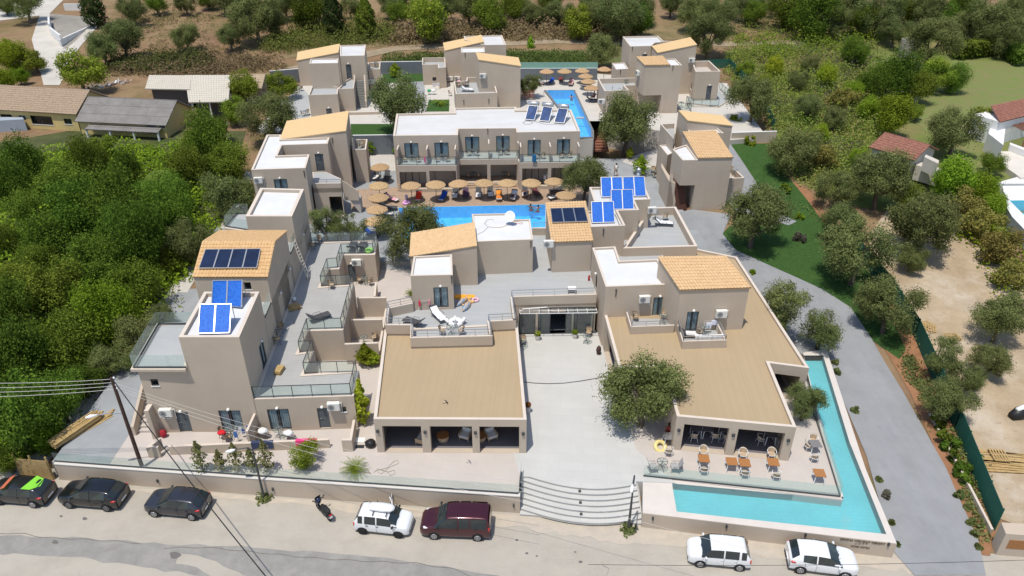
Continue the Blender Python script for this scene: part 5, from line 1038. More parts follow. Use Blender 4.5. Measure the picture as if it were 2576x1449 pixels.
def make_tree(kind, var):
    """unit trees: crown radius about 1 at scale 1 is R m"""
    seed = hash_(kind) + var * 17; rs = np.random.RandomState(seed); k = dict(
        olive=(3.0, 2.3, 26, 26000, .10, M_OLIVE, 2.0, 2.0), broad=(3.6, 3.2, 30, 15000, .20, M_BROAD, 1.8, 1.5), dark=(3.4, 3.0, 26, 15000, .165, M_DARK, 1.6, 1.5),
        citrus=(2.0, 1.7, 16, 8000, .13, M_CITRUS, 1.1, 1.4), yellow=(2.0, 1.6, 13, 4500, .17, M_YEL, .8, 1.5), airy=(3.0, 2.3, 14, 13000, .10, M_OLIVE, 2.2, 2.0))[kind]
    R_, H_, nc, n, sz, m, th, asp = k; pts, d, cs = crown_pts(rs, R_, H_, nc, n, 'olive' if kind in ('olive', 'airy') else 'b'); zc = th + H_ * .85; pts[:, 2] += zc; pts = pts[pts[:, 2] > .25]; d = d[:len(pts)]
    cm = leaves('crown', pts, d[:len(pts)], sz, m, seed, asp); tk = MB(); base = .2 * R_ / 3 + .06
    lean = rs.uniform(-.25, .25, 2); fork = np.array([lean[0], lean[1], th * .75]); tk.tube([(0, 0, -.3), (lean[0] * .4, lean[1] * .4, th * .4), tuple(fork)], [base * 1.35, base, base * .8], 8)
    for c in cs[rs.choice(len(cs), min(9, len(cs)), replace=False)]:
        q = c + np.array([0, 0, zc]); mid_ = fork * .5 + q * .5 + rs.uniform(-.25, .25, 3); tk.tube([tuple(fork), tuple(mid_), tuple(q)], [base * .5, base * .3, base * .1], 5)
    t_ = MB(); me = bpy.data.meshes.new('trunk'); me.from_pydata(tk.v, [], tk.f); me.materials.append(bark); TREES[(kind, var)] = (cm, me, R_, zc, H_)
def hash_(s): return sum(ord(c) * (i + 3) for i, c in enumerate(s)) % 9973
for kd, nv in (('olive', 5), ('broad', 4), ('dark', 3), ('citrus', 3), ('yellow', 2), ('airy', 2)):
    for v_ in range(nv): make_tree(kd, v_)
NV = dict(olive=5, broad=4, dark=3, citrus=3, yellow=2, airy=2); CNT = {}
def plant(kind, p, rpx, label, z=None, group=None, flat=1.0, name=None):
    """tree whose crown centre shows at photo pixel p with radius rpx"""
    CNT[kind] = CNT.get(kind, 0) + 1; v_ = CNT[kind] % NV[kind]; cm, tm, R_, zc, H_ = TREES[(kind, v_)]
    s = 1.0; gz = z if z is not None else 2.0
    for _ in range(25):
        q = P(p, gz + zc * s); dist = (q - CAMP).dot(Vector((0, math.cos(PITCH), -math.sin(PITCH)))); s = s * .5 + .5 * (rpx / F * dist / R_ * .95)
        if z is None: gz = gz * .4 + .6 * T(q.y)
    nm = name or dict(olive='olive_tree', airy='olive_tree', broad='leafy_tree', dark='dark_tree', citrus='citrus_tree', yellow='yellow_shrub')[kind]
    t = thing(nm, label, 'tree', (q.x, q.y, gz), rnd.uniform(0, 6.28), group); t.scale = (s, s, s * flat)
    for nm_, me in (('crown', cm), ('trunk', tm)): o = bpy.data.objects.new(nm_, me); COL.objects.link(o); o.parent = t
    return t
ORD = ['first', 'second', 'third', 'fourth', 'fifth', 'sixth', 'seventh', 'eighth', 'ninth', 'tenth', 'eleventh', 'twelfth', 'thirteenth', 'fourteenth', 'fifteenth', 'sixteenth', 'seventeenth', 'eighteenth', 'nineteenth', 'twentieth', 'twenty-first', 'twenty-second', 'twenty-third', 'twenty-fourth', 'twenty-fifth', 'twenty-sixth', 'twenty-seventh', 'twenty-eighth', 'twenty-ninth', 'thirtieth', 'thirty-first', 'thirty-second', 'thirty-third', 'thirty-fourth', 'thirty-fifth']
def row(kind_label, items, group, where):
    items = sorted(items, key=lambda i: (i[1][0]))
    for n_, it in enumerate(items): plant(it[0], it[1], it[2], f'{ORD[n_]} {kind_label} from the left {where}', group=group, flat=it[3] if len(it) > 3 else 1.0)
for kd, p, r, z, lb in (
    ('olive', (1622, 975), 100, 1.35, 'big olive tree shading the white plaza in front of the restaurant'), ('olive', (1034, 585), 74, 1.35, 'olive tree in the courtyard left of the main pool near the orange tiled block'),
    ('olive', (1577, 302), 72, 2.0, 'large olive tree right of the reddish pool stairs'), ('olive', (1472, 445), 54, 2.0, 'olive tree at the right end of the main pool deck'),
    ('olive', (1003, 245), 70, 4.6, 'olive tree by the staircase of the back left guest house'), ('olive', (1333, 210), 29, 4.6, 'small olive tree with a thick trunk at the upper pool corner'),
    ('airy', (818, 560), 46, 2.0, 'low olive tree behind the left wing terrace nearer the wing wall'), ('airy', (880, 560), 42, 2.0, 'low olive tree behind the left wing terrace nearer the sun loungers'),
    ('olive', (668, 290), 62, None, 'grey olive tree beside the path behind the left middle guest house'), ('citrus', (702, 210), 38, None, 'round bright green citrus tree beside the back left guest house'),
    ('citrus', (615, 215), 40, None, 'bright citrus tree in front of the cream corrugated shed'), ('citrus', (587, 273), 36, None, 'dense citrus tree below the cream corrugated shed'),
    ('citrus', (193, 170), 55, None, 'spreading yellow green tree beside the concrete lane'), ('olive', (1512, 124), 42, None, 'round olive tree behind the upper pool back wall'),
    ('olive', (1903, 536), 80, None, 'big olive tree on the rounded end of the lawn by the driveway'), ('airy', (1985, 768), 80, None, 'sparse olive tree beside the restaurant roof and the driveway'), ('airy', (2072, 812), 62, None, 'thin leaning olive overhanging the middle of the driveway'),
    ('olive', (2027, 1008), 50, 1.35, 'olive tree between the restaurant roof corner and the infinity pool'), ('olive', (1660, 300), 22, 2.0, 'small bushy olive beside the wall of the back right guest house'),
    ('citrus', (763, 1143), 36, 1.35, 'small pale tree behind the street wall near the pink towel')):
    plant(kd, p, r, lb, z, 'olive trees in the resort' if kd in ('olive', 'airy') else None)
row('garden tree', [('broad', (30, 142), 40), ('citrus', (85, 150), 30), ('broad', (0, 205), 34), ('citrus', (5, 120), 26), ('broad', (48, 190), 20)], 'garden trees at the left edge', 'left of the concrete lane')
row('dark olive tree', [('olive', (255, 118), 40), ('olive', (305, 90), 46), ('olive', (465, 86), 34), ('olive', (577, 90), 31), ('olive', (332, 18), 36), ('dark', (392, 8), 26), ('olive', (467, 8), 24), ('olive', (640, 32), 62), ('dark', (770, 25), 46), ('olive', (60, 5), 42), ('dark', (10, 10), 25), ('olive', (690, 55), 34), ('olive', (615, 12), 34), ('olive', (800, 5), 40), ('dark', (520, -5), 26), ('olive', (560, 0), 30), ('olive', (715, 5), 36)], 'olive trees in the orchard at upper left', 'in the brown orchard at upper left')
row('tree', [('citrus', (1070, 40), 56), ('dark', (1235, 32), 46), ('olive', (1345, 28), 32), ('olive', (1410, 30), 32), ('citrus', (1455, 48), 42), ('olive', (1555, 30), 58), ('olive', (985, 5), 34), ('dark', (1150, -5), 26), ('olive', (1300, 0), 34), ('olive', (1490, 0), 36), ('dark', (1610, 50), 38), ('olive', (880, 15), 26), ('dark', (1290, 20), 34), ('olive', (1180, 15), 40), ('olive', (1120, 10), 36), ('dark', (1000, 30), 28), ('olive', (1500, 40), 40), ('dark', (1385, 5), 32), ('olive', (1600, 10), 44), ('olive', (1020, -5), 36)], 'orchard trees behind the resort', 'of the orchard row behind the resort')
row('olive tree', [('olive', (1750, 25), 45), ('olive', (1785, 82), 54), ('olive', (1870, 10), 34), ('olive', (1925, 2), 30), ('dark', (2055, 30), 62), ('olive', (2215, 25), 56), ('olive', (2345, 25), 50), ('olive', (2255, 75), 36), ('olive', (2350, 102), 62), ('olive', (2500, 45), 62), ('dark', (2425, 15), 36), ('olive', (1690, 5), 30), ('olive', (2130, 8), 45), ('olive', (2565, 15), 40), ('dark', (1980, 20), 46), ('olive', (2100, 50), 44), ('dark', (2170, 45), 40), ('olive', (1820, 25), 42), ('dark', (2290, 15), 40), ('olive', (2450, 60), 46), ('dark', (2390, 50), 40), ('olive', (2545, 90), 46), ('dark', (1900, 30), 30), ('olive', (2020, 0), 40)], 'olive trees of the upper right grove', 'in the grove at upper right')
row('tree', [('dark', (2265, 190), 56), ('citrus', (2350, 180), 46), ('dark', (2200, 205), 42), ('dark', (2400, 195), 34), ('dark', (2310, 215), 40)], 'garden trees by the football goal', 'in the dark clump above the garden lawn')
for kd, p, r, lb in (('olive', (1895, 245), 58, 'grey olive tree by the green fence right of the back right guest house'), ('broad', (2247, 288), 50, 'bright green tree at the edge of the garden lawn beside the goal'), ('citrus', (2308, 282), 20, 'tiny round tree on the garden lawn near the goal'),
    ('olive', (2410, 322), 62, 'grey olive tree on the garden lawn left of the white villa'), ('citrus', (2470, 295), 36, 'round yellow green tree beside the red roof of the white villa'), ('olive', (2000, 372), 60, 'olive tree at the top right corner of the dark green lawn'),
    ('yellow', (2072, 398), 36, 'yellowish shrub between two olive trees left of the red roofed hut'), ('olive', (2100, 470), 48, 'grey green olive tree below the yellowish shrub'), ('olive', (2222, 440), 76, 'large olive tree in front of the red roofed hut'),
    ('broad', (2400, 450), 55, 'leafy tree right of the red roofed hut'), ('dark', (2300, 505), 42, 'dark leafy tree below the red roofed hut'), ('broad', (2470, 470), 40, 'leafy tree left of the white villa steps'), ('dark', (2500, 410), 30, 'small dark hedge tree beside the white villa terrace'),
    ('olive', (2115, 555), 46, 'olive tree touching the green fence above the lawn'), ('olive', (2165, 622), 88, 'wide olive tree over the green fence middle'), ('olive', (2325, 545), 92, 'wide olive tree with thick trunk on the pale dirt lot'), ('olive', (2243, 765), 72, 'olive tree over the fence beside the lower lawn end'),
    ('olive', (2524, 795), 66, 'olive tree at the right side of the dirt lot'), ('airy', (2365, 890), 54, 'thin drooping olive tree over the fence below the pallets'), ('olive', (2492, 905), 46, 'lower olive tree at the right side of the dirt lot'), ('olive', (2430, 945), 42, 'olive tree between the two lower ones beside the dirt lot fence'), ('olive', (2300, 640), 40, 'small olive tree at the near edge of the dirt lot'), ('olive', (2385, 1000), 56, 'olive tree over the green fence above the stacked planks'),
    ('olive', (2100, 295), 30, 'small grey shrub tree in the middle of the meadow'), ('olive', (2030, 268), 34, 'small olive tree in the meadow above the sandy path'), ('dark', (2150, 130), 34, 'dark bush tree on the upper meadow edge')):
    plant(kd, p, r, lb, None, 'trees right of the driveway')
row('bush', [('citrus', (1880, 172), 24), ('broad', (1950, 165), 24), ('olive', (2012, 200), 28), ('broad', (2080, 190), 30), ('broad', (2145, 232), 28), ('broad', (2185, 275), 30), ('broad', (2062, 335), 22), ('yellow', (2130, 250), 36), ('citrus', (1925, 205), 20), ('broad', (2160, 395), 24), ('olive', (2040, 160), 22)], 'bushes in the meadow', 'in the overgrown meadow')
row('tree', [('yellow', (2430, 512), 40), ('yellow', (2478, 560), 46), ('yellow', (2525, 620), 48), ('yellow', (2562, 690), 44), ('broad', (2500, 520), 34)], 'flowering hedge trees by the villa pool', 'in the yellow flowering hedge by the villa pool')
# the left wood: every crown a tree
WOOD = [(50, 430, 60), (150, 445, 66), (35, 475, 55), (235, 430, 48), (400, 475, 68), (520, 370, 52), (485, 350, 32), (565, 400, 52), (310, 530, 76), (200, 540, 80), (110, 600, 66), (420, 545, 60), (360, 625, 70), (230, 675, 76), (140, 740, 76), (50, 790, 74), (330, 715, 64), (262, 800, 74), (160, 865, 80), (55, 925, 84), (205, 950, 56), (420, 650, 44), (50, 1065, 88), (150, 1010, 60), (15, 1150, 46), (112, 1090, 50), (15, 610, 40), (320, 440, 42), (480, 430, 50), (10, 700, 50), (75, 520, 50), (290, 600, 48), (545, 330, 30), (95, 660, 50)]
WOOD.sort(key=lambda t: (int(t[1] / 150), t[0]))
cols_ = ['bright green', 'mid green', 'dark green']; rows_ = {}
for (x, y, r) in WOOD:
    k = int(y / 150); rows_.setdefault(k, 0); rows_[k] += 1
    nm = {2: 'wood nearest the yellow houses', 3: 'wood level with the banana plants', 4: 'wood level with the far white tower', 5: 'wood level with the blue collectors', 6: 'wood left of the utility pole', 7: 'wood above the parked cars'}[min(7, max(2, k))]
    kd = 'dark' if (x * 7 + y * 3) % 5 == 0 else 'broad'; plant(kd, (x, y), r, f'{ORD[rows_[k] - 1]} leafy tree from the left in the {nm}', None, 'trees of the left wood', flat=rnd.choice((.85, 1.0, 1.2, 1.4)))
row('grey olive tree', [('olive', (575, 480), 62), ('olive', (468, 600), 58), ('olive', (345, 845), 60), ('olive', (402, 795), 36), ('olive', (285, 905), 50), ('olive', (598, 555), 34)], 'grey olives along the left path', 'between the left wood and the grey path')
# cypresses, hedges, shrubs
def cyp_mesh(seed, R_=1.0, H_=7.0, n=6000, m=M_CYP, sz=.2):
    rs = np.random.RandomState(seed); z = rs.uniform(0, 1, n) ** .8; a = rs.uniform(0, 2 * np.pi, n); prof = np.minimum(1, (1 - z) * 2.2) * np.minimum(1, .55 + z * 3); rr = R_ * prof * (1 + (.18 if H_ > 5 else .5) * np.sin(a * (5 if H_ > 5 else 3) + z * (23 if H_ > 5 else 17))) * rs.uniform(.72, 1.05, n)
    return leaves('crown', np.stack([rr * np.cos(a), rr * np.sin(a), .3 + z * H_], 1), np.stack([np.cos(a), np.sin(a), .4 + 0 * a], 1), sz, m, seed, 1.8)
def column(p_base, p_top, wpx, label, m=M_CYP, kind='cypress_tree', cat='tree', z=None, n=6000, sz=.2, seed=1, group=None):
    b_ = PT(p_base) if z is None else P(p_base, z); h_ = 1.0
    for _ in range(40):
        if proj((b_.x, b_.y, b_.z + h_))[1] > p_top[1]: h_ += .25
    h_ = max(.6, h_); dist = (b_ - CAMP).dot(Vector((0, math.cos(PITCH), -math.sin(PITCH)))); R_ = wpx / F * dist
    t = thing(kind, label, cat, b_, rnd.uniform(0, 6), group); o = bpy.data.objects.new('crown', cyp_mesh(seed, R_, h_, n, m, sz)); COL.objects.link(o); o.parent = t
    MB().tube([(0, 0, -.2), (0, 0, h_ * .6)], [.12 * min(1, R_), .03], 6).build('trunk', bark, t); return t
column((245, 68), (0, -30), 26, 'dark cypress tree beside the lane at upper left', seed=3); column((845, 98), (0, -25), 24, 'left of two tall cypresses behind the back left guest house', seed=4); column((924, 95), (0, -10), 22, 'right of two tall cypresses behind the back left guest house', seed=5, m=M_DARK)
gy = leafmat('young_shrub', (.27, .28, .11), (.13, .14, .05))
for k, (x, y, yt, w_) in enumerate(((512, 1190, 1125, 15), (560, 1190, 1142, 11), (600, 1187, 1125, 15), (638, 1185, 1140, 12), (675, 1187, 1120, 15))): column((x, y), (x, yt), w_, f'{ORD[k]} from the left of the thin young shrubs behind the street wall', gy, 'young_shrub', 'shrub', 1.35, 420, .12, 20 + k, 'young shrubs behind the street wall')
for k, (x, y, yt, w_, z_) in enumerate(((915, 1068, 965, 14, 1.35), (922, 918, 878, 16, 1.35), (940, 918, 895, 12, 1.35), (935, 388, 355, 10, 2.0), (1690, 420, 385, 12, 2.0), (1610, 440, 400, 14, 2.0), (1584, 400, 380, 6, 2.0), (995, 388, 375, 5, 2.0), (995, 195, 166, 12, 4.6), (1335, 130, 95, 8, 5))):
    column((x, y), (x, yt), w_, ['tall climbing shrub at the corner of the cafe pavilion', 'left shrub on the gravel bed in the walled yard', 'right shrub on the gravel bed in the walled yard', 'shrub on white gravel beside the left middle guest house', 'green shrub beside the right guest house terrace', 'shrub clump on the gravel bed by the right guest house', 'small shrub at the planter below the large olive', 'small shrub beside the pool wing left corner', 'pale green shrub on the upper back lawn', 'bare ivy grown stump behind the upper pool wall'][k], M_BROAD, 'garden_shrub', 'shrub', z_, 900, .17, 40 + k, 'garden shrubs')
bush = []
for k, (x, y, r) in enumerate(((2355, 1075, 19), (2368, 1110, 21), (2388, 1135, 20), (2398, 1165, 21), (2412, 1195, 22), (2425, 1218, 19), (2413, 1250, 11), (2430, 1280, 10), (2445, 1320, 10), (2452, 1350, 9), (2462, 1380, 8))): bush.append(((x, y), r, f'{ORD[k]} from the top of the shrubs below the green fence beside the driveway', M_DARK if k < 6 else M_OLIVE))
for k, (x, y, r) in enumerate(((2098, 915, 8), (2105, 940, 9), (2148, 1038, 11), (2210, 1210, 8), (2228, 1252, 11), (2243, 1320, 7), (2256, 1372, 6))): bush.append(((x, y), r, f'{ORD[k]} from the top of the small shrubs between the infinity pool and the driveway', M_GREY if k == 4 else M_OLIVE))
for k, (x, y, r) in enumerate(((1893, 690, 6), (2010, 610, 13), (2010, 553, 9), (1978, 482, 16), (1888, 365, 14), (1850, 310, 15))): bush.append(((x, y), r, ['little plant at the driveway edge near the restaurant roof', 'white flowering shrub in the middle of the lawn', 'thin shrub at the path end on the lawn', 'pale palm like shrub on the lawn', 'sparse bush in front of the beige garden wall', 'small bush behind the beige garden wall'][k], M_GREY if k == 1 else M_CITRUS if k == 3 else M_BROAD))
for (p, r, lb, m_) in bush:
    b_ = PT(p); dist = (b_ - CAMP).dot(Vector((0, math.cos(PITCH), -math.sin(PITCH)))); R_ = r / F * dist; rs = np.random.RandomState(int(p[0])); pts, d, cs = crown_pts(rs, R_, R_, 7, 700, 'b'); pts[:, 2] += R_ * .8
    t = thing('roadside_shrub', lb, 'shrub', b_, 0, 'shrubs beside the driveway'); o = bpy.data.objects.new('foliage', leaves('foliage', pts, d, .15, m_, int(p[1]))); COL.objects.link(o); o.parent = t; MB().tube([(0, 0, -.1), (0, 0, R_)], .03, 5).build('stem', bark, t)
def palm(p, z, R_, label, n=26, h_=.3, m=M_CITRUS, cat='palm', nm='sago_palm'):
    b_ = P(p, z) if z is not None else PT(p); t = thing(nm, label, cat, b_); MB().tube([(0, 0, -.1), (0, 0, h_)], [.16, .12], 8).build('trunk', bark, t); m_ = MB(); rr = random.Random(int(p[0]))
    for k in range(n):
        a = k * 2.4; el = rr.uniform(.25, 1.25); L_ = R_ * rr.uniform(.8, 1.1); pts = []
        for j in range(6): f = j / 5; rad = L_ * f * math.cos(el * (1 - .5 * f)); pts.append(Vector((rad * math.cos(a), rad * math.sin(a), h_ + L_ * (math.sin(el) * f - .55 * f * f))))
        sd_ = Vector((-math.sin(a), math.cos(a), 0))
        for j in range(5):
            for s_ in (-1, 1):
                for q in (0, .5):
                    c = pts[j].lerp(pts[j + 1], q); w_ = .22 * R_ * (1 - j / 6.5); e = c + sd_ * s_ * w_ + (pts[j + 1] - pts[j]) * .7 - Vector((0, 0, .05)); f_ = (pts[j + 1] - pts[j]) * .3; m_.add([c, c + f_, e], [(0, 1, 2)])
    m_.build('fronds', m, t); return t
palm((892, 1190), 1.35, 1.15, 'sago palm behind the street wall beside the cafe patio'); palm((1107, 265), 4.6, 1.5, 'sago palm on the small lawn below the back middle house'); palm((1035, 745), 1.35, .8, 'low sago palm in the wedge bed beside the reception building'); palm((1612, 432), 2.0, 1.3, 'small palm on the gravel bed near the right guest house', h_=1.0)
for p, lb in (((400, 440), 'banana plant in the wood below the grey roofed house'), ((322, 505), 'banana plant in the middle of the left wood')):
    q = PT(p, 3.5); t = thing('banana_plant', lb, 'plant', (q.x, q.y, q.z - 3.5), group='banana plants'); MB().tube([(0, 0, 0), (0, 0, 3.6)], [.2, .12], 8).build('stem', M_BROAD, t); m_ = MB()
    for k in range(9):
        a = k * 2.4 + p[0]; L_ = 2.3; pts = [Vector((L_ * f * .8 * math.cos(a), L_ * f * .8 * math.sin(a), 3.5 + 1.5 * f - 2.1 * f * f)) for f in (0, .25, .5, .75, 1)]; sd_ = Vector((-math.sin(a), math.cos(a), 0))
        for j in range(4):
            w0, w1 = (.06, .3, .34, .28, .05)[j:j + 2]; m_.add([pts[j] - sd_ * w0, pts[j] + sd_ * w0, pts[j + 1] + sd_ * w1, pts[j + 1] - sd_ * w1], [(0, 1, 2, 3)])
    m_.build('leaves', leafmat('banana_leaf', (.22, .32, .06), (.13, .2, .035)), t)
def scatter(name, poly_px, n, hmin, hmax, m, sz, seed, cmax=2.6):
    poly = [PT(p).xy for p in poly_px]; rs = np.random.RandomState(seed); x0, x1 = min(p[0] for p in poly), max(p[0] for p in poly); y0, y1 = min(p[1] for p in poly), max(p[1] for p in poly); out = []; nn = []
    pc = [(rs.uniform(x0, x1), rs.uniform(y0, y1), rs.uniform(cmax * .3, cmax)) for _ in range(int(n / 55))]
    for (cx, cy, cr) in pc:
        if not inside(cx, cy, poly): continue
        k = int(70 * (cr / 1.5 if cmax > 2 else 1)); d = rs.normal(size=(k, 3)); d /= np.linalg.norm(d, axis=1)[:, None]; d[:, 2] = abs(d[:, 2]); hh = rs.uniform(hmin, hmax) * cr / 1.6
        q = np.stack([cx + d[:, 0] * cr, cy + d[:, 1] * cr, T(cy) + d[:, 2] * hh], 1) + rs.normal(scale=.12, size=(k, 3)); out.append(q); nn.append(d)
    o = bpy.data.objects.new(name, leaves(name, np.concatenate(out), np.concatenate(nn), sz, m, seed, 1.7)); COL.objects.link(o); o['kind'] = 'stuff'; return o
scatter('undergrowth', [(-60, 390), (170, 390), (440, 375), (600, 360), (560, 540), (430, 770), (320, 880), (130, 1110), (-20, 1180), (-150, 1170)], 60000, .6, 2.0, M_BROAD, .2, 2)
MP = [(1840, 200), (1830, 140), (2200, 110), (2210, 240), (2230, 300), (2180, 420), (2120, 500), (2000, 450), (1960, 370), (1900, 260)]
scatter('scrub', MP, 30000, .3, 1.2, leafmat('scrub_leaves', (.33, .40, .10), (.17, .22, .05)), .17, 3); scatter('scrub', MP, 24000, .5, 2.0, leafmat('scrub_green', (.25, .38, .07), (.13, .21, .035)), .17, 31); scatter('scrub', MP, 15000, .3, 1.4, leafmat('scrub_gold', (.36, .33, .12), (.19, .18, .06)), .17, 32); scatter('scrub', MP, 9000, .6, 1.6, M_GREY, .16, 33)
for sd_ in (60, 61): scatter('weeds', [(290, 150), (300, 5), (1000, 5), (1000, 100), (700, 150), (300, 160)], 7000, .15, .6, leafmat('orchard_weed', (.25, .26, .09), (.14, .14, .05)) if sd_ == 60 else M_DRY, .17, sd_)
plant('citrus', (250, 352), 42, 'low spreading vine in front of the farmhouse porch', None, flat=.7)
scatter('scrub', [(1850, 160), (1840, 100), (2200, 90), (2200, 115), (2100, 130)], 9000, 1.0, 2.2, M_CITRUS, .18, 13)
scatter('scrub', [(1850, 100), (1840, 20), (2576, 20), (2576, 130), (2200, 95)], 22000, .4, 1.4, M_OLIVE, .17, 14)
scatter('dry_brush', [(980, 112), (1000, 75), (1400, 60), (1600, 70), (1600, 105), (1400, 98)], 22000, .6, 2.2, M_DRY, .24, 5)
scatter('hedge_brush', [(670, 130), (700, 85), (830, 70), (1000, 75), (1000, 105), (830, 130)], 15000, .8, 2.2, leafmat('ivy', (.24, .28, .07), (.12, .15, .035)), .18, 6)
scatter('weeds', [(290, 165), (500, 140), (700, 150), (720, 175), (500, 195), (290, 190)], 14000, .3, 1.1, M_DRY, .2, 7); scatter('weeds', [(290, 185), (290, 150), (520, 140), (520, 180)], 7000, .5, 1.4, leafmat('weed_green', (.15, .17, .05), (.08, .10, .03)), .22, 8)
scatter('weeds', [(980, 160), (980, 140), (1250, 135), (1480, 135), (1480, 160), (1250, 150)], 12000, .2, .8, leafmat('weed_green2', (.13, .18, .04), (.07, .10, .03)), .18, 9)
scatter('weeds', [(2040, 480), (2300, 830), (2340, 900), (2440, 1120), (2500, 1290), (2470, 1300), (2300, 950), (2250, 850), (2010, 500)], 2500, .15, .5, M_OLIVE, .15, 10)
scatter('weeds', [(2560, 560), (2576, 800), (2500, 700), (2420, 600), (2380, 560), (2440, 540)], 5000, .3, .9, M_BROAD, .2, 11)
scatter('verge_plants', [(2350, 1040), (2372, 1040), (2460, 1200), (2500, 1340), (2480, 1375), (2435, 1260), (2398, 1150)], 6500, .5, 1.2, M_OLIVE, .13, 71, .7); scatter('verge_plants', [(2250, 880), (2300, 900), (2345, 1010), (2325, 1020)], 2500, .3, .9, M_OLIVE, .13, 72, .6)
# ------------------------------------------------------------------ furniture and small things
def pxy(p, z): return P(p, z)
def put(tpl, p, z, rot, label, group=None, used={}):
    """first call places the template itself, later ones copies of it and of its parts"""
    q = P(p, z); o = tpl if tpl.name not in used else copy_tree(tpl); used[tpl.name] = 1
    o.location = q; o.rotation_euler = (0, 0, math.radians(rot)); o['label'] = label
    if group: o['group'] = group
    return o
chairm = mat('rattan', (.44, .33, .22), .8, var=.15, scale=20); sling = mat('sling_grey', (.36, .36, .36), .85); slingd = mat('sling_dark', (.07, .07, .075), .85); pal = mat('pale_canvas', (.72, .70, .68), .9)
def t_umbrella():
    t = thing('straw_parasol', 'x', 'parasol'); MB().tube([(0, 0, 0), (0, 0, 2.3)], .035, 8).build('pole', bark, t)
    m = MB(); n = 48; rr = random.Random(3); vs = []; lv = [(.03, 2.46), (.3, 2.38), (.65, 2.24), (1.12, 2.0)]
    for j, (r, z) in enumerate(lv):
        for k in range(n): e = (rr.uniform(-.05, .05) if j == 3 else 0); w_ = .03 * (k % 2) * (j > 0); vs.append(((r + e) * math.cos(2 * math.pi * k / n), (r + e) * math.sin(2 * math.pi * k / n), z + w_))
    m.add(vs, [(j * n + k, (j + 1) * n + k, (j + 1) * n + (k + 1) % n, j * n + (k + 1) % n) for j in range(3) for k in range(n)])
    m.add([(v[0], v[1], v[2] - .07) for v in vs], [(j * n + k, j * n + (k + 1) % n, (j + 1) * n + (k + 1) % n, (j + 1) * n + k) for j in range(3) for k in range(n)])
    m.build('canopy', straw, t); MB().lathe([(.09, 2.4), (.05, 2.5), (.0, 2.56)], 10).build('cap', straw, t)
    m = MB()
    for k in range(8): a = k * math.pi / 4; m.beam((0, 0, 2.1), (.9 * math.cos(a), .9 * math.sin(a), 2.0), .02, .02)
    m.build('ribs', bark, t); return t
def t_lounger(fab, name='sun_lounger', framem=None, back=38):
    t = thing(name, 'x', 'sun lounger'); fm_ = framem or darkframe; m = MB(); w_ = .33; ca, sa = math.cos(math.radians(back)), math.sin(math.radians(back)); hx = .25
    for s in (-1, 1): m.beam((-1.0, s * w_, .33), (hx, s * w_, .33), .04, .05); m.beam((hx, s * w_, .33), (hx + .75 * ca, s * w_, .33 + .75 * sa), .04, .05); m.tube([(-.4, s * w_, .36), (-.3, s * (w_ + .06), .52), (.2, s * (w_ + .06), .52), (.3, s * w_, .4)], .018, 5)
    m.beam((-1.0, -w_, .33), (-1.0, w_, .33), .04, .05); m.beam((hx + .75 * ca, -w_, .33 + .75 * sa), (hx + .75 * ca, w_, .33 + .75 * sa), .04, .05); m.build('frame', fm_, t)
    for x, s in ((-.85, -1), (-.85, 1), (.35, -1), (.35, 1)): MB().beam((x, s * w_, .33), (x + (.08 if x > 0 else -.05), s * w_, 0), .035, .035).build('leg', fm_, t)
    MB().box(-.98, -w_ + .03, .335, hx, w_ - .03, .355).build('seat', fab, t); MB().frame_box((hx, -w_ + .03, .335), Vector((ca, 0, sa)), Vector((0, 1, 0)), Vector((-sa, 0, ca)), .74, 2 * w_ - .06, .02).build('backrest', slingd if fab is pal else fab, t); return t
def t_towel(m): 
    t = thing('towel', 'x', 'towel'); mb = MB(); n = 12; vs = []
    for i in range(n + 1):
        x = -.75 + 1.45 * i / n; z = .375 + .012 * math.sin(i * 2.1) + max(0, x - .25) * .78
        for y in (-.31, -.1, .12, .31): vs.append((x, y * (1 + .04 * math.sin(i)), z + .01 * math.sin(i * 1.7 + y * 9)))
    mb.add(vs, [(i * 4 + j, i * 4 + j + 1, i * 4 + j + 5, i * 4 + j + 4) for i in range(n) for j in range(3)]); mb.build('cloth', m, t, True); return t
def t_table(R_=.35, h=.72, name='bistro_table', topm=None):
    t = thing(name, 'x', 'table'); m = MB().ring((0, 0, h), R_, .018, 20, 5)
    for k in range(6): a = k * math.pi / 3; m.beam((0, 0, h), (R_ * math.cos(a), R_ * math.sin(a), h), .02, .02)
    m.build('rim', darkframe, t); MB().lathe([(R_ - .01, h - .006), (R_ - .01, h + .006)], 20).build('tabletop', topm or railglass, t); m = MB().tube([(0, 0, .25), (0, 0, h)], .025)
    for k in range(4): a = k * math.pi / 2 + .4; m.tube([(0, 0, .3), (.2 * math.cos(a), .2 * math.sin(a), .2), (.32 * math.cos(a), .32 * math.sin(a), 0)], .018, 5)
    m.build('foot', darkframe, t); return t
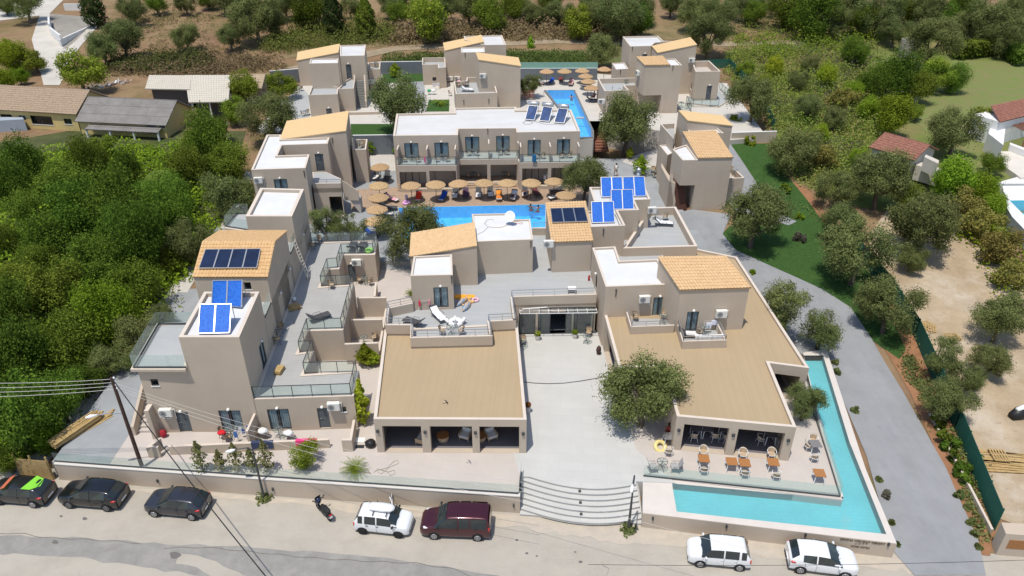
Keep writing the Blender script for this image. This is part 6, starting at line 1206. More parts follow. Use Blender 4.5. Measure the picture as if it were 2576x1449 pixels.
def t_chair(seatm=None, framem=None, name='bistro_chair'):
    """round backed armchair; front faces -y"""
    seatm = seatm or chairm; framem = framem or darkframe; t = thing(name, 'x', 'chair'); m = MB(); pts = [Vector((.3 * math.cos(a), .28 * math.sin(a), .66 + .12 * max(0, math.sin(a)))) for a in [math.radians(x) for x in range(-40, 221, 20)]]; m.tube(pts, .02, 6)
    m.ring((0, 0, .43), .24, .016, 16, 5); m.build('frame', framem, t); MB().lathe([(.05, .425), (.23, .43), (.23, .45), (.05, .44)], 14).build('seat', seatm, t)
    bk = MB(); n = 8; vs = []
    for i in range(n + 1): a = math.radians(25 + 130 * i / n); vs += [(.24 * math.cos(a), .22 * math.sin(a), .45), (.29 * math.cos(a), .29 * math.sin(a), .80 + .04 * math.sin(math.pi * i / n))]
    bk.add(vs, [(2 * i, 2 * i + 2, 2 * i + 3, 2 * i + 1) for i in range(n)]); bk.build('backrest', seatm, t)
    for sx_, sy_ in ((-1, -1), (1, -1), (1, 1), (-1, 1)): MB().tube([(sx_ * .17, sy_ * .16, .43), (sx_ * .26, sy_ * .24, 0)], .014, 5).build('leg', framem, t)
    return t
def t_square(topm, framem, sx_=.36, sy_=.36, name='dining_table'):
    t = thing(name, 'x', 'table'); MB().box(-sx_, -sy_, .715, sx_, sy_, .75).build('tabletop', topm, t)
    for a, b_ in ((-1, -1), (1, -1), (1, 1), (-1, 1)): MB().beam((a * (sx_ - .07), b_ * (sy_ - .07), .71), (a * (sx_ - .02), b_ * (sy_ - .02), 0), .045, .045).build('leg', framem, t)
    MB().box(-sx_ + .06, -sy_ + .06, .67, sx_ - .06, sy_ - .06, .714).build('apron', framem, t); return t
UM = t_umbrella(); LG = t_lounger(pal); LD = t_lounger(slingd, 'dark_sun_lounger'); BT = t_table(); BC = t_chair(); TT = t_square(teak, whitep); DC = t_chair(chairm, whitep, 'dining_chair'); GT = t_square(mat('dark_slat', (.20, .19, .19), .6), whitep, name='slatted_table')
TW = {k: t_towel(mat('towel_' + k, c, .95)) for k, c in dict(red=(.75, .05, .02), blue=(.02, .09, .45), pink=(.75, .38, .42), purple=(.10, .05, .09), white=(.82, .82, .84), orange=(.85, .28, .03), brown=(.15, .05, .05)).items()}
def _fixz():
    for o in COL.objects:
        if o.get('category') == 'parasol' and o.get('group', '').startswith('straw parasols round'): o.location.z = ZD + .02
for k, (x, y) in enumerate(((432, 250), (677, 237), (918, 230), (1163, 225), (1400, 225), (1640, 220), (1878, 210), (1988, 347))): put(UM, V(x, y), ZD + 2.15, 40 * k, f'{ORD[k]} straw parasol from the left along the main pool wooden deck', 'straw parasols round the main pool').rotation_euler.x = .05 * math.sin(k * 2.3)
for k, (x, y) in enumerate(((120, 65), (108, 250), (105, 370), (90, 490), (70, 605))): put(UM, V(x, y), ZD + 2.15, 31 * k, f'{ORD[k]} straw parasol from the top in the column left of the main pool', 'straw parasols round the main pool').location.z = ZD + .01
for k, (x, y) in enumerate(((425, 520), (830, 515), (1228, 500), (1728, 470), (1305, 625), (1365, 745), (1435, 890))):
    put(UM, W(x, y), ZB + 2.15, 31 * k, ['leftmost straw parasol by the upper pool back wall', 'second straw parasol from the left by the upper pool back wall', 'third straw parasol from the left by the upper pool back wall', 'straw parasol behind the back right guest house corner', 'rear one of three straw parasols stepping down right of the upper pool', 'middle one of three straw parasols stepping down right of the upper pool', 'front one of three straw parasols stepping down right of the upper pool'][k], 'straw parasols by the upper pool').location.z = ZB
_fixz()
def lounge(p, z, rot, label, towel=None, dark=False, grp='sun loungers round the main pool'):
    o = put(LD if dark else LG, p, z, rot, label, grp)
    if towel: put(TW[towel], p, z, rot, f'{towel} towel spread on the {label}'[:90], 'towels on the loungers').location = o.location + Vector((0, 0, .01))
    return o
for k, (x, y, r, tw_, dk) in enumerate(((510, 400, 90, 'red', 0), (757, 398, 75, 'blue', 0), (877, 372, 88, None, 0), (985, 368, 93, 'purple', 1), (1112, 365, 90, None, 0), (1232, 358, 95, None, 0), (1318, 388, 92, 'orange', 0), (1465, 388, 80, 'white', 0), (1578, 352, 88, None, 0), (1690, 350, 110, 'brown', 1), (1905, 322, 20, None, 1), (1893, 390, 30, None, 0))):
    lounge(V(x, y), ZD + .3 * 0 + .02, r, f'{ORD[k]} lounger from the left on the main deck', tw_, dk)
for k, (x, y, r, tw_, dk) in enumerate(((85, 185, 90, None, 0), (192, 190, 90, None, 1), (100, 432, 160, 'red', 1), (232, 412, 150, 'pink', 0), (205, 500, 175, None, 1), (165, 560, 175, None, 0), (175, 612, 176, None, 1), (130, 665, 178, None, 0), (150, 715, 178, None, 1), (40, 760, 165, 'blue', 1))):
    lounge(V(x, y), ZD, r, f'{ORD[k]} lounger from the top, left of the pool', tw_, dk)
for (x, y, r, tw_, dk, lb) in ((285, 815, 130, 'white', 0, 'leftmost lounger by the upper pool'), (525, 800, 65, 'blue', 1, 'second lounger by the upper pool'), (745, 745, 88, 'brown', 1, 'third lounger under an upper parasol'), (975, 835, 80, 'pink', 0, 'fourth lounger before the upper back wall'), (1290, 870, 170, None, 1, 'dark lounger under the rear stepping parasol'), (1450, 1220, 175, None, 1, 'dark lounger beside the back right house')):
    lounge(W(x, y), ZB, r, lb, tw_, dk, 'sun loungers by the upper pool')
for p, z, r, tw_, dk, lb in ((J(1065, 365), 4.24, 215, None, 1, 'reclined lounger on the left wing terrace'), (K(1020, 420), 4.24, 268, None, 1, 'left of two black loungers on the wing terrace'), (K(1155, 420), 4.24, 268, None, 1, 'right of two black loungers on the wing terrace'),
    (E(730, 950), 4.28, 125, 'white', 0, 'towel draped lounger on the central terrace'), (E(555, 1005), 4.28, 330, None, 1, 'second lounger on the central terrace'), (U(1105, 745), 4.34, 175, 'white', 0, 'lounger on the right roof terrace'),
    (O(630, 765), 7.0, 150, 'pink', 0, 'pink lounger on the back middle sun terrace'), (O(690, 845), 7.0, 172, 'white', 0, 'white lounger on the back middle sun terrace'), (FF(45, 1092), 4.23, 175, None, 0, 'lounger on the towel hung restaurant balcony')):
    lounge(p, z, r, lb, tw_, dk, 'loungers on the roof terraces')
# bistro sets: (table, chairs...) at height z
def bset(z, tb, chs, where, grp='bistro sets'):
    c0 = P(tb, z) if tb else P(chs[0], z) + Vector((.5, 0, 0))
    if tb: put(BT, tb, z, 0, f'round glass bistro table {where}', grp)
    for k, c in enumerate(chs):
        q = P(c, z); a = math.degrees(math.atan2(c0.y - q.y, c0.x - q.x)) + 90; w_ = '' if len(chs) == 1 else ['left ', 'right ', 'third '][k]; put(BC, c, z, a, f'{w_}bistro chair {where}', grp)
for k, (t_, a, b_) in enumerate(((B(535, 1218), B(480, 1222), B(578, 1224)), (B(765, 1212), B(722, 1222), B(798, 1220)), (B(992, 1172), B(962, 1176), B(1022, 1176)), (B(1225, 1166), B(1198, 1172), B(1250, 1170)), (B(1497, 1196), B(1470, 1200), B(1522, 1198)), (B(1690, 1190), B(1662, 1194), B(1722, 1192)))):
    bset(ZF - .01, t_, [a, b_], f'on the {ORD[k]} pool wing balcony from the left')
bset(ZD + .43, B(995, 1345), [B(963, 1350), B(1032, 1350)], 'in the third arcade bay'); bset(ZD + .43, B(1230, 1340), [B(1258, 1345)], 'in the fourth arcade bay')
bset(4.25, J(510, 600), [J(560, 530), J(515, 685)], 'beside the lower terrace door of the wing'); bset(4.25, K(520, 370), [K(485, 420), K(565, 340)], 'at the far end of the wing terrace'); bset(4.25, None, [K(740, 950)], 'alone behind the glass on the wing terrace')
bset(ZP, K(1185, 890), [K(1120, 880), K(1268, 905)], 'in the yard below the wing terrace'); bset(ZP, J(1690, 690), [J(1830, 650)], 'in the walled yard beside the pavilion')
bset(ZP, L(1550, 1290), [L(1450, 1290), L(1500, 1360)], 'with red clothes in the front yard'); bset(ZP, G(2110, 400), [G(2000, 400), G(2180, 415)], 'with white towels in the front yard')
bset(4.28, E(830, 1078), [E(762, 1078), E(905, 1078)], 'behind the front rail of the central terrace'); bset(ZP, E(1850, 1140), [E(1865, 1090)], 'by the glass front right pier'); bset(ZP, E(1365, 1175), [E(1368, 1150)], 'beside the cafe pavilion wall')
bset(4.34, U(1005, 660), [U(1135, 670)], 'on the right roof terrace'); bset(ZD, S(150, 940), [S(175, 900), S(195, 965)], 'on the small terrace of the right guest house'); bset(4.23, E(2425, 990), [E(2218, 970), E(2435, 955)], 'on the left restaurant balcony'); bset(4.23, FF(158, 1075), [FF(120, 1090)], 'on the right restaurant balcony')
bset(7.0, R(535, 755), [R(545, 740)], 'on the low terrace of the back right house'); bset(6.6, R(1605, 555), [R(1545, 545)], 'on the walled roof terrace far right'); bset(ZB, N(245, 1105), [N(205, 1110), N(270, 1095)], 'below the back left house'); bset(ZB, N(155, 760), [N(185, 765)], 'left of the back left house'); bset(7.2, N(1192, 450), [N(1200, 430)], 'on the small balcony of the back left house')
bset(5.5, M(1630, 560), [M(1655, 545)], 'on the side balcony of the left guest house'); bset(ZB, R(1283, 1060), [R(1355, 1075)], 'beside the back right house glass rail'); bset(7.0, O(680, 785), [O(575, 790)], 'on the back middle sun terrace'); bset(ZB, None, [O(465, 905)], 'below the twin air conditioners'); bset(E and 6.0, S(1270, 945), [S(1235, 915)], 'on the red walled balcony of the right house')
# dining terrace
for k, p in enumerate((I(155, 590), I(365, 612), I(462, 622), I(677, 617), I(1025, 700))): put(TT, p, ZP + .4, -4, ['square teak table nearest the round metal table', 'left half of the joined teak tables', 'right half of the joined teak tables', 'square teak table fourth from the left', 'lone teak table at the corner of the dining terrace'][k], 'teak tables on the dining terrace').location.z = ZP + .01
for k, (p, r) in enumerate(((I(150, 545), 0), (I(447, 565), 0), (I(662, 562), 0), (I(155, 680), 180), (I(462, 705), 180), (I(698, 722), 180), (I(975, 460), 0), (I(985, 585), 180), (I(940, 500), 100), (X(772, 1285), 180))):
    put(DC, p, ZP + .01, r - 4, ['chair behind the first teak table', 'chair behind the joined teak tables', 'chair behind the fourth teak table', 'chair before the first teak table', 'chair before the joined teak tables', 'chair pulled out before the fourth teak table', 'chair behind the pale table by the pool', 'chair before the pale table by the pool', 'chair left of the pale table by the pool', 'chair before the table under the olive tree'][k], 'woven dining chairs on the terrace')
put(GT, I(985, 510), ZP + .01, 3, 'pale table near the glass rail of the infinity pool', 'slatted tables'); put(GT, X(770, 1150), ZP + .01, 0, 'slatted table under the olive tree with a seated person', 'slatted tables')
for k, p in enumerate((X(1095, 1050), X(1230, 1055), X(1430, 1060), X(1965, 1125))): put(GT, p, ZP + .03, -4, ['first', 'second', 'third', 'fourth'][k] + ' slatted table from the left inside the restaurant arcade', 'slatted tables')
for k, (p, r) in enumerate(((X(1070, 1110), 180), (X(1320, 1108), 180), (X(1455, 1128), 180), (X(1855, 1145), 90), (X(2090, 1155), 270), (X(2110, 1090), 250))): put(DC, p, ZP + .03, r, f'{ORD[k]} woven chair from the left inside the restaurant arcade', 'woven chairs in the arcade')
def t_sling():
    t = thing('sling_chair', 'x', 'chair'); m = MB()
    for s in (-1, 1): m.tube([(s * .27, -.3, 0), (s * .27, -.28, .42), (s * .27, .2, .38), (s * .27, .42, .98)], .016, 5); m.tube([(s * .27, .3, 0), (s * .27, .1, .4), (s * .29, -.2, .6), (s * .29, .25, .62)], .016, 5)
    m.build('frame', darkframe, t); MB().box(-.26, -.28, .4, .26, .2, .415).build('seat', sling, t); MB().frame_box((-.26, .2, .39), Vector((1, 0, 0)), Vector((0, .35, .93)), Vector((0, -.93, .35)), .52, .64, .012).build('backrest', sling, t); return t
SC = t_sling(); put(SC, H(2348, 655), ZP + .01, 95, 'left grey sling chair at the round table by the pool steps', 'sling chairs'); put(SC, H(2518, 655), ZP + .01, 265, 'right grey sling chair at the round table by the pool steps', 'sling chairs'); put(BT, H(2415, 645), ZP + .01, 0, 'round black table between two grey sling chairs', 'bistro sets')
def t_arm():
    t = thing('wicker_armchair', 'x', 'armchair'); m = MB().box(-.36, -.36, .16, .36, .36, .26)
    for s in (-1, 1): m.box(s * .36 - .03, -.36, .26, s * .36 + .03, .36, .56)
    m.box(-.36, .32, .26, .36, .4, .72); m.build('frame', chairm, t)
    for a, b_ in ((-1, -1), (1, -1), (1, 1), (-1, 1)): MB().box(a * .33 - .025, b_ * .33 - .025, 0, a * .33 + .025, b_ * .33 + .025, .16).build('leg', chairm, t)
    MB().box(-.32, -.36, .27, .32, .3, .40).build('cushion', pal, t); MB().box(-.3, .2, .41, .3, .31, .75).build('back_cushion', pal, t); return t
AR = t_arm(); put(AR, H(938, 405), ZP + .03, -20, 'left cushioned armchair inside the cafe pavilion', 'cushioned armchairs'); put(AR, H(1130, 405), ZP + .03, 25, 'right cushioned armchair inside the cafe pavilion', 'cushioned armchairs'); put(AR, H(612, 440), ZP + .03, 250, 'armchair half hidden behind the second cafe pier', 'cushioned armchairs')
for p, lb in ((H(768, 420), 'round wicker table in the middle bay of the pavilion'), (H(1048, 420), 'round wicker table behind the third pavilion pier')):
    t = thing('wicker_table', lb, 'table', P(p, ZP + .03), group='round wicker tables'); MB().lathe([(.36, 0), (.42, .2), (.38, .42)], 20).build('base', chairm, t); MB().lathe([(.44, .42), (.44, .46)], 20).build('tabletop', teak, t)
# planters, bins and other odds and ends
def planter(p, z, label, r=.24, h=.5, flower=None):
    t = thing('planter', label, 'plant pot', P(p, z), group='round planters'); MB().lathe([(r * .75, 0), (r, h * .6), (r * .95, h), (r * .85, h), (r * .8, h - .05)], 16, cap=False).build('pot', mat('pot_grey', (.55, .53, .5), .8), t, True); MB().lathe([(0.01, h - .06), (r * .82, h - .06)], 16).build('soil', redsoil, t)
    rs = np.random.RandomState(int(p[0])); d = rs.normal(size=(160, 3)); d /= np.linalg.norm(d, axis=1)[:, None]; o = bpy.data.objects.new('plant', leaves('plant', d * [r, r, r] + [0, 0, h + .08], d, .1, flower or M_BROAD, 3)); COL.objects.link(o); o.parent = t
planter(E(1482, 1115), ZP, 'round grey planter left of the glass entrance'); planter(E(1762, 1102), ZP, 'round grey planter right of the glass entrance'); planter(H(1408, 212), ZP, 'white planter with red flowers beside the cafe pavilion', .2, .6, leafmat('red_flowers', (.5, .05, .04), (.1, .16, .04)))
def blob(name, p, z, rx, ry, rz, m, label, cat, seed=1, group=None, n=10):
    rs = random.Random(seed); mb = MB(); vs = []; fs = []
    for i in range(n + 1):
        a = math.pi * i / n
        for k in range(n + 2): b_ = 2 * math.pi * k / (n + 2); f = 1 + rs.uniform(-.12, .12); vs.append((rx * math.sin(a) * math.cos(b_) * f, ry * math.sin(a) * math.sin(b_) * f, rz + rz * math.cos(a) * f))
    w_ = n + 2
    for i in range(n):
        for k in range(w_): fs.append((i * w_ + k, (i + 1) * w_ + k, (i + 1) * w_ + (k + 1) % w_, i * w_ + (k + 1) % w_))
    mb.add(vs, fs); o = mb.build(name, m, smooth=True); o.location = P(p, z); return tag(o, label, cat, group)
blk = mat('black_plastic', (.02, .02, .022), .45); blob('rubbish_bag', H(222, 470), ZP, .38, .34, .28, blk, 'black rubbish bag lying by the drain beside the pavilion', 'rubbish bag', 4)
blob('waste_bin', E(1940, 1225), ZP, .2, .2, .42, mat('dark_bin', (.07, .04, .035), .7), 'dark waste bin at the corner of the reception wall', 'bin', 2)
blob('clothes_pile', L(1425, 1260), ZP + .45, .3, .25, .14, mat('red_cloth', (.6, .02, .03), .9), 'red and blue clothes heaped on a chair in the front yard', 'clothes', 3)
blob('shopping_bag', L(638, 1300), ZP, .24, .2, .33, mat('red_bag', (.35, .02, .03), .7), 'shiny dark red bag by the stair screen at left', 'bag', 6)
blob('white_bag', J(740, 105), 4.25, .18, .16, .2, whitep, 'small white bag on the wing terrace near the stacked boards', 'bag', 6)
def ring(p, z, R_, r, m, label, n=22, tilt=0): 
    o = MB().ring((0, 0, r), R_, r, n, 10).build('float_ring', m, smooth=True); o.location = P(p, z); o.rotation_euler = (tilt, 0, .4); return tag(o, label, 'pool float', 'pool floats')
ring(V(388, 440), ZD + .02, .36, .14, mat('pink_float', (.72, .38, .68), .35), 'pink translucent ring float on the main deck'); ring(K(1243, 445), 4.25, .33, .13, mat('green_float', (.30, .62, .12), .35), 'green ring float beside two black loungers'); ring(X(672, 1185), ZP, .36, .14, mat('yellow_float', (.72, .60, .25), .35), 'yellow ring float leaning by the olive tree table', tilt=.6); ring(E(1012, 820), 4.28, .24, .09, mat('pink_float2', (.75, .45, .55), .35), 'small pink ring float on the central terrace')
blob('float_tail', V(388, 405), ZD, .2, .16, .35, mat('clear_pink', (.6, .55, .65), .3), 'translucent unicorn shaped float top behind the pink ring', 'pool float', 8, 'pool floats')
sw = thing('swan_float', 'white inflatable swan on the central terrace', 'pool float', P(E(862, 1000), 4.28), math.radians(185), 'pool floats'); s_ = MB().ring((0, 0, .2), .42, .2, 22, 10); s_.build('ring', whitep, sw, True)
MB().tube([(-.0, .45, .25), (0, .62, .6), (0, .5, .95), (0, .3, .95), (0, .2, .85)], [.14, .11, .1, .11, .04], 10).build('neck', whitep, sw, True)
for s__ in (-1, 1): MB().tube([(s__ * .5, .2, .3), (s__ * .72, -.05, .48), (s__ * .6, -.3, .35)], [.1, .16, .08], 8).build('wing', whitep, sw, True)
def fishf(p, rot, label):
    fmx = mat('fish_float', (.85, .45, .12), .4, col2=(.10, .30, .50), scale=2.2, detail=1); t = thing('fish_float', label, 'pool float', P(p, 4.28), math.radians(rot), 'pool floats'); MB().tube([(-.85, 0, .12), (-.5, 0, .16), (0, 0, .17), (.5, 0, .12), (.7, 0, .1)], [.05, .22, .27, .14, .06], 12).build('body', fmx, t, True)
    MB().tube([(.65, 0, .1), (.9, .28, .1)], [.08, .12], 8).tube([(.65, 0, .1), (.9, -.28, .1)], [.08, .12], 8).tube([(-.1, .2, .12), (.1, .5, .1)], [.12, .06], 8).build('tail', fmx, t, True)
fishf(E(915, 835), 55, 'rear rainbow coloured fish float on the central terrace'); fishf(E(950, 868), 68, 'front rainbow coloured fish float on the central terrace')
o = MB().box(-.85, -.3, 0, .85, .3, .1).build('air_mattress', mat('orange_float', (.85, .38, .03), .5, var=.3, scale=4)); o.location = P(E(930, 795), 4.28); o.rotation_euler = (0, 0, -.05); tag(o, 'orange patterned air mattress on the central terrace', 'air mattress', 'pool floats')
def rack(p, z, rot, label, cols, w_=.5):
    t = thing('drying_rack', label, 'drying rack', P(p, z), math.radians(rot), 'drying racks'); m = MB()
    for s in (-1, 1): m.beam((s * w_, -.28, 0), (s * w_, .28, .95), .02, .02); m.beam((s * w_, .28, 0), (s * w_, -.28, .95), .02, .02)
    for y in (-.28, -.1, .1, .28): m.beam((-w_, y, .95), (w_, y, .95), .012, .012)
    m.build('frame', whitep, t)
    for k, c in enumerate(cols): x = -w_ + 2 * w_ * (k + .5) / len(cols); y = (-.28, .1, -.1, .28)[k % 4]; MB().box(x - w_ / len(cols) * .85, y - .03, .45 + .08 * (k % 3), x + w_ / len(cols) * .85, y + .03, .97).build('cloth', mat('cloth_%d' % (hash_(str(c)) % 97), c, .95), t)
rack(E(630, 880), 4.28, 8, 'drying rack with colourful swimwear beside the terrace door', [(.7, .05, .1), (.1, .45, .6), (.8, .1, .4), (.1, .12, .4), (.8, .3, .35)]); rack(L(1720, 1330), ZP, 5, 'drying rack with blue clothes in the front yard', [(.08, .18, .5), (.6, .6, .65), (.05, .1, .3), (.1, .3, .6)]); rack(FF(205, 1050), 4.23, 0, 'drying rack with a striped white towel on the right balcony', [(.8, .8, .85), (.75, .76, .85)])
rack(O(955, 800), 7.0, 0, 'drying rack with white and blue cloths on the sun terrace', [(.8, .8, .85), (.03, .1, .4), (.4, .02, .05)]); rack(O(275, 815), ZB, 0, 'drying rack with a grey towel below the back middle house', [(.6, .58, .6), (.4, .38, .42)]); rack(B(1545, 1375), ZD + .45, 0, 'drying rack with pale laundry in the fifth arcade bay', [(.7, .7, .72), (.8, .8, .8)], .3); rack(J(1600, 520), ZP, 0, 'empty white drying rack in the walled yard', [], .4)
blob('towel_heap', O(180, 850), ZB + .4, .3, .3, .2, mat('green_cloth', (.05, .35, .15), .9), 'green cloth over a chair below the back middle house', 'towel', 3, 'towels on chairs'); blob('towel_heap', O(238, 850), ZB + .4, .38, .32, .22, whitep, 'white cloth over a chair below the back middle house', 'towel', 5, 'towels on chairs')
for p, lb, sd_ in ((G(1985, 370), 'white towels over the left chair in the front yard', 5), (G(2180, 385), 'white towel over the right chair in the front yard', 9)): blob('towel_heap', p, ZP + .5, .36, .28, .2, whitep, lb, 'towel', sd_, 'towels on chairs')
def hang(pa, pb, z, drop, m, label):
    a, b_ = P(pa, z), P(pb, z); mb = MB(); n = 10; vs = []; d = (b_ - a).normalized(); o_ = Vector((d.y, -d.x, 0)) * .02
    for i in range(n + 1):
        q = a.lerp(b_, i / n); r = drop * (1 + .08 * math.sin(i * 2.3)); vs += [tuple(q - o_ * 11 + Vector((0, 0, .015))), tuple(q + o_ + Vector((0, 0, .02))), tuple(q + o_ * (1.6 + .6 * math.sin(i * 1.9)) - Vector((0, 0, r)))]
    mb.add(vs, [(3 * i + j, 3 * i + 3 + j, 3 * i + 4 + j, 3 * i + 1 + j) for i in range(n) for j in (0, 1)]); return single('beach_towel', mb, m, label, 'towel', 'towels hung over walls and rails')
hang(G(1892, 446), G(2058, 440), ZP + .77, .55, mat('navy_towel', (.045, .06, .12), .95), 'navy blue towel hung over the low front yard wall'); hang(G(2228, 430), G(2388, 425), ZP + .77, .45, mat('hot_pink', (.75, .06, .22), .95), 'bright pink towel hung over the low front yard wall')
hang(FF(95, 1095), FF(195, 1092), 4.88, .35, whitep, 'left white towel on the right restaurant balcony rail'); hang(FF(200, 1092), FF(320, 1085), 4.88, .3, whitep, 'right white towel on the right restaurant balcony rail'); hang(B(1440, 1172), B(1472, 1172), ZF + .98, .8, mat('teal_towel', (.02, .14, .3), .95), 'blue towel on the fifth balcony glass rail'); hang(B(622, 1190), B(638, 1190), ZF + .8, .6, mat('hot_pink', (.75, .06, .22), .95), 'pink cloth between the first two balconies')
def boards(name, p, z, rot, n, L_, wd, label, m=None, messy=.05, lay=1, cat='planks', grp=None):
    t = thing(name, label, cat, P(p, z) if z is not None else PT(p), math.radians(rot), grp); rr = random.Random(int(p[0])); 
    for l in range(lay):
        mb = MB()
        for k in range(n): a = rr.uniform(-messy, messy); x = (k - n / 2) * wd * 1.12 + rr.uniform(-messy, messy); mb.frame_box((x, -L_ / 2 + rr.uniform(-messy * 4, messy * 4), l * .07), Vector((math.cos(a), math.sin(a), 0)), Vector((-math.sin(a), math.cos(a), 0)), Vector((0, 0, 1)), wd, L_ * rr.uniform(.9, 1), .05)
        mb.build('board_layer', m or lumber, t)
    return t
boards('lumber_stack', G(585, 345), ZP + .2, -27, 6, 3.9, .14, 'long stack of yellow boards beside the left wood', lay=5, messy=.015); boards('loose_boards', G(665, 330), ZP, -32, 4, 3.6, .13, 'loose yellow boards lying beside the stacked lumber', lay=2, messy=.12)
boards('board_stack', J(547, 1065), 4.25, -8, 1, .85, .5, 'small stack of yellow boards in the middle of the wing terrace', lay=5, messy=.01, grp='stacked boards'); boards('board_stack', J(740, 200), 4.25, -60, 2, .8, .45, 'yellow boards by the second terrace door of the wing', lay=3, messy=.06, grp='stacked boards')
boards('plank_pile', I(2380, 590), .05, 82, 12, 5.2, .14, 'large pile of yellow planks on the dirt lot', lay=3, messy=.07); boards('plank_pile', I(2235, 440), .05, 75, 3, 2.4, .1, 'few thin planks above the big plank pile', messy=.15); boards('plank_pile', FF(2140, 330), None, 40, 5, 4.5, .13, 'grey yellow planks by the flowering hedge', messy=.12); boards('plank_pile', FF(2290, 480), None, 35, 5, 2.4, .13, 'short planks beside the flowering hedge', messy=.15)
def pallet(p, rot, label, z=None):
    t = thing('pallet', label, 'pallet', PT(p) if z is None else P(p, z), math.radians(rot), 'wooden pallets'); m = MB()
    for k in range(6): m.box(-.6, -.5 + k * .19, .1, .6, -.41 + k * .19, .125)
    m.build('top_boards', lumber, t); m = MB()
    for x in (-.55, 0, .5): m.box(x, -.5, 0, x + .08, .54, .1)
    m.build('bearers', lumber, t)
pallet(FF(1840, 1010), 20, 'yellow pallet beside the green fence'); pallet(FF(1862, 1030), 65, 'second yellow pallet lying across the first'); pallet(FF(2035, 1098), 5, 'flat yellow pallet below the other pallets'); pallet(I(2390, 545), 84, 'slatted pallet on top of the large plank pile', .35)
# ladder against the wall
a, c = P(K(430, 815), 4.3), None; t = thing('wooden_ladder', 'pale wooden ladder leaning on the wing wall', 'ladder', a, world=True); top_ = Vector((rp(57.5).x + .1, 57.5, 7.9)); d = (top_ - a).normalized(); sd_ = Vector((0.2, .98, 0)).normalized() * .2; m = MB()
for s in (-1, 1): m.beam(a + sd_ * s, top_ + sd_ * s, .05, .07)
m.build('rails', mat('pale_wood', (.62, .56, .48), .8), t); m = MB(); ln = (top_ - a).length
for k in range(12): q = a + d * (ln * (k + .5) / 12); m.beam(q - sd_, q + sd_, .05, .04)
m.build('rungs', mat('pale_wood', (.62, .56, .48), .8), t)
t = thing('fire_extinguisher', 'red fire extinguisher at the foot of the reception tower', 'fire extinguisher', P(E(1868, 668), 4.28)); MB().lathe([(.09, 0), (.09, .42), (.04, .5), (.03, .55)], 12).build('cylinder', mat('red_paint', (.45, .02, .02), .4), t, True); MB().tube([(0, 0, .52), (.08, 0, .5), (.12, 0, .3)], .012, 5).build('hose', blk, t)
t = thing('flue_pipe', 'shiny metal flue pipe rising behind the blue collectors', 'chimney', P(B(2238, 1360), 7.0) - Vector((0, 0, 1))); MB().tube([(0, 0, 0), (0, 0, 2.0)], .2, 16).build('pipe', steel, t, True); MB().lathe([(.22, 2.0), (.28, 2.1), (.2, 2.3), (.05, 2.38)], 16).build('cowl', steel, t, True)
t = thing('side_table', 'low pale table on the terrace above the entrance', 'table', P(E(1740, 755), 4.28)); MB().box(-.35, -.3, .38, .35, .3, .42).build('tabletop', pal, t)
for s1_, s2_ in ((-1, -1), (1, -1), (1, 1), (-1, 1)): MB().box(s1_ * .32 - .02, s2_ * .27 - .02, 0, s1_ * .32 + .02, s2_ * .27 + .02, .38).build('leg', darkframe, t)
t = thing('pool_ladder', 'chrome ladder at the upper pool corner', 'pool ladder', P(W(390, 1040), ZB), 0); m = MB()
for s in (-1, 1): m.tube([(s * .25, 0, 0), (s * .25, 0, .75), (s * .25, -.25, .9), (s * .25, -.5, .6), (s * .25, -.5, -.6)], .025, 6)
m.build('rails', steel, t); MB().beam((-.25, -.5, -.2), (.25, -.5, -.2), .06, .03).build('step', steel, t)
t = thing('football_goal', 'white football goal frame on the garden lawn', 'goal', PT(C(1668, 790)), math.radians(-8)); MB().tube([(-1.5, 0, 0), (-1.5, 0, 1.9), (1.5, 0, 1.9), (1.5, 0, 0)], .06, 6).build('frame', whitep, t); MB().tube([(-1.5, 0, 1.9), (-1.5, 1, 0)], .04).tube([(1.5, 0, 1.9), (1.5, 1, 0)], .04).build('stays', whitep, t)
hs = MB(); pts = [P(H(*q), ZP + .02) for q in ((245, 668), (275, 640), (330, 655), (300, 680), (265, 655), (350, 630), (395, 585), (425, 575), (430, 600), (370, 625), (335, 650), (370, 690), (405, 680), (400, 650), (350, 665), (300, 650))]; single('garden_hose', hs.tube(pts, .018, 5), mat('hose_grey', (.28, .27, .2), .6), 'coiled garden hose lying on the patio before the pavilion', 'hose')
o = MB().box(-.35, -.22, 0, .35, .22, .04).build('drain_cover', whitep); o.location = P(H(140, 423), ZP); tag(o, 'white slab lifted beside the open drain', 'drain cover'); o = MB().box(-.3, -.16, 0, .3, .16, .02).build('open_drain', darkin); o.location = P(H(140, 473), ZP); tag(o, 'dark open drain hole beside the black bag', 'drain')
b_ = thing('bird', 'dark swallow gliding above the brown pavilion roof', 'bird', P(H(795, 140), 8.0), .5); MB().tube([(-.14, 0, 0), (0, 0, .01), (.1, 0, 0)], [.01, .035, .012], 6).build('body', blk, b_); MB().add([(0, 0, .01), (.06, .1, .05), (-.06, .3, .04), (.0, .0, .01), (.06, -.1, .05), (-.06, -.3, .04), (-.12, 0, 0), (-.24, .05, 0), (-.24, -.05, 0)], [(0, 1, 2), (3, 5, 4), (6, 7, 8)]).build('wings', blk, b_)
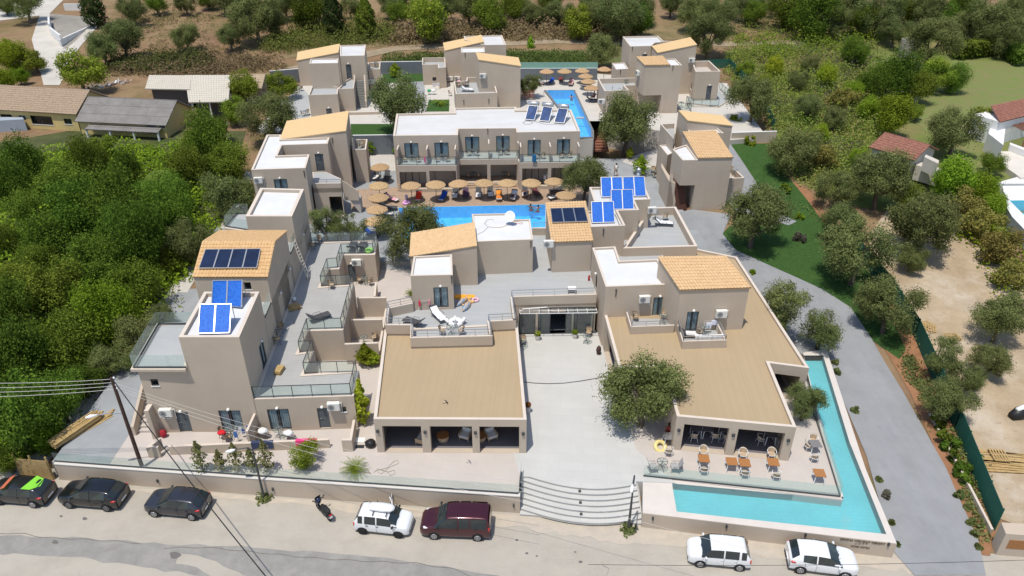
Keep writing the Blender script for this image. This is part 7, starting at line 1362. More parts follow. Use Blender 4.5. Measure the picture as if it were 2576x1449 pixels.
# poles, lamps and cables
pb_ = P(G(1075, 632), ZP); ptop = pb_.copy()
while proj(ptop)[1] > 952: ptop.z += .1
pt2 = P((284, 952), ptop.z); t = thing('utility_pole', 'dark wooden utility pole rising beside the left wing', 'utility pole', pb_, world=True); MB().tube([pb_ - Vector((0, 0, .5)), ptop], [.14, .10], 10).build('pole', mat('creosote', (.075, .045, .035), .9, var=.3, scale=3), t)
def ph(zfrac): return pb_.lerp(ptop, zfrac)
la = ph(.62); MB().tube([la, la + Vector((-.9, -.3, .25)), la + Vector((-1.5, -.45, .25))], .03).build('lamp_arm', steel, t); MB().tube([la + Vector((-1.4, -.42, .25)), la + Vector((-1.8, -.52, .22)), la + Vector((-2.1, -.6, .18))], [.05, .13, .06], 8).build('lamp_head', whitep, t, True); m = MB()
for k in range(4): q = ph(.99 - .035 * k); m.lathe([(.04, 0), (.07, .05), (.05, .12)], 8, q + Vector((.15, 0, 0)))
m.build('insulators', whitep, t)
def cable(a, b_, sag, r, label, m=None, n=16):
    a, b_ = Vector(a), Vector(b_); pts = [a.lerp(b_, i / n) - Vector((0, 0, sag * 4 * (i / n) * (1 - i / n))) for i in range(n + 1)]; return single('overhead_cable', MB().tube(pts, r, 5), m or blk, label, 'cable', 'overhead cables')
wire = mat('wire', (.5, .48, .45), .5)
for k in range(4): q = ph(.985 - .035 * k); cable(q, P((-300, 955 + 14 * k), q.z + .3), .3, .016, f'{ORD[k]} thin wire from the top running left from the utility pole', wire)
for k in range(3): q = ph(.95 - .03 * k); cable(q, P((1325, 1215 + 24 * k), 5.2 + .0 * k), .9, .010, f'{ORD[k]} thin wire from the top running right over the patio', wire)
cable(ptop, P((760, 1560), 5.5), .5, .032, 'thick black cable crossing the road from the utility pole')
cable(P((-100, 1075), 6.5) if False else P((1300, 1225), 5.3), P((2700, 1560), 6.0), .5, .010, 'thin wire sagging over the road before the white cars', wire)
cable(P((1480, 1420), 6.0) , P((2800, 1400), 7), .3, .012, 'thin dark wire over the infinity pool and the driveway')
def lamp_post(base, topx, label, z=0.0, arm=(-1, -.2)):
    b_ = P(base, z); tp_ = b_.copy()
    while proj(tp_)[1] > topx: tp_.z += .1
    h_ = tp_.z - z; t = thing('street_lamp', label, 'street lamp', b_, group='street lamps on the road'); MB().tube([(0, 0, 0), (0, 0, h_ * .5), (0, 0, h_ - .3), (arm[0] * .25, arm[1] * .25, h_), (arm[0], arm[1], h_ - .02)], [.09, .07, .05, .04, .035], 8).build('pole', darkframe, t)
    a_ = Vector((arm[0], arm[1], 0)); n_ = a_.normalized(); MB().tube([a_ + Vector((0, 0, h_ - .02)), a_ + n_ * .25 + Vector((0, 0, h_ - .08)), a_ + n_ * .6 + Vector((0, 0, h_ - .12))], [.05, .13, .07], 8).build('lamp_head', whitepl, t, True)
    rs = np.random.RandomState(3); pts = rs.normal(scale=.22, size=(220, 3)); pts[:, 2] = abs(pts[:, 2]) * .8; o = bpy.data.objects.new('weeds', leaves('weeds', pts, pts * 0 + [0, 0, 1], .12, M_OLIVE, 2)); COL.objects.link(o); o.parent = t
lamp_post(G(1995, 868), G(0, 478)[1], 'dark street lamp with a pale head behind the parked cars'); lamp_post(H(2165, 1105), H(0, 672)[1], 'dark street lamp at the foot of the white entrance stairs', arm=(-.25, -.9))
# wooden hoarding, gate pillar, jet ski
ha, hb = P(G(160, 700), .1), P(G(405, 722), .1); t = thing('wooden_hoarding', 'yellow wooden board fence left of the long street wall', 'fence', ha, world=True); m = MB()
for k in range(9): m.beam(ha + Vector((0, 0, .1 + .19 * k)), hb + Vector((0, 0, .1 + .19 * k)), .03, .18)
m.build('boards', lumber, t)
for f in (0, .5, 1): q = ha.lerp(hb, f); MB().box(q.x - .05, q.y + .03, 0, q.x + .05, q.y + .12, 2.1).build('post', lumber, t)
gp = Bld('gate_pillar', 'beige gate block with a brown slatted panel at the lower right corner', 'wall', (31, 31, 0)); g4 = xy([I(2405, 1045), I(2340, 1130), I(2460, 1165), I(2800, 1190), I(2800, 1045)], 1.35); gp.block(xy([I(2440, 1130), I(2900, 1165), I(2900, 1070), I(2405, 1045)], 1.9), -.2, 1.9); gp.finish()
r = gp.find(I(2500, 1210))
if r:
    _, e, u, z, d, n = r; a = e['a'] + d * (u - .35); m = MB()
    for k in range(9): m.frame_box(Vector((a.x, a.y, z - .38 + k * .085)) + Vector((n.x, n.y, 0)) * .02, Vector((d.x, d.y, 0)), Vector((-n.x, -n.y, 0)), Vector((0, 0, 1)), 2.2, .018, .06)
    gp.part('slatted_panel', m, teak)
js = thing('jet_ski', 'jet ski with a pale seat on the dirt lot at the right edge', 'jet ski', P(I(2575, 235), .3), math.radians(20)); MB().tube([(-1.4, 0, .35), (-.7, 0, .4), (.4, 0, .42), (1.2, 0, .5), (1.5, 0, .55)], [.3, .48, .45, .3, .08], 10).build('hull', blk, js, True); MB().tube([(-1.1, 0, .85), (-.2, 0, .9), (.2, 0, 1.0)], [.16, .2, .14], 8).build('seat', whitep, js, True); MB().tube([(.3, -.35, 1.15), (.35, 0, 1.2), (.3, .35, 1.15)], .03).build('handlebar', blk, js)
# ------------------------------------------------------------------ cars and scooter
tyre = mat('tyre', (.015, .015, .016), .85); rimm_ = mat('alloy', (.5, .5, .52), .35, metal=.7); carglass = mat('car_glass', (.02, .028, .03), .04, spec=.8); lightc = mat('head_lamp', (.7, .7, .7), .15, spec=.8); lightr = mat('tail_lamp', (.5, .02, .02), .2, spec=.7); trim = mat('black_trim', (.02, .02, .022), .6)
def paint(name, c, metal=.3, rough=.28): return mat(name, c, rough, metal=metal, spec=.5, clear=.8)
def car(label, name, pr, pf, pm, L_=4.1, W_=1.74, H_=1.45, wb=2.55, kind='hatch', dust=None, rimc=None, cat='car'):
    """pr, pf: photo pixels where the near rear and near front tyres touch the road"""
    a, b_ = P(pr, .03), P(pf, .03); d = (b_ - a).normalized(); left = Vector((-d.y, d.x, 0)); far = left if left.y > 0 else -left; c = (a + b_) / 2 + far * (W_ / 2 - .05); t = thing(name, label, cat, c, math.atan2(d.y, d.x), 'cars parked along the street')
    fo = (L_ - wb) * .53; ro = L_ - wb - fo; xf, xr = wb / 2 + fo, -wb / 2 - ro; hw = W_ / 2
    if kind == 'hatch': S_ = [(xf, .40, .47, .70, .62), (xf - .10, .50, .57, .86, .76), (xf - .38, .565, .625, .97, .84), (xf - .75, .60, .655, 1, .86), (xf - 1.02, .635, .69, 1, .84), (xf - 1.75, .655, .955, 1, .70), (xf - 1.85, .655, .97, 1, .70), (xf - 2.42, .665, 1.0, 1, .70), (xf - 2.50, .665, 1.0, 1, .70), (xr + .98, .68, .985, .99, .69), (xr + .72, .685, .965, .985, .68), (xr + .50, .69, .94, .975, .67), (xr + .12, .67, .72, .94, .76), (xr + .02, .60, .63, .90, .74)]; gl = [(5, 6, 0)]; ws = (4, 5); rw = (11, 12); sg = ((4, 5), (5, 6), (6, 7), (8, 9), (9, 10)); pil = ()
    elif kind == 'panda': S_ = [(xf, .40, .46, .74, .66), (xf - .08, .50, .56, .90, .80), (xf - .30, .56, .61, .97, .84), (xf - .62, .60, .645, 1, .86), (xf - .72, .61, .66, 1, .84), (xf - 1.25, .625, .96, 1, .74), (xf - 1.35, .63, .975, 1, .74), (xf - 2.0, .635, 1.0, 1, .74), (xf - 2.08, .635, 1.0, 1, .74), (xr + .75, .64, .99, 1, .73), (xr + .62, .64, .985, 1, .73), (xr + .32, .64, .97, .99, .73), (xr + .08, .62, .68, .97, .80), (xr + .01, .55, .60, .93, .78)]; ws = (4, 5); rw = (11, 12); sg = ((4, 5), (5, 6), (6, 7), (8, 9), (10, 11))
    else: S_ = [(xf, .36, .42, .74, .66), (xf - .1, .44, .50, .90, .80), (xf - .35, .49, .55, .97, .84), (xf - .75, .53, .59, 1, .86), (xf - .95, .55, .62, 1, .84), (xf - 1.65, .57, .93, 1, .76), (xf - 1.75, .57, .955, 1, .76), (xf - 2.35, .575, .99, 1, .77), (xf - 2.45, .575, .99, 1, .77), (xr + 1.3, .58, 1.0, 1, .77), (xr + 1.2, .58, 1.0, 1, .77), (xr + .25, .58, .99, .99, .77), (xr + .05, .58, .93, .98, .78), (xr + .0, .40, .50, .95, .80)]; ws = (4, 5); rw = (12, 13); sg = ((4, 5), (5, 6), (6, 7), (8, 9), (10, 11))
    V_ = []; 
    for (x, zb, zt, w1, w2) in S_:
        zb *= H_; zt *= H_; w1 *= hw; w2 *= hw; hf = [(w1 * .88, .19), (w1 * .99, .32), (w1, zb * .72), (w1 * .965, zb), (w2 + (w1 - w2) * .12, zt - .05 * (zt - zb) - .012), (w2 * .86, zt), (0, zt + .025)]
        V_.append([(x, y, z) for y, z in hf] + [(x, -y, z) for y, z in reversed(hf[:-1])])
    n = len(V_[0]); vs = [v for r in V_ for v in r]; body = MB(); body.v = list(vs); gf, gr_, gs = MB(), MB(), {1: MB(), -1: MB()}
    def lift(fv, m, e=.004):
        cc = sum((Vector(v) for v in fv), Vector()) / len(fv); nn = (Vector(fv[1]) - Vector(fv[0])).cross(Vector(fv[2]) - Vector(fv[0])).normalized()
        if nn.dot(cc - Vector((cc.x * .9, 0, .6))) < 0: nn = -nn
        m.add([tuple(cc + (Vector(v) - cc) * .93 + nn * e) for v in fv], [tuple(range(len(fv)))])
    for i in range(len(V_) - 1):
        for k in range(n - 1):
            f = (i * n + k, i * n + k + 1, (i + 1) * n + k + 1, (i + 1) * n + k); body.f.append(f); fv = [vs[j] for j in f]
            side = k in (3, n - 5); top = k in (4, 5, n - 7 + 0, n - 6) or 4 <= k <= n - 6
            if (i, i + 1) == ws and 4 <= k <= n - 6: gf.add([tuple(Vector(v) + Vector((.006, 0, .006))) for v in fv], [(0, 1, 2, 3)])
            elif (i, i + 1) == rw and 4 <= k <= n - 6: gr_.add([tuple(Vector(v) + Vector((-.006, 0, .006))) for v in fv], [(0, 1, 2, 3)])
            elif side and (i, i + 1) in sg: sy_ = 1 if k == 3 else -1; gs[sy_].add([tuple(Vector(v) + Vector((0, sy_ * .006, .002))) for v in fv], [(0, 1, 2, 3)])
    body.f.append(tuple(range(n))); body.f.append(tuple((len(V_) - 1) * n + k for k in range(n - 1, -1, -1))); body.f += [(i * n, (i + 1) * n, (i + 1) * n + n - 1, i * n + n - 1) for i in range(len(V_) - 1)]
    bd = body.build('body', pm, t, True)
    try:
        md = bd.modifiers.new('round', 'SUBSURF'); md.levels = 1; md.render_levels = 2
    except Exception: pass
    gf.build('windscreen', carglass, t); gr_.build('rear_window', carglass, t); gs[1].build('side_window', carglass, t); gs[-1].build('side_window', carglass, t)
    R_ = .31 if kind != 'panda' else .29
    for x in (wb / 2, -wb / 2):
        for s in (-1, 1):
            ar = MB(); pr_ = [(x + (R_ + .055) * math.cos(q), s * (hw * .995), .3 + (R_ + .055) * math.sin(q)) for q in [math.radians(z) for z in range(-20, 201, 20)]]; ar.add(pr_ + [(p_[0], s * (hw + .004), p_[2]) for p_ in pr_], [tuple(range(12, 24))] + [(i, i + 1, 13 + i, 12 + i) for i in range(11)]); ar.build('wheel_arch', trim, t)
            w_ = MB(); w_.lathe([(R_ * .62, -.1), (R_ * .97, -.1), (R_, -.05), (R_, .06), (R_ * .96, .1), (R_ * .62, .1)], 24); w_.v = [(v[0] + x, s * (hw - .085 + v[2]), v[1] + R_) for v in w_.v]; wo_ = w_.build('wheel', tyre, t, True)
            q = MB(); 
            for k in range(7): an = k * 2 * math.pi / 7; q.beam((x, s * (hw + .012), R_), (x + R_ * .6 * math.cos(an), s * (hw + .012), R_ + R_ * .6 * math.sin(an)), .05, .02, Vector((0, 1, 0)))
            q.ring((x, s * (hw + .012), R_), R_ * .6, .02, 20, 5, Vector((1, 0, 0)), Vector((0, 0, 1))); q.build('rim', rimc or rimm_, wo_)
    for s in (-1, 1):
        MB().tube([(xf - .12, s * hw * .60, H_ * .44), (xf - .32, s * hw * .80, H_ * .49), (xf - .50, s * hw * .90, H_ * .53)], [.07, .10, .03], 8).build('headlight', lightc, t, True)
        MB().tube([(xr + .08, s * hw * .72, H_ * .60), (xr + .12, s * hw * .88, H_ * .60), (xr + .32, s * hw * .955, H_ * .61)] if kind == 'hatch' else [(xr + .06, s * hw * .88, H_ * .44), (xr + .07, s * hw * .9, H_ * .62)], [.06, .085, .03] if kind == 'hatch' else [.06, .06], 8).build('tail_light', lightr, t, True)
        xm = xf - (1.2 if kind == 'hatch' else .95 if kind == 'panda' else 1.15); MB().tube([(xm, s * (hw - .03), H_ * .66), (xm - .02, s * (hw + .1), H_ * .68), (xm - .03, s * (hw + .18), H_ * .68)], [.04, .08, .05], 8).build('mirror', pm if dust is None else trim, t, True)
        dm = MB(); x1, x2, x3 = S_[4][0] - .1, (S_[7][0] + S_[8][0]) / 2, xr + .85
        for x in (x1, x2, x3): dm.beam((x, s * (hw + .002), .3), (x, s * (hw * .985 + .002), H_ * .66), .012, .008, Vector((0, 1, 0)))
        dm.build('door_seams', trim, t); hd = MB()
        for x in (x2 + .12, x3 + .1): hd.beam((x - .1, s * (hw + .012), H_ * .56), (x + .04, s * (hw + .012), H_ * .56), .025, .025)
        hd.build('door_handles', trim if dust is not None else pm, t)
    MB().box(xf - .06, -.26, .33, xf + .012, .26, .44).build('number_plate', whitep, t); MB().box(xr - .012, -.26, .42, xr + .1, .26, .53).build('number_plate', whitep, t)
    MB().box(xf - .1, -hw * .6, .24, xf + .006, hw * .6, .32).build('grille', trim, t); MB().box(xr - .006, -hw * .8, .22, xr + .1, hw * .8, .30).build('bumper', trim, t)
    wp = MB(); zc_ = S_[4][2] * H_ + .05; wp.beam((S_[4][0] - .04, .3, zc_), (S_[4][0] - .35, -.1, zc_ + .16), .02, .015); wp.beam((S_[4][0] - .04, -.25, zc_), (S_[4][0] - .35, -.6, zc_ + .13), .02, .015); wp.build('wipers', trim, t)
    return t
bkp = paint('black_paint', (.010, .011, .014)); gyp = paint('dark_grey_paint', (.030, .031, .042)); whp = paint('white_car_paint', (.74, .75, .76), 0, .3); mrn = paint('maroon_paint', (.065, .010, .018), .4); gr2 = paint('charcoal_paint', (.022, .023, .026))
c1 = car('black hatchback with green and orange cloths at the left edge', 'parked_car', G(270, 935), G(-15, 912), gr2, 4.05, 1.69, 1.44, 2.46)
c2 = car('black hatchback, second car from the left edge, with red tail lights', 'parked_car', G(815, 962), G(530, 938), bkp, 4.2, 1.76, 1.48, 2.58, rimc=mat('dark_alloy', (.22, .22, .23), .4, metal=.6))
c3 = car('dark grey hatchback under the thick black cable', 'parked_car', G(1458, 1030), G(1168, 1003), gyp, 3.97, 1.74, 1.46, 2.54)
c4 = car('small white car with a white roof box and an open door', 'parked_car', H(165, 1132), H(432, 1162), whp, 3.54, 1.60, 1.50, 2.30, 'panda', dust=1, rimc=trim)
c5 = car('maroon van like car with dusty roof parked before the street wall', 'parked_car', H(1025, 1184), H(705, 1172), mrn, 4.39, 1.83, 1.80, 2.72, 'van', dust=1)
c6 = car('small white car below the infinity pool wall with red rear lights', 'parked_car', I(420, 1410), I(130, 1382), whp, 3.65, 1.62, 1.50, 2.30, 'panda')
c7 = car('white hatchback nearest the carved hotel name on the wall', 'parked_car', I(905, 1432), I(1192, 1468), whp, 3.97, 1.74, 1.46, 2.54)
def cloth_on(c, pts, m, nm, lab): 
    mb = MB(); mb.add(pts, [tuple(range(len(pts)))]); mb.add([(x, y, z + .012) for x, y, z in pts], [tuple(range(len(pts)))[::-1]]); n = len(pts); mb.add(pts + [(x, y, z + .012) for x, y, z in pts], [(i, (i + 1) % n, n + (i + 1) % n, n + i) for i in range(n)])
    mt = Matrix.Translation(c.location) @ Matrix.Rotation(c.rotation_euler[2], 4, 'Z'); mb.v = [tuple(mt @ Vector(v)) for v in mb.v]; return single(nm, mb, m, lab, 'cloth', 'cloths on the leftmost car')
cloth_on(c1, [(-.65, .62, 1.47), (-1.25, .60, 1.43), (-1.62, .1, 1.30), (-1.50, -.5, 1.33), (-.95, -.62, 1.45)], mat('lime_cloth', (.22, .60, .05), .9), 'green_cloth', 'lime green cloth over the rear window of the black car')
cloth_on(c1, [(.55, .60, 1.40), (.95, .55, 1.22), (.92, -.50, 1.25), (.55, -.60, 1.40)], mat('coral_cloth', (.5, .13, .07), .9), 'coral_cloth', 'coral red cloth over the windscreen of the black car')
rbx = thing('roof_box', 'white roof box on top of the small white car', 'roof box', c4.location + Vector((0, 0, 1.62)), c4.rotation_euler[2]); MB().tube([(-.85, .05, .16), (-.7, .05, .17), (0, .05, .18), (.6, .05, .17), (.8, .05, .14)], [.2, .34, .38, .34, .15], 12).build('shell', whp, rbx, True).scale = (1, .95, .5)
m = MB()
for x in (-.45, .4): m.beam((x, -.62, -.01), (x, .62, -.01), .05, .04)
m.build('roof_bars', trim, rbx)
dr_ = MB().frame_box((.42, .82, .35), Vector((-.5, .86, 0)).normalized(), Vector((.86, .5, 0)).normalized(), Vector((0, 0, 1)), .95, .05, .6); dr_.frame_box((.42, .82, .95), Vector((-.35, .9, 0)).normalized(), Vector((.86, .5, 0)).normalized(), Vector((0, 0, 1)), .8, .02, .4); dr_.build('open_door', whp, c4)
# scooter
sp = P(H(-60, 1000), 0); pa, pb2 = P(G(2395, 930), .03), P(G(2500, 1045), .03); d = (pa - pb2).normalized(); s = thing('scooter', 'black scooter parked beside the street wall near the white car', 'scooter', (pa + pb2) / 2, math.atan2(d.y, d.x))
for x in (.68, -.62):
    w_ = MB(); w_.ring((x, 0, .27), .2, .075, 20, 8, Vector((1, 0, 0)), Vector((0, 0, 1))); o = w_.build('wheel', tyre, s, True); MB().ring((x, 0, .27), .1, .03, 16, 6, Vector((1, 0, 0)), Vector((0, 0, 1))).build('rim', rimm_, o)
MB().tube([(.75, 0, .45), (.62, 0, .75), (.5, 0, 1.0), (.4, 0, 1.05)], [.1, .22, .22, .1], 10).build('front_fairing', paint('scooter_blue', (.015, .02, .06)), s, True); MB().tube([(.45, 0, .35), (.1, 0, .32), (-.1, 0, .5), (-.5, 0, .68), (-.9, 0, .72)], [.14, .16, .22, .2, .08], 10).build('body', blk, s, True)
MB().tube([(.1, 0, .82), (-.3, 0, .86), (-.75, 0, .92), (-.9, 0, .95)], [.1, .17, .16, .08], 10).build('seat', trim, s, True); MB().tube([(.35, -.36, 1.05), (.45, -.15, 1.1), (.45, .15, 1.1), (.35, .36, 1.05)], .025).build('handlebar', trim, s); MB().frame_box((.62, -.2, 1.0), Vector((-.35, 0, .9)).normalized(), Vector((0, 1, 0)), Vector((.9, 0, .35)).normalized(), .32, .4, .01).build('windshield', carglass, s)
for s_ in (-1, 1): MB().tube([(.4, s_ * .25, 1.1), (.42, s_ * .42, 1.2)], [.012, .05], 6).build('mirror', trim, s)
MB().box(-1.0, -.1, .48, -.97, .1, .62).build('number_plate', whitep, s); MB().box(-.98, -.1, .7, -.9, .1, .76).build('tail_light', lightr, s)
# ------------------------------------------------------------------ people
skin = mat('skin', (.46, .26, .17), .6, spec=.3); skind = mat('skin_tan', (.25, .11, .065), .6, spec=.3); hairm = mat('hair', (.03, .02, .015), .7)
def human(label, loc, rot, pose, sk, cloth, group='people', shirt=None):
    t = thing('person', label, 'person', loc, rot, group)
    Jt = dict(pel=(0, 0, .93), ch=(0, 0, 1.25), nk=(0, 0, 1.46), hd=(0, .0, 1.56), top=(0, .0, 1.70), sl=(.19, 0, 1.40), sr=(-.19, 0, 1.40), el=(.27, .02, 1.12), er=(-.27, .02, 1.12), wl=(.29, -.08, .88), wr=(-.29, -.08, .88), fl=(.29, -.11, .76), fr=(-.29, -.11, .76), hl=(.10, 0, .88), hr=(-.10, 0, .88), kl=(.12, -.04, .48), kr=(-.12, -.02, .48), al=(.12, .0, .07), ar=(-.12, .03, .07), tl=(.12, -.17, .03), tr=(-.12, -.14, .03))
    if pose == 'walk': Jt.update(kl=(.11, -.16, .50), al=(.11, -.20, .08), tl=(.11, -.37, .05), kr=(-.11, .04, .48), ar=(-.11, .26, .12), tr=(-.11, .14, .02), wl=(.30, .12, .9), fl=(.30, .16, .79), wr=(-.28, -.25, .98), fr=(-.27, -.35, .93))
    if pose in ('sit', 'swim'): Jt.update(kl=(.14, -.45, .92), kr=(-.14, -.45, .92), al=(.14, -.5, .48), ar=(-.14, -.5, .48), tl=(.14, -.66, .42), tr=(-.14, -.66, .42), wl=(.22, -.3, 1.05), wr=(-.22, -.3, 1.05), fl=(.2, -.42, 1.05), fr=(-.2, -.42, 1.05))
    if pose == 'swim': Jt.update(el=(.38, -.1, 1.3), er=(-.38, -.1, 1.3), wl=(.45, -.32, 1.3), wr=(-.45, -.32, 1.3), fl=(.45, -.45, 1.28), fr=(-.45, -.45, 1.28))
    if pose == 'lie': Jt.update(el=(.36, -.02, 1.52), er=(-.36, -.02, 1.52), wl=(.2, -.04, 1.74), wr=(-.2, -.04, 1.74), fl=(.1, -.04, 1.78), fr=(-.1, -.04, 1.78))
    names = list(Jt); ed = [('pel', 'ch'), ('ch', 'nk'), ('nk', 'hd'), ('hd', 'top'), ('ch', 'sl'), ('ch', 'sr'), ('sl', 'el'), ('sr', 'er'), ('el', 'wl'), ('er', 'wr'), ('wl', 'fl'), ('wr', 'fr'), ('pel', 'hl'), ('pel', 'hr'), ('hl', 'kl'), ('hr', 'kr'), ('kl', 'al'), ('kr', 'ar'), ('al', 'tl'), ('ar', 'tr')]
    rad = dict(pel=.145, ch=.15, nk=.055, hd=.085, top=.075, sl=.065, sr=.065, el=.043, er=.043, wl=.03, wr=.03, fl=.028, fr=.028, hl=.10, hr=.10, kl=.06, kr=.06, al=.042, ar=.042, tl=.035, tr=.035)
    me = bpy.data.meshes.new('body'); me.from_pydata([Jt[k] for k in names], [(names.index(a), names.index(b)) for a, b in ed], []); ob = bpy.data.objects.new('body', me); COL.objects.link(ob); sm = ob.modifiers.new('skin', 'SKIN'); ss = ob.modifiers.new('sub', 'SUBSURF'); ss.levels = 1; ss.render_levels = 1
    for i, k in enumerate(names): me.skin_vertices[0].data[i].radius = (rad[k], rad[k] * (.75 if k in ('pel', 'ch') else 1)); me.skin_vertices[0].data[i].use_root = (k == 'pel')
    dg = bpy.context.evaluated_depsgraph_get(); dg.update(); m2 = bpy.data.meshes.new_from_object(ob.evaluated_get(dg)); bpy.data.objects.remove(ob); m2.materials.clear(); m2.materials.append(sk)
    for p_ in m2.polygons: p_.use_smooth = True
    # shape the face a little: nose and brow on the front (-y)
    parts = [('body', m2)]
    o = bpy.data.objects.new('body', m2); COL.objects.link(o); o.parent = t; kids = [o]
    h = Vector(Jt['hd']); hm = MB(); hm.lathe([(.095, -.02), (.108, .05), (.095, .12), (.05, .165), (.01, .175)], 12, (h.x, h.y + .018, h.z)); kids.append(hm.build('hair', hairm, t, True))
    fm_ = MB(); fm_.tube([(h.x, h.y - .085, h.z + .03), (h.x, h.y - .115, h.z), (h.x, h.y - .09, h.z - .01)], [.008, .016, .012], 6); kids.append(fm_.build('nose', sk, t, True))
    def tubecl(a, b_, r0, r1, nm, mm): q = MB().tube([Jt[a], (Vector(Jt[a]) + Vector(Jt[b_])) / 2, Jt[b_]], [r0, (r0 + r1) / 2, r1], 10); kids.append(q.build(nm, mm, t, True))
    if cloth:
        q = MB().tube([(Vector(Jt['pel']) + Vector((0, 0, .1)))[:], Jt['pel'], (Vector(Jt['pel']) - Vector((0, 0, .08)))[:]], [.165, .178, .165], 12); q.tube([Jt['hl'], (Vector(Jt['hl']).lerp(Vector(Jt['kl']), .55))[:]], [.12, .095], 10); q.tube([Jt['hr'], (Vector(Jt['hr']).lerp(Vector(Jt['kr']), .55))[:]], [.12, .095], 10); kids.append(q.build('shorts', cloth, t, True))
    if shirt: q = MB().tube([(0, Jt['pel'][1], .96), (0, 0, 1.15), (0, 0, 1.32), (0, 0, 1.43)], [.168, .17, .18, .11], 14); kids.append(q.build('shirt', shirt, t, True))
    if pose == 'lie':
        mt = Matrix.Rotation(math.radians(-90), 4, 'X')
        for k_ in kids:
            for v in k_.data.vertices: c = mt @ v.co; v.co = (c.x, -c.z * 0 + c.y, c.z)
    return t
human('person walking on the grey path in a white top with a towel', P(B(2070, 1330), ZD), math.radians(200), 'walk', skin, mat('beige_cloth', (.42, .34, .25), .9), shirt=whitepl)
def lie(label, p, z, rot, sk, cl, up=.42): 
    t = human(label, P(p, z) + Vector((0, 0, up)), math.radians(rot), 'lie', sk, cl); return t
ora = mat('orange_cloth', (.9, .22, .02), .9); rdc = mat('swim_red', (.4, .03, .06), .9)
for lb, o_, dx in (('person in orange shorts lying face down on a pool deck lounger', (V(1318, 440), ZD, 2, skin, ora), 0), ('person lying on the white towelled lounger on the pool deck', (V(1440, 430), ZD, -10, skin, blk), 0), ('person lying on the lounger before the sixth deck parasol', (V(1578, 405), ZD, 0, skind, mat('navy_cloth', (.03, .05, .15), .9)), 0), ('person sunbathing on the leftmost upper pool lounger', (W(335, 880), ZB, 38, skin, rdc), 0), ('person in black trunks lying before the upper back wall', (W(945, 890), ZB, -8, skin, blk), 0), ('person lying in the parasol shade by the upper back wall', (W(735, 800), ZB, 0, skind, rdc), 0)):
    lie(lb, o_[0], o_[1], o_[2], o_[3], o_[4])
human('person sitting at the slatted table under the big olive tree', P(X(768, 1065), ZP) + Vector((0, 0, -.45)), 0, 'sit', skind, blk, shirt=mat('dark_red_shirt', (.16, .02, .02), .9)); human('tanned person sitting on a lounger right of the upper pool', P(W(1495, 1160), ZB) + Vector((0, 0, -.5)), math.radians(-60), 'sit', skind, rdc)
for p, z, lb, r in ((V(1637, 478), ZD, 'left of two swimmers at the far right of the main pool', 160), (V(1712, 490), ZD, 'right of two swimmers at the far right of the main pool', 200), (W(985, 1120), ZB, 'swimmer in red standing in the upper pool', 170)): human(lb, P(p, z) + Vector((0, 0, -1.25)), math.radians(r), 'swim', skind if 'left' in lb else skin, rdc)
# ------------------------------------------------------------------ the neighbours
def hbox(b, pts, z0, z1): b.block([P(p, z1).xy for p in pts], z0, z1)
# yellow farmhouse
def gable_house(name, label, eL, eR, depth, z0, ze, zr, wallm_, roofm, cat='building', period=.3, over=.35, rel=.36):
    b = Bld(name, label, cat, P(eL, ze).xy.to_3d() + Vector((0, 0, z0)), wallm=wallm_); a, c = P(eL, ze), P(eR, ze); d = (c - a).normalized(); n = Vector((-d.y, d.x, 0)); r0_, r1_ = a + n * depth / 2, c + n * depth / 2; k0_, k1_ = a + n * depth, c + n * depth
    b.block([a.xy, c.xy, r1_.xy, r0_.xy], z0, [ze - .06, ze - .06, zr - .06, zr - .06]); b.block([r0_.xy, r1_.xy, k1_.xy, k0_.xy], z0, [zr - .06, zr - .06, ze - .06, ze - .06])
    r0_.z = r1_.z = zr; b.tiles(a, c, r1_, r0_, roofm, over, period, rowl=rel); b.tiles(k1_, k0_, r0_, r1_, roofm, over, period, rowl=rel); return b
zg = T(100) + .0
b = gable_house('farmhouse', 'yellow farmhouse with an old brown tiled roof at the left edge', A(-200, 805), A(565, 850), 7.0, 3.2, 6.6, 8.6, yellowwall, oldtile, period=.3); b.opening('window', A(245, 935), A(385, 880)); b.opening('window', A(490, 935), A(535, 898)); b.opening('window', A(10, 885), A(85, 865)); b.opening('door', A(150, 905), A(190, 872), lamp=False); b.finish()
corr = mat('corrugated_sheet', (.26, .245, .23), .85, col2=(.19, .175, .165), scale=.8)
b = gable_house('farmhouse', 'farmhouse with a grey corrugated roof and a porch on white posts', A(590, 905), A(1240, 935), 7.0, 3.0, 5.9, 7.9, yellowwall, corr, period=.28, rel=3); b.opening('door', A(1120, 1010), A(1175, 935), lamp=False); b.opening('window', A(1205, 965), A(1240, 930)); b.finish()
pa_, pb3 = P(A(700, 915), 5.6), P(A(1235, 940), 5.6); d = (pb3 - pa_).normalized(); n = Vector((-d.y, d.x, 0)); b.tiles(pa_ - n * 1.8 - Vector((0, 0, .5)), pb3 - n * 1.8 - Vector((0, 0, .5)), pb3 + n * .4, pa_ + n * .4, corr, .1, .28, rowl=3)
for f in (0, .33, .66, 1): q = pa_.lerp(pb3, f) - n * 1.7; b.part('porch_post', MB().tube([(q.x, q.y, 2.6), (q.x, q.y, 5.1)], .14, 10), whitewash)
b.part('porch_floor', MB().frame_box(pa_ - n * 2.0 - Vector((0, 0, 5.6 - 2.9)), d, n, Vector((0, 0, 1)), (pb3 - pa_).length, 2.6, .12), mat('porch_concrete', (.4, .38, .35), .9))
crm = mat('cream_sheet', (.56, .515, .43), .7, var=.04, scale=.6)
t = Bld('farm_shed', 'open shed with a pale cream corrugated roof beside the citrus trees', 'shed', (-45, 112, 4), wallm=mat('shed_dark', (.12, .11, .10), .9))
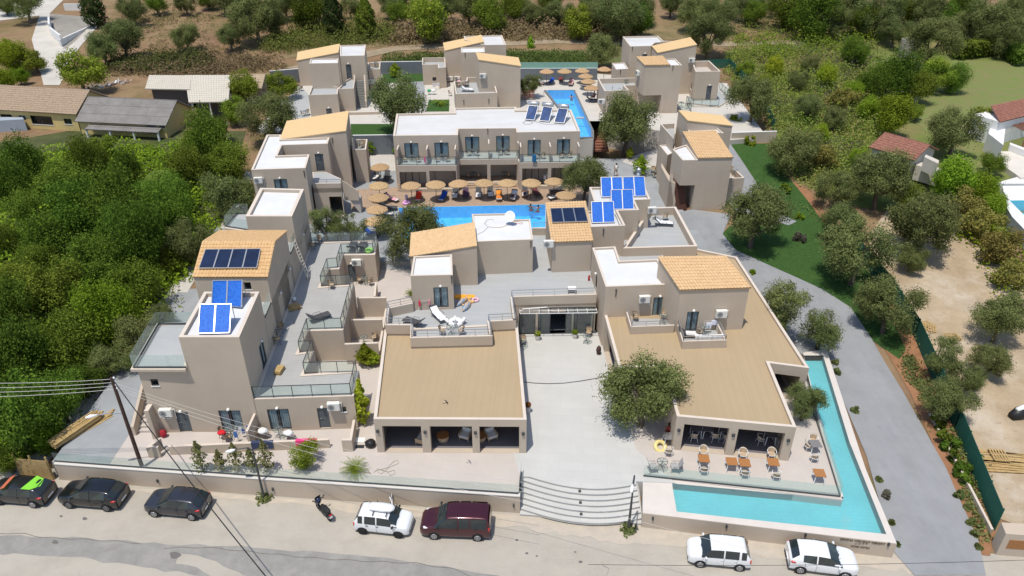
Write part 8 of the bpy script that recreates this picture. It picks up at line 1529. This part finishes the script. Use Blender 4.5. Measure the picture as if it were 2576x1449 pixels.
a, c, e_, f_ = P(A(1430, 775), 6.6), P(A(1720, 770), 6.6), P(A(1735, 570), 7.3), P(A(1400, 570), 7.3); t.tiles(a, c, e_, f_, crm, .1, .3, rowl=.9); a2, c2, e2, f2__ = P(A(1100, 672), 7.0), P(A(1430, 678), 7.0), P(A(1440, 572), 7.3), P(A(1130, 570), 7.3); t.tiles(a2, c2, e2, f2__, crm, .1, .3, rowl=.9)
t.block([a.xy + Vector((.5, 2.2)), c.xy + Vector((-.3, 2.2)), e_.xy, f_.xy], 3.8, 6.5); t.block([a2.xy + Vector((.5, .6)), c2.xy + Vector((-.3, .6)), e2.xy + Vector((0, -.2)), f2__.xy + Vector((0, -.2))], 3.8, 6.85)
for f in (.05, .5, .95): q = a.lerp(c, f); t.part('post', MB().box(q.x - .08, q.y + .1, 3.5, q.x + .08, q.y + .26, 6.6), whitewash)
t.finish()
b = gable_house('old_outhouse', 'old tiled outhouse behind the citrus tree right of the shed', A(1750, 660), A(1960, 660), 5, 4, 6.6, 7.8, mat('old_plaster', (.38, .33, .27), .9), mat('pale_old_tiles', (.52, .42, .30), .9, col2=(.34, .26, .18), scale=4)); b.finish()
b = Bld('blue_grey_house', 'low blue grey rendered house at the left edge below the farmhouse', 'building', (-66, 93, 3), wallm=mat('blue_render', (.33, .37, .42), .9, var=.08, scale=.7)); hbox(b, [A(-200, 920), A(180, 900), A(170, 885), A(-200, 880)], 3, 5.6); b.finish()
for pts, lb in (([A(105, 545), A(300, 470)], 'whitewashed stone wall below the reeds at upper left'), ([A(375, 180), A(385, 260), A(470, 350)], 'whitewashed wall curving down beside the concrete lane'), ([A(470, 355), A(700, 190)], 'tall whitewashed retaining wall between the lane forks'), ([A(490, 80), A(620, 80)], 'short whitewashed wall at the top of the lane')):
    q = [PT(p) for p in pts]; bb = Bld('whitewashed_wall', lb, 'wall', q[0], wallm=whitewash); o_ = offset_line([x.xy for x in q], .3)
    for i in range(len(q) - 1): bb.block([q[i].xy, q[i + 1].xy, o_[i + 1], o_[i]], q[i].z - .5, q[i].z + 1.3)
    bb.finish()
t = thing('telegraph_pole', 'leaning wooden pole beside the dark cypress at upper left', 'utility pole', PT(A(755, 200))); MB().tube([(0, 0, -.3), (-1.2, 0, 9)], [.18, .12], 8).build('pole', bark, t)
def heap(p, z, label, rx, ry, cols, n=26, seed=1):
    t = thing('scrap_heap', label, 'scrap heap', P(p, z), .3, 'heaps of scrap'); rr = random.Random(seed)
    for c in cols:
        m = MB()
        for k in range(n):
            a = Vector((rr.uniform(-1, 1), rr.uniform(-1, 1), 0)); a = Vector((a.x * rx, a.y * ry, rr.uniform(0, .35))); d = Vector((rr.uniform(-1, 1), rr.uniform(-1, 1), rr.uniform(-.3, .5))).normalized(); m.beam(a, a + d * rr.uniform(.25, 1.1), rr.uniform(.05, .35), rr.uniform(.03, .15))
        m.build('scrap', mat('scrap_%d' % (hash_(str(c)) % 89), c, .8), t)
heap(A(890, 640), 4.2, 'pale heap of scrap behind the grey roofed farmhouse', 1.7, 1.1, [(.6, .58, .55), (.35, .25, .2)], 22, 3); heap(A(740, 668), 4.2, 'grey heap of old machinery under the yellow green tree', 1.5, .9, [(.4, .44, .46), (.2, .2, .2)], 16, 5)
heap(A(1700, 960), 3.6, 'heap of pale rubble right of the farmhouse porch', 1.6, 1.0, [(.55, .5, .45), (.4, .35, .3)], 18, 8)
b = gable_house('red_roofed_hut', 'small pale hut with a red tiled roof among the olive trees', C(1440, 1105), C(1740, 1195), 5.0, 3.4, 5.9, 7.0, mat('hut_wall', (.55, .50, .44), .9, var=.08, scale=1), redtile); b.finish()
ch = Bld('outdoor_oven', 'pale masonry chimney block at the right end of the red roofed hut', 'chimney', (50, 88, 3), wallm=mat('hut_wall', (.55, .50, .44), .9)); hbox(ch, [C(1760, 1245), C(1955, 1300), C(1950, 1270), C(1770, 1215)], 3.2, 5.0); hbox(ch, [C(1825, 1185), C(1930, 1235), C(1935, 1210), C(1835, 1165)], 5.0, 6.6); ch.finish()
vl = Bld('white_villa', 'white villa with a red tiled roof and arches at the right edge', 'building', (64, 92, 3.5), wallm=whitewash)
va, vb_ = P(C(2400, 915), 7.2), P(C(2700, 840), 7.2); d = (vb_ - va).normalized(); n = Vector((-d.y, d.x, 0)); vl.block([va.xy, vb_.xy, (vb_ + n * 3.5).xy, (va + n * 3.5).xy], 3, 7.1); vl.tiles(va, vb_, P(C(2660, 730), 8.0), P(C(2335, 800), 8.0), redtile, .25, .3)
hbox(vl, [C(2305, 1005), C(2420, 1095), C(2440, 935), C(2330, 945)], 3, 6.0); hbox(vl, [C(2470, 1090), C(2700, 1180), C(2700, 1160), C(2470, 1075)], 3, 4.6); vl.finish()
slab('villa_terrace', [PT(p).xy for p in (C(2300, 1180), C(2480, 1350), C(2530, 1400), C(2700, 1400), C(2700, 1050), C(2420, 1090), C(2310, 1120))], 2, 3.75, mat('villa_paving', (.62, .58, .52), .85, var=.05, scale=.5))
pg = thing('pergola', 'brown wooden pergola in front of the white villa', 'pergola', P(C(2480, 940), 6), world=True); m = MB(); a, c = P(C(2470, 935), 6.2), P(C(2700, 920), 6.2)
for k in range(12): q = a.lerp(c, k / 11); m.beam(q, q + Vector((.4, -3.2, 0)), .08, .12)
m.build('beams', redwood, pg); m = MB().beam(a, c, .12, .14).beam(a + Vector((.4, -3.2, -.1)), c + Vector((.4, -3.2, -.1)), .12, .14)
for q in (a + Vector((.4, -3.2, 0)), c + Vector((.4, -3.2, 0))): m.beam(q, Vector((q.x, q.y, 3.5)), .14, .14)
m.build('posts', redwood, pg)
# villa pool at the right edge
vp = [P(p, 3.3).xy for p in (FF(2440, 75), FF(2800, 70), FF(2800, 520), FF(2576, 290), FF(2490, 200), FF(2455, 140))]; vt = [PT(p).xy for p in (FF(2390, 10), FF(2900, 0), FF(2900, 600), FF(2560, 300), FF(2430, 140), FF(2400, 70))]
struct('villa_pool_deck', holed(ccw(vt), inset(ccw(vp), -.1), 2, 3.5), whitewash); poolbox('villa', vp, 3.35, 1.2, mat('villa_pool_tile', (.16, .62, .72), .5), whitewash, .1)
slab('villa_deck', [PT(p).xy for p in (C(2330, 1440), C(2576, 1440), C(2700, 1300), C(2500, 1380))], 2, 3.55, whitewash)
for k, (p0, p1) in enumerate(((C(2060, 445), C(2420, 400)), (C(2400, 400), C(2530, 500)))):
    a, c = PT(p0), PT(p1); n_ = 9000 if k == 0 else 5000; rs = np.random.RandomState(50 + k); u = rs.uniform(0, 1, n_); ac = np.array(a); cc = np.array(c); base = ac + (cc - ac) * u[:, None]; off = rs.uniform(-1, 1, (n_, 2)) * [1.2, 1.2]; hh = rs.uniform(0, 1, n_) ** .5 * 2.6 * (1 + .12 * np.sin(u * 21)); pts = base + np.stack([off[:, 0], off[:, 1], hh], 1)
    mo = np.array([(ac + cc) / 2]); o = bpy.data.objects.new('clipped_hedge', leaves('clipped_hedge', pts - mo[0], np.stack([off[:, 0], off[:, 1], hh * .8], 1), .26, M_DARK, k)); COL.objects.link(o); o.location = tuple(mo[0]); tag(o, ['long clipped dark hedge above the garden lawn', 'rounded end of the clipped hedge at the right edge'][k], 'hedge', 'clipped hedges')
rt_ = thing('ruined_tank', 'old round concrete tank beside the olive trees at upper right', 'tank', PT(C(1690, 430))); MB().lathe([(1.5, 0), (1.5, 3.0), (1.2, 3.0), (1.2, 2.2)], 20).build('wall', mat('old_concrete', (.34, .31, .27), .9, var=.2, scale=1), rt_)
heap(C(1470, 470), T(120) + .1, 'heap of coloured debris beside the old round tank', 2.4, 1.6, [(.6, .6, .62), (.5, .25, .2), (.2, .35, .5)], 26, 4)
# keep unused templates out
for tpl in list(TW.values()) + [UM, LG, LD, BT, BC, TT, DC, GT, SC, AR]:
    if tpl['label'] == 'x':
        for c_ in list(tpl.children): bpy.data.objects.remove(c_)
        bpy.data.objects.remove(tpl)
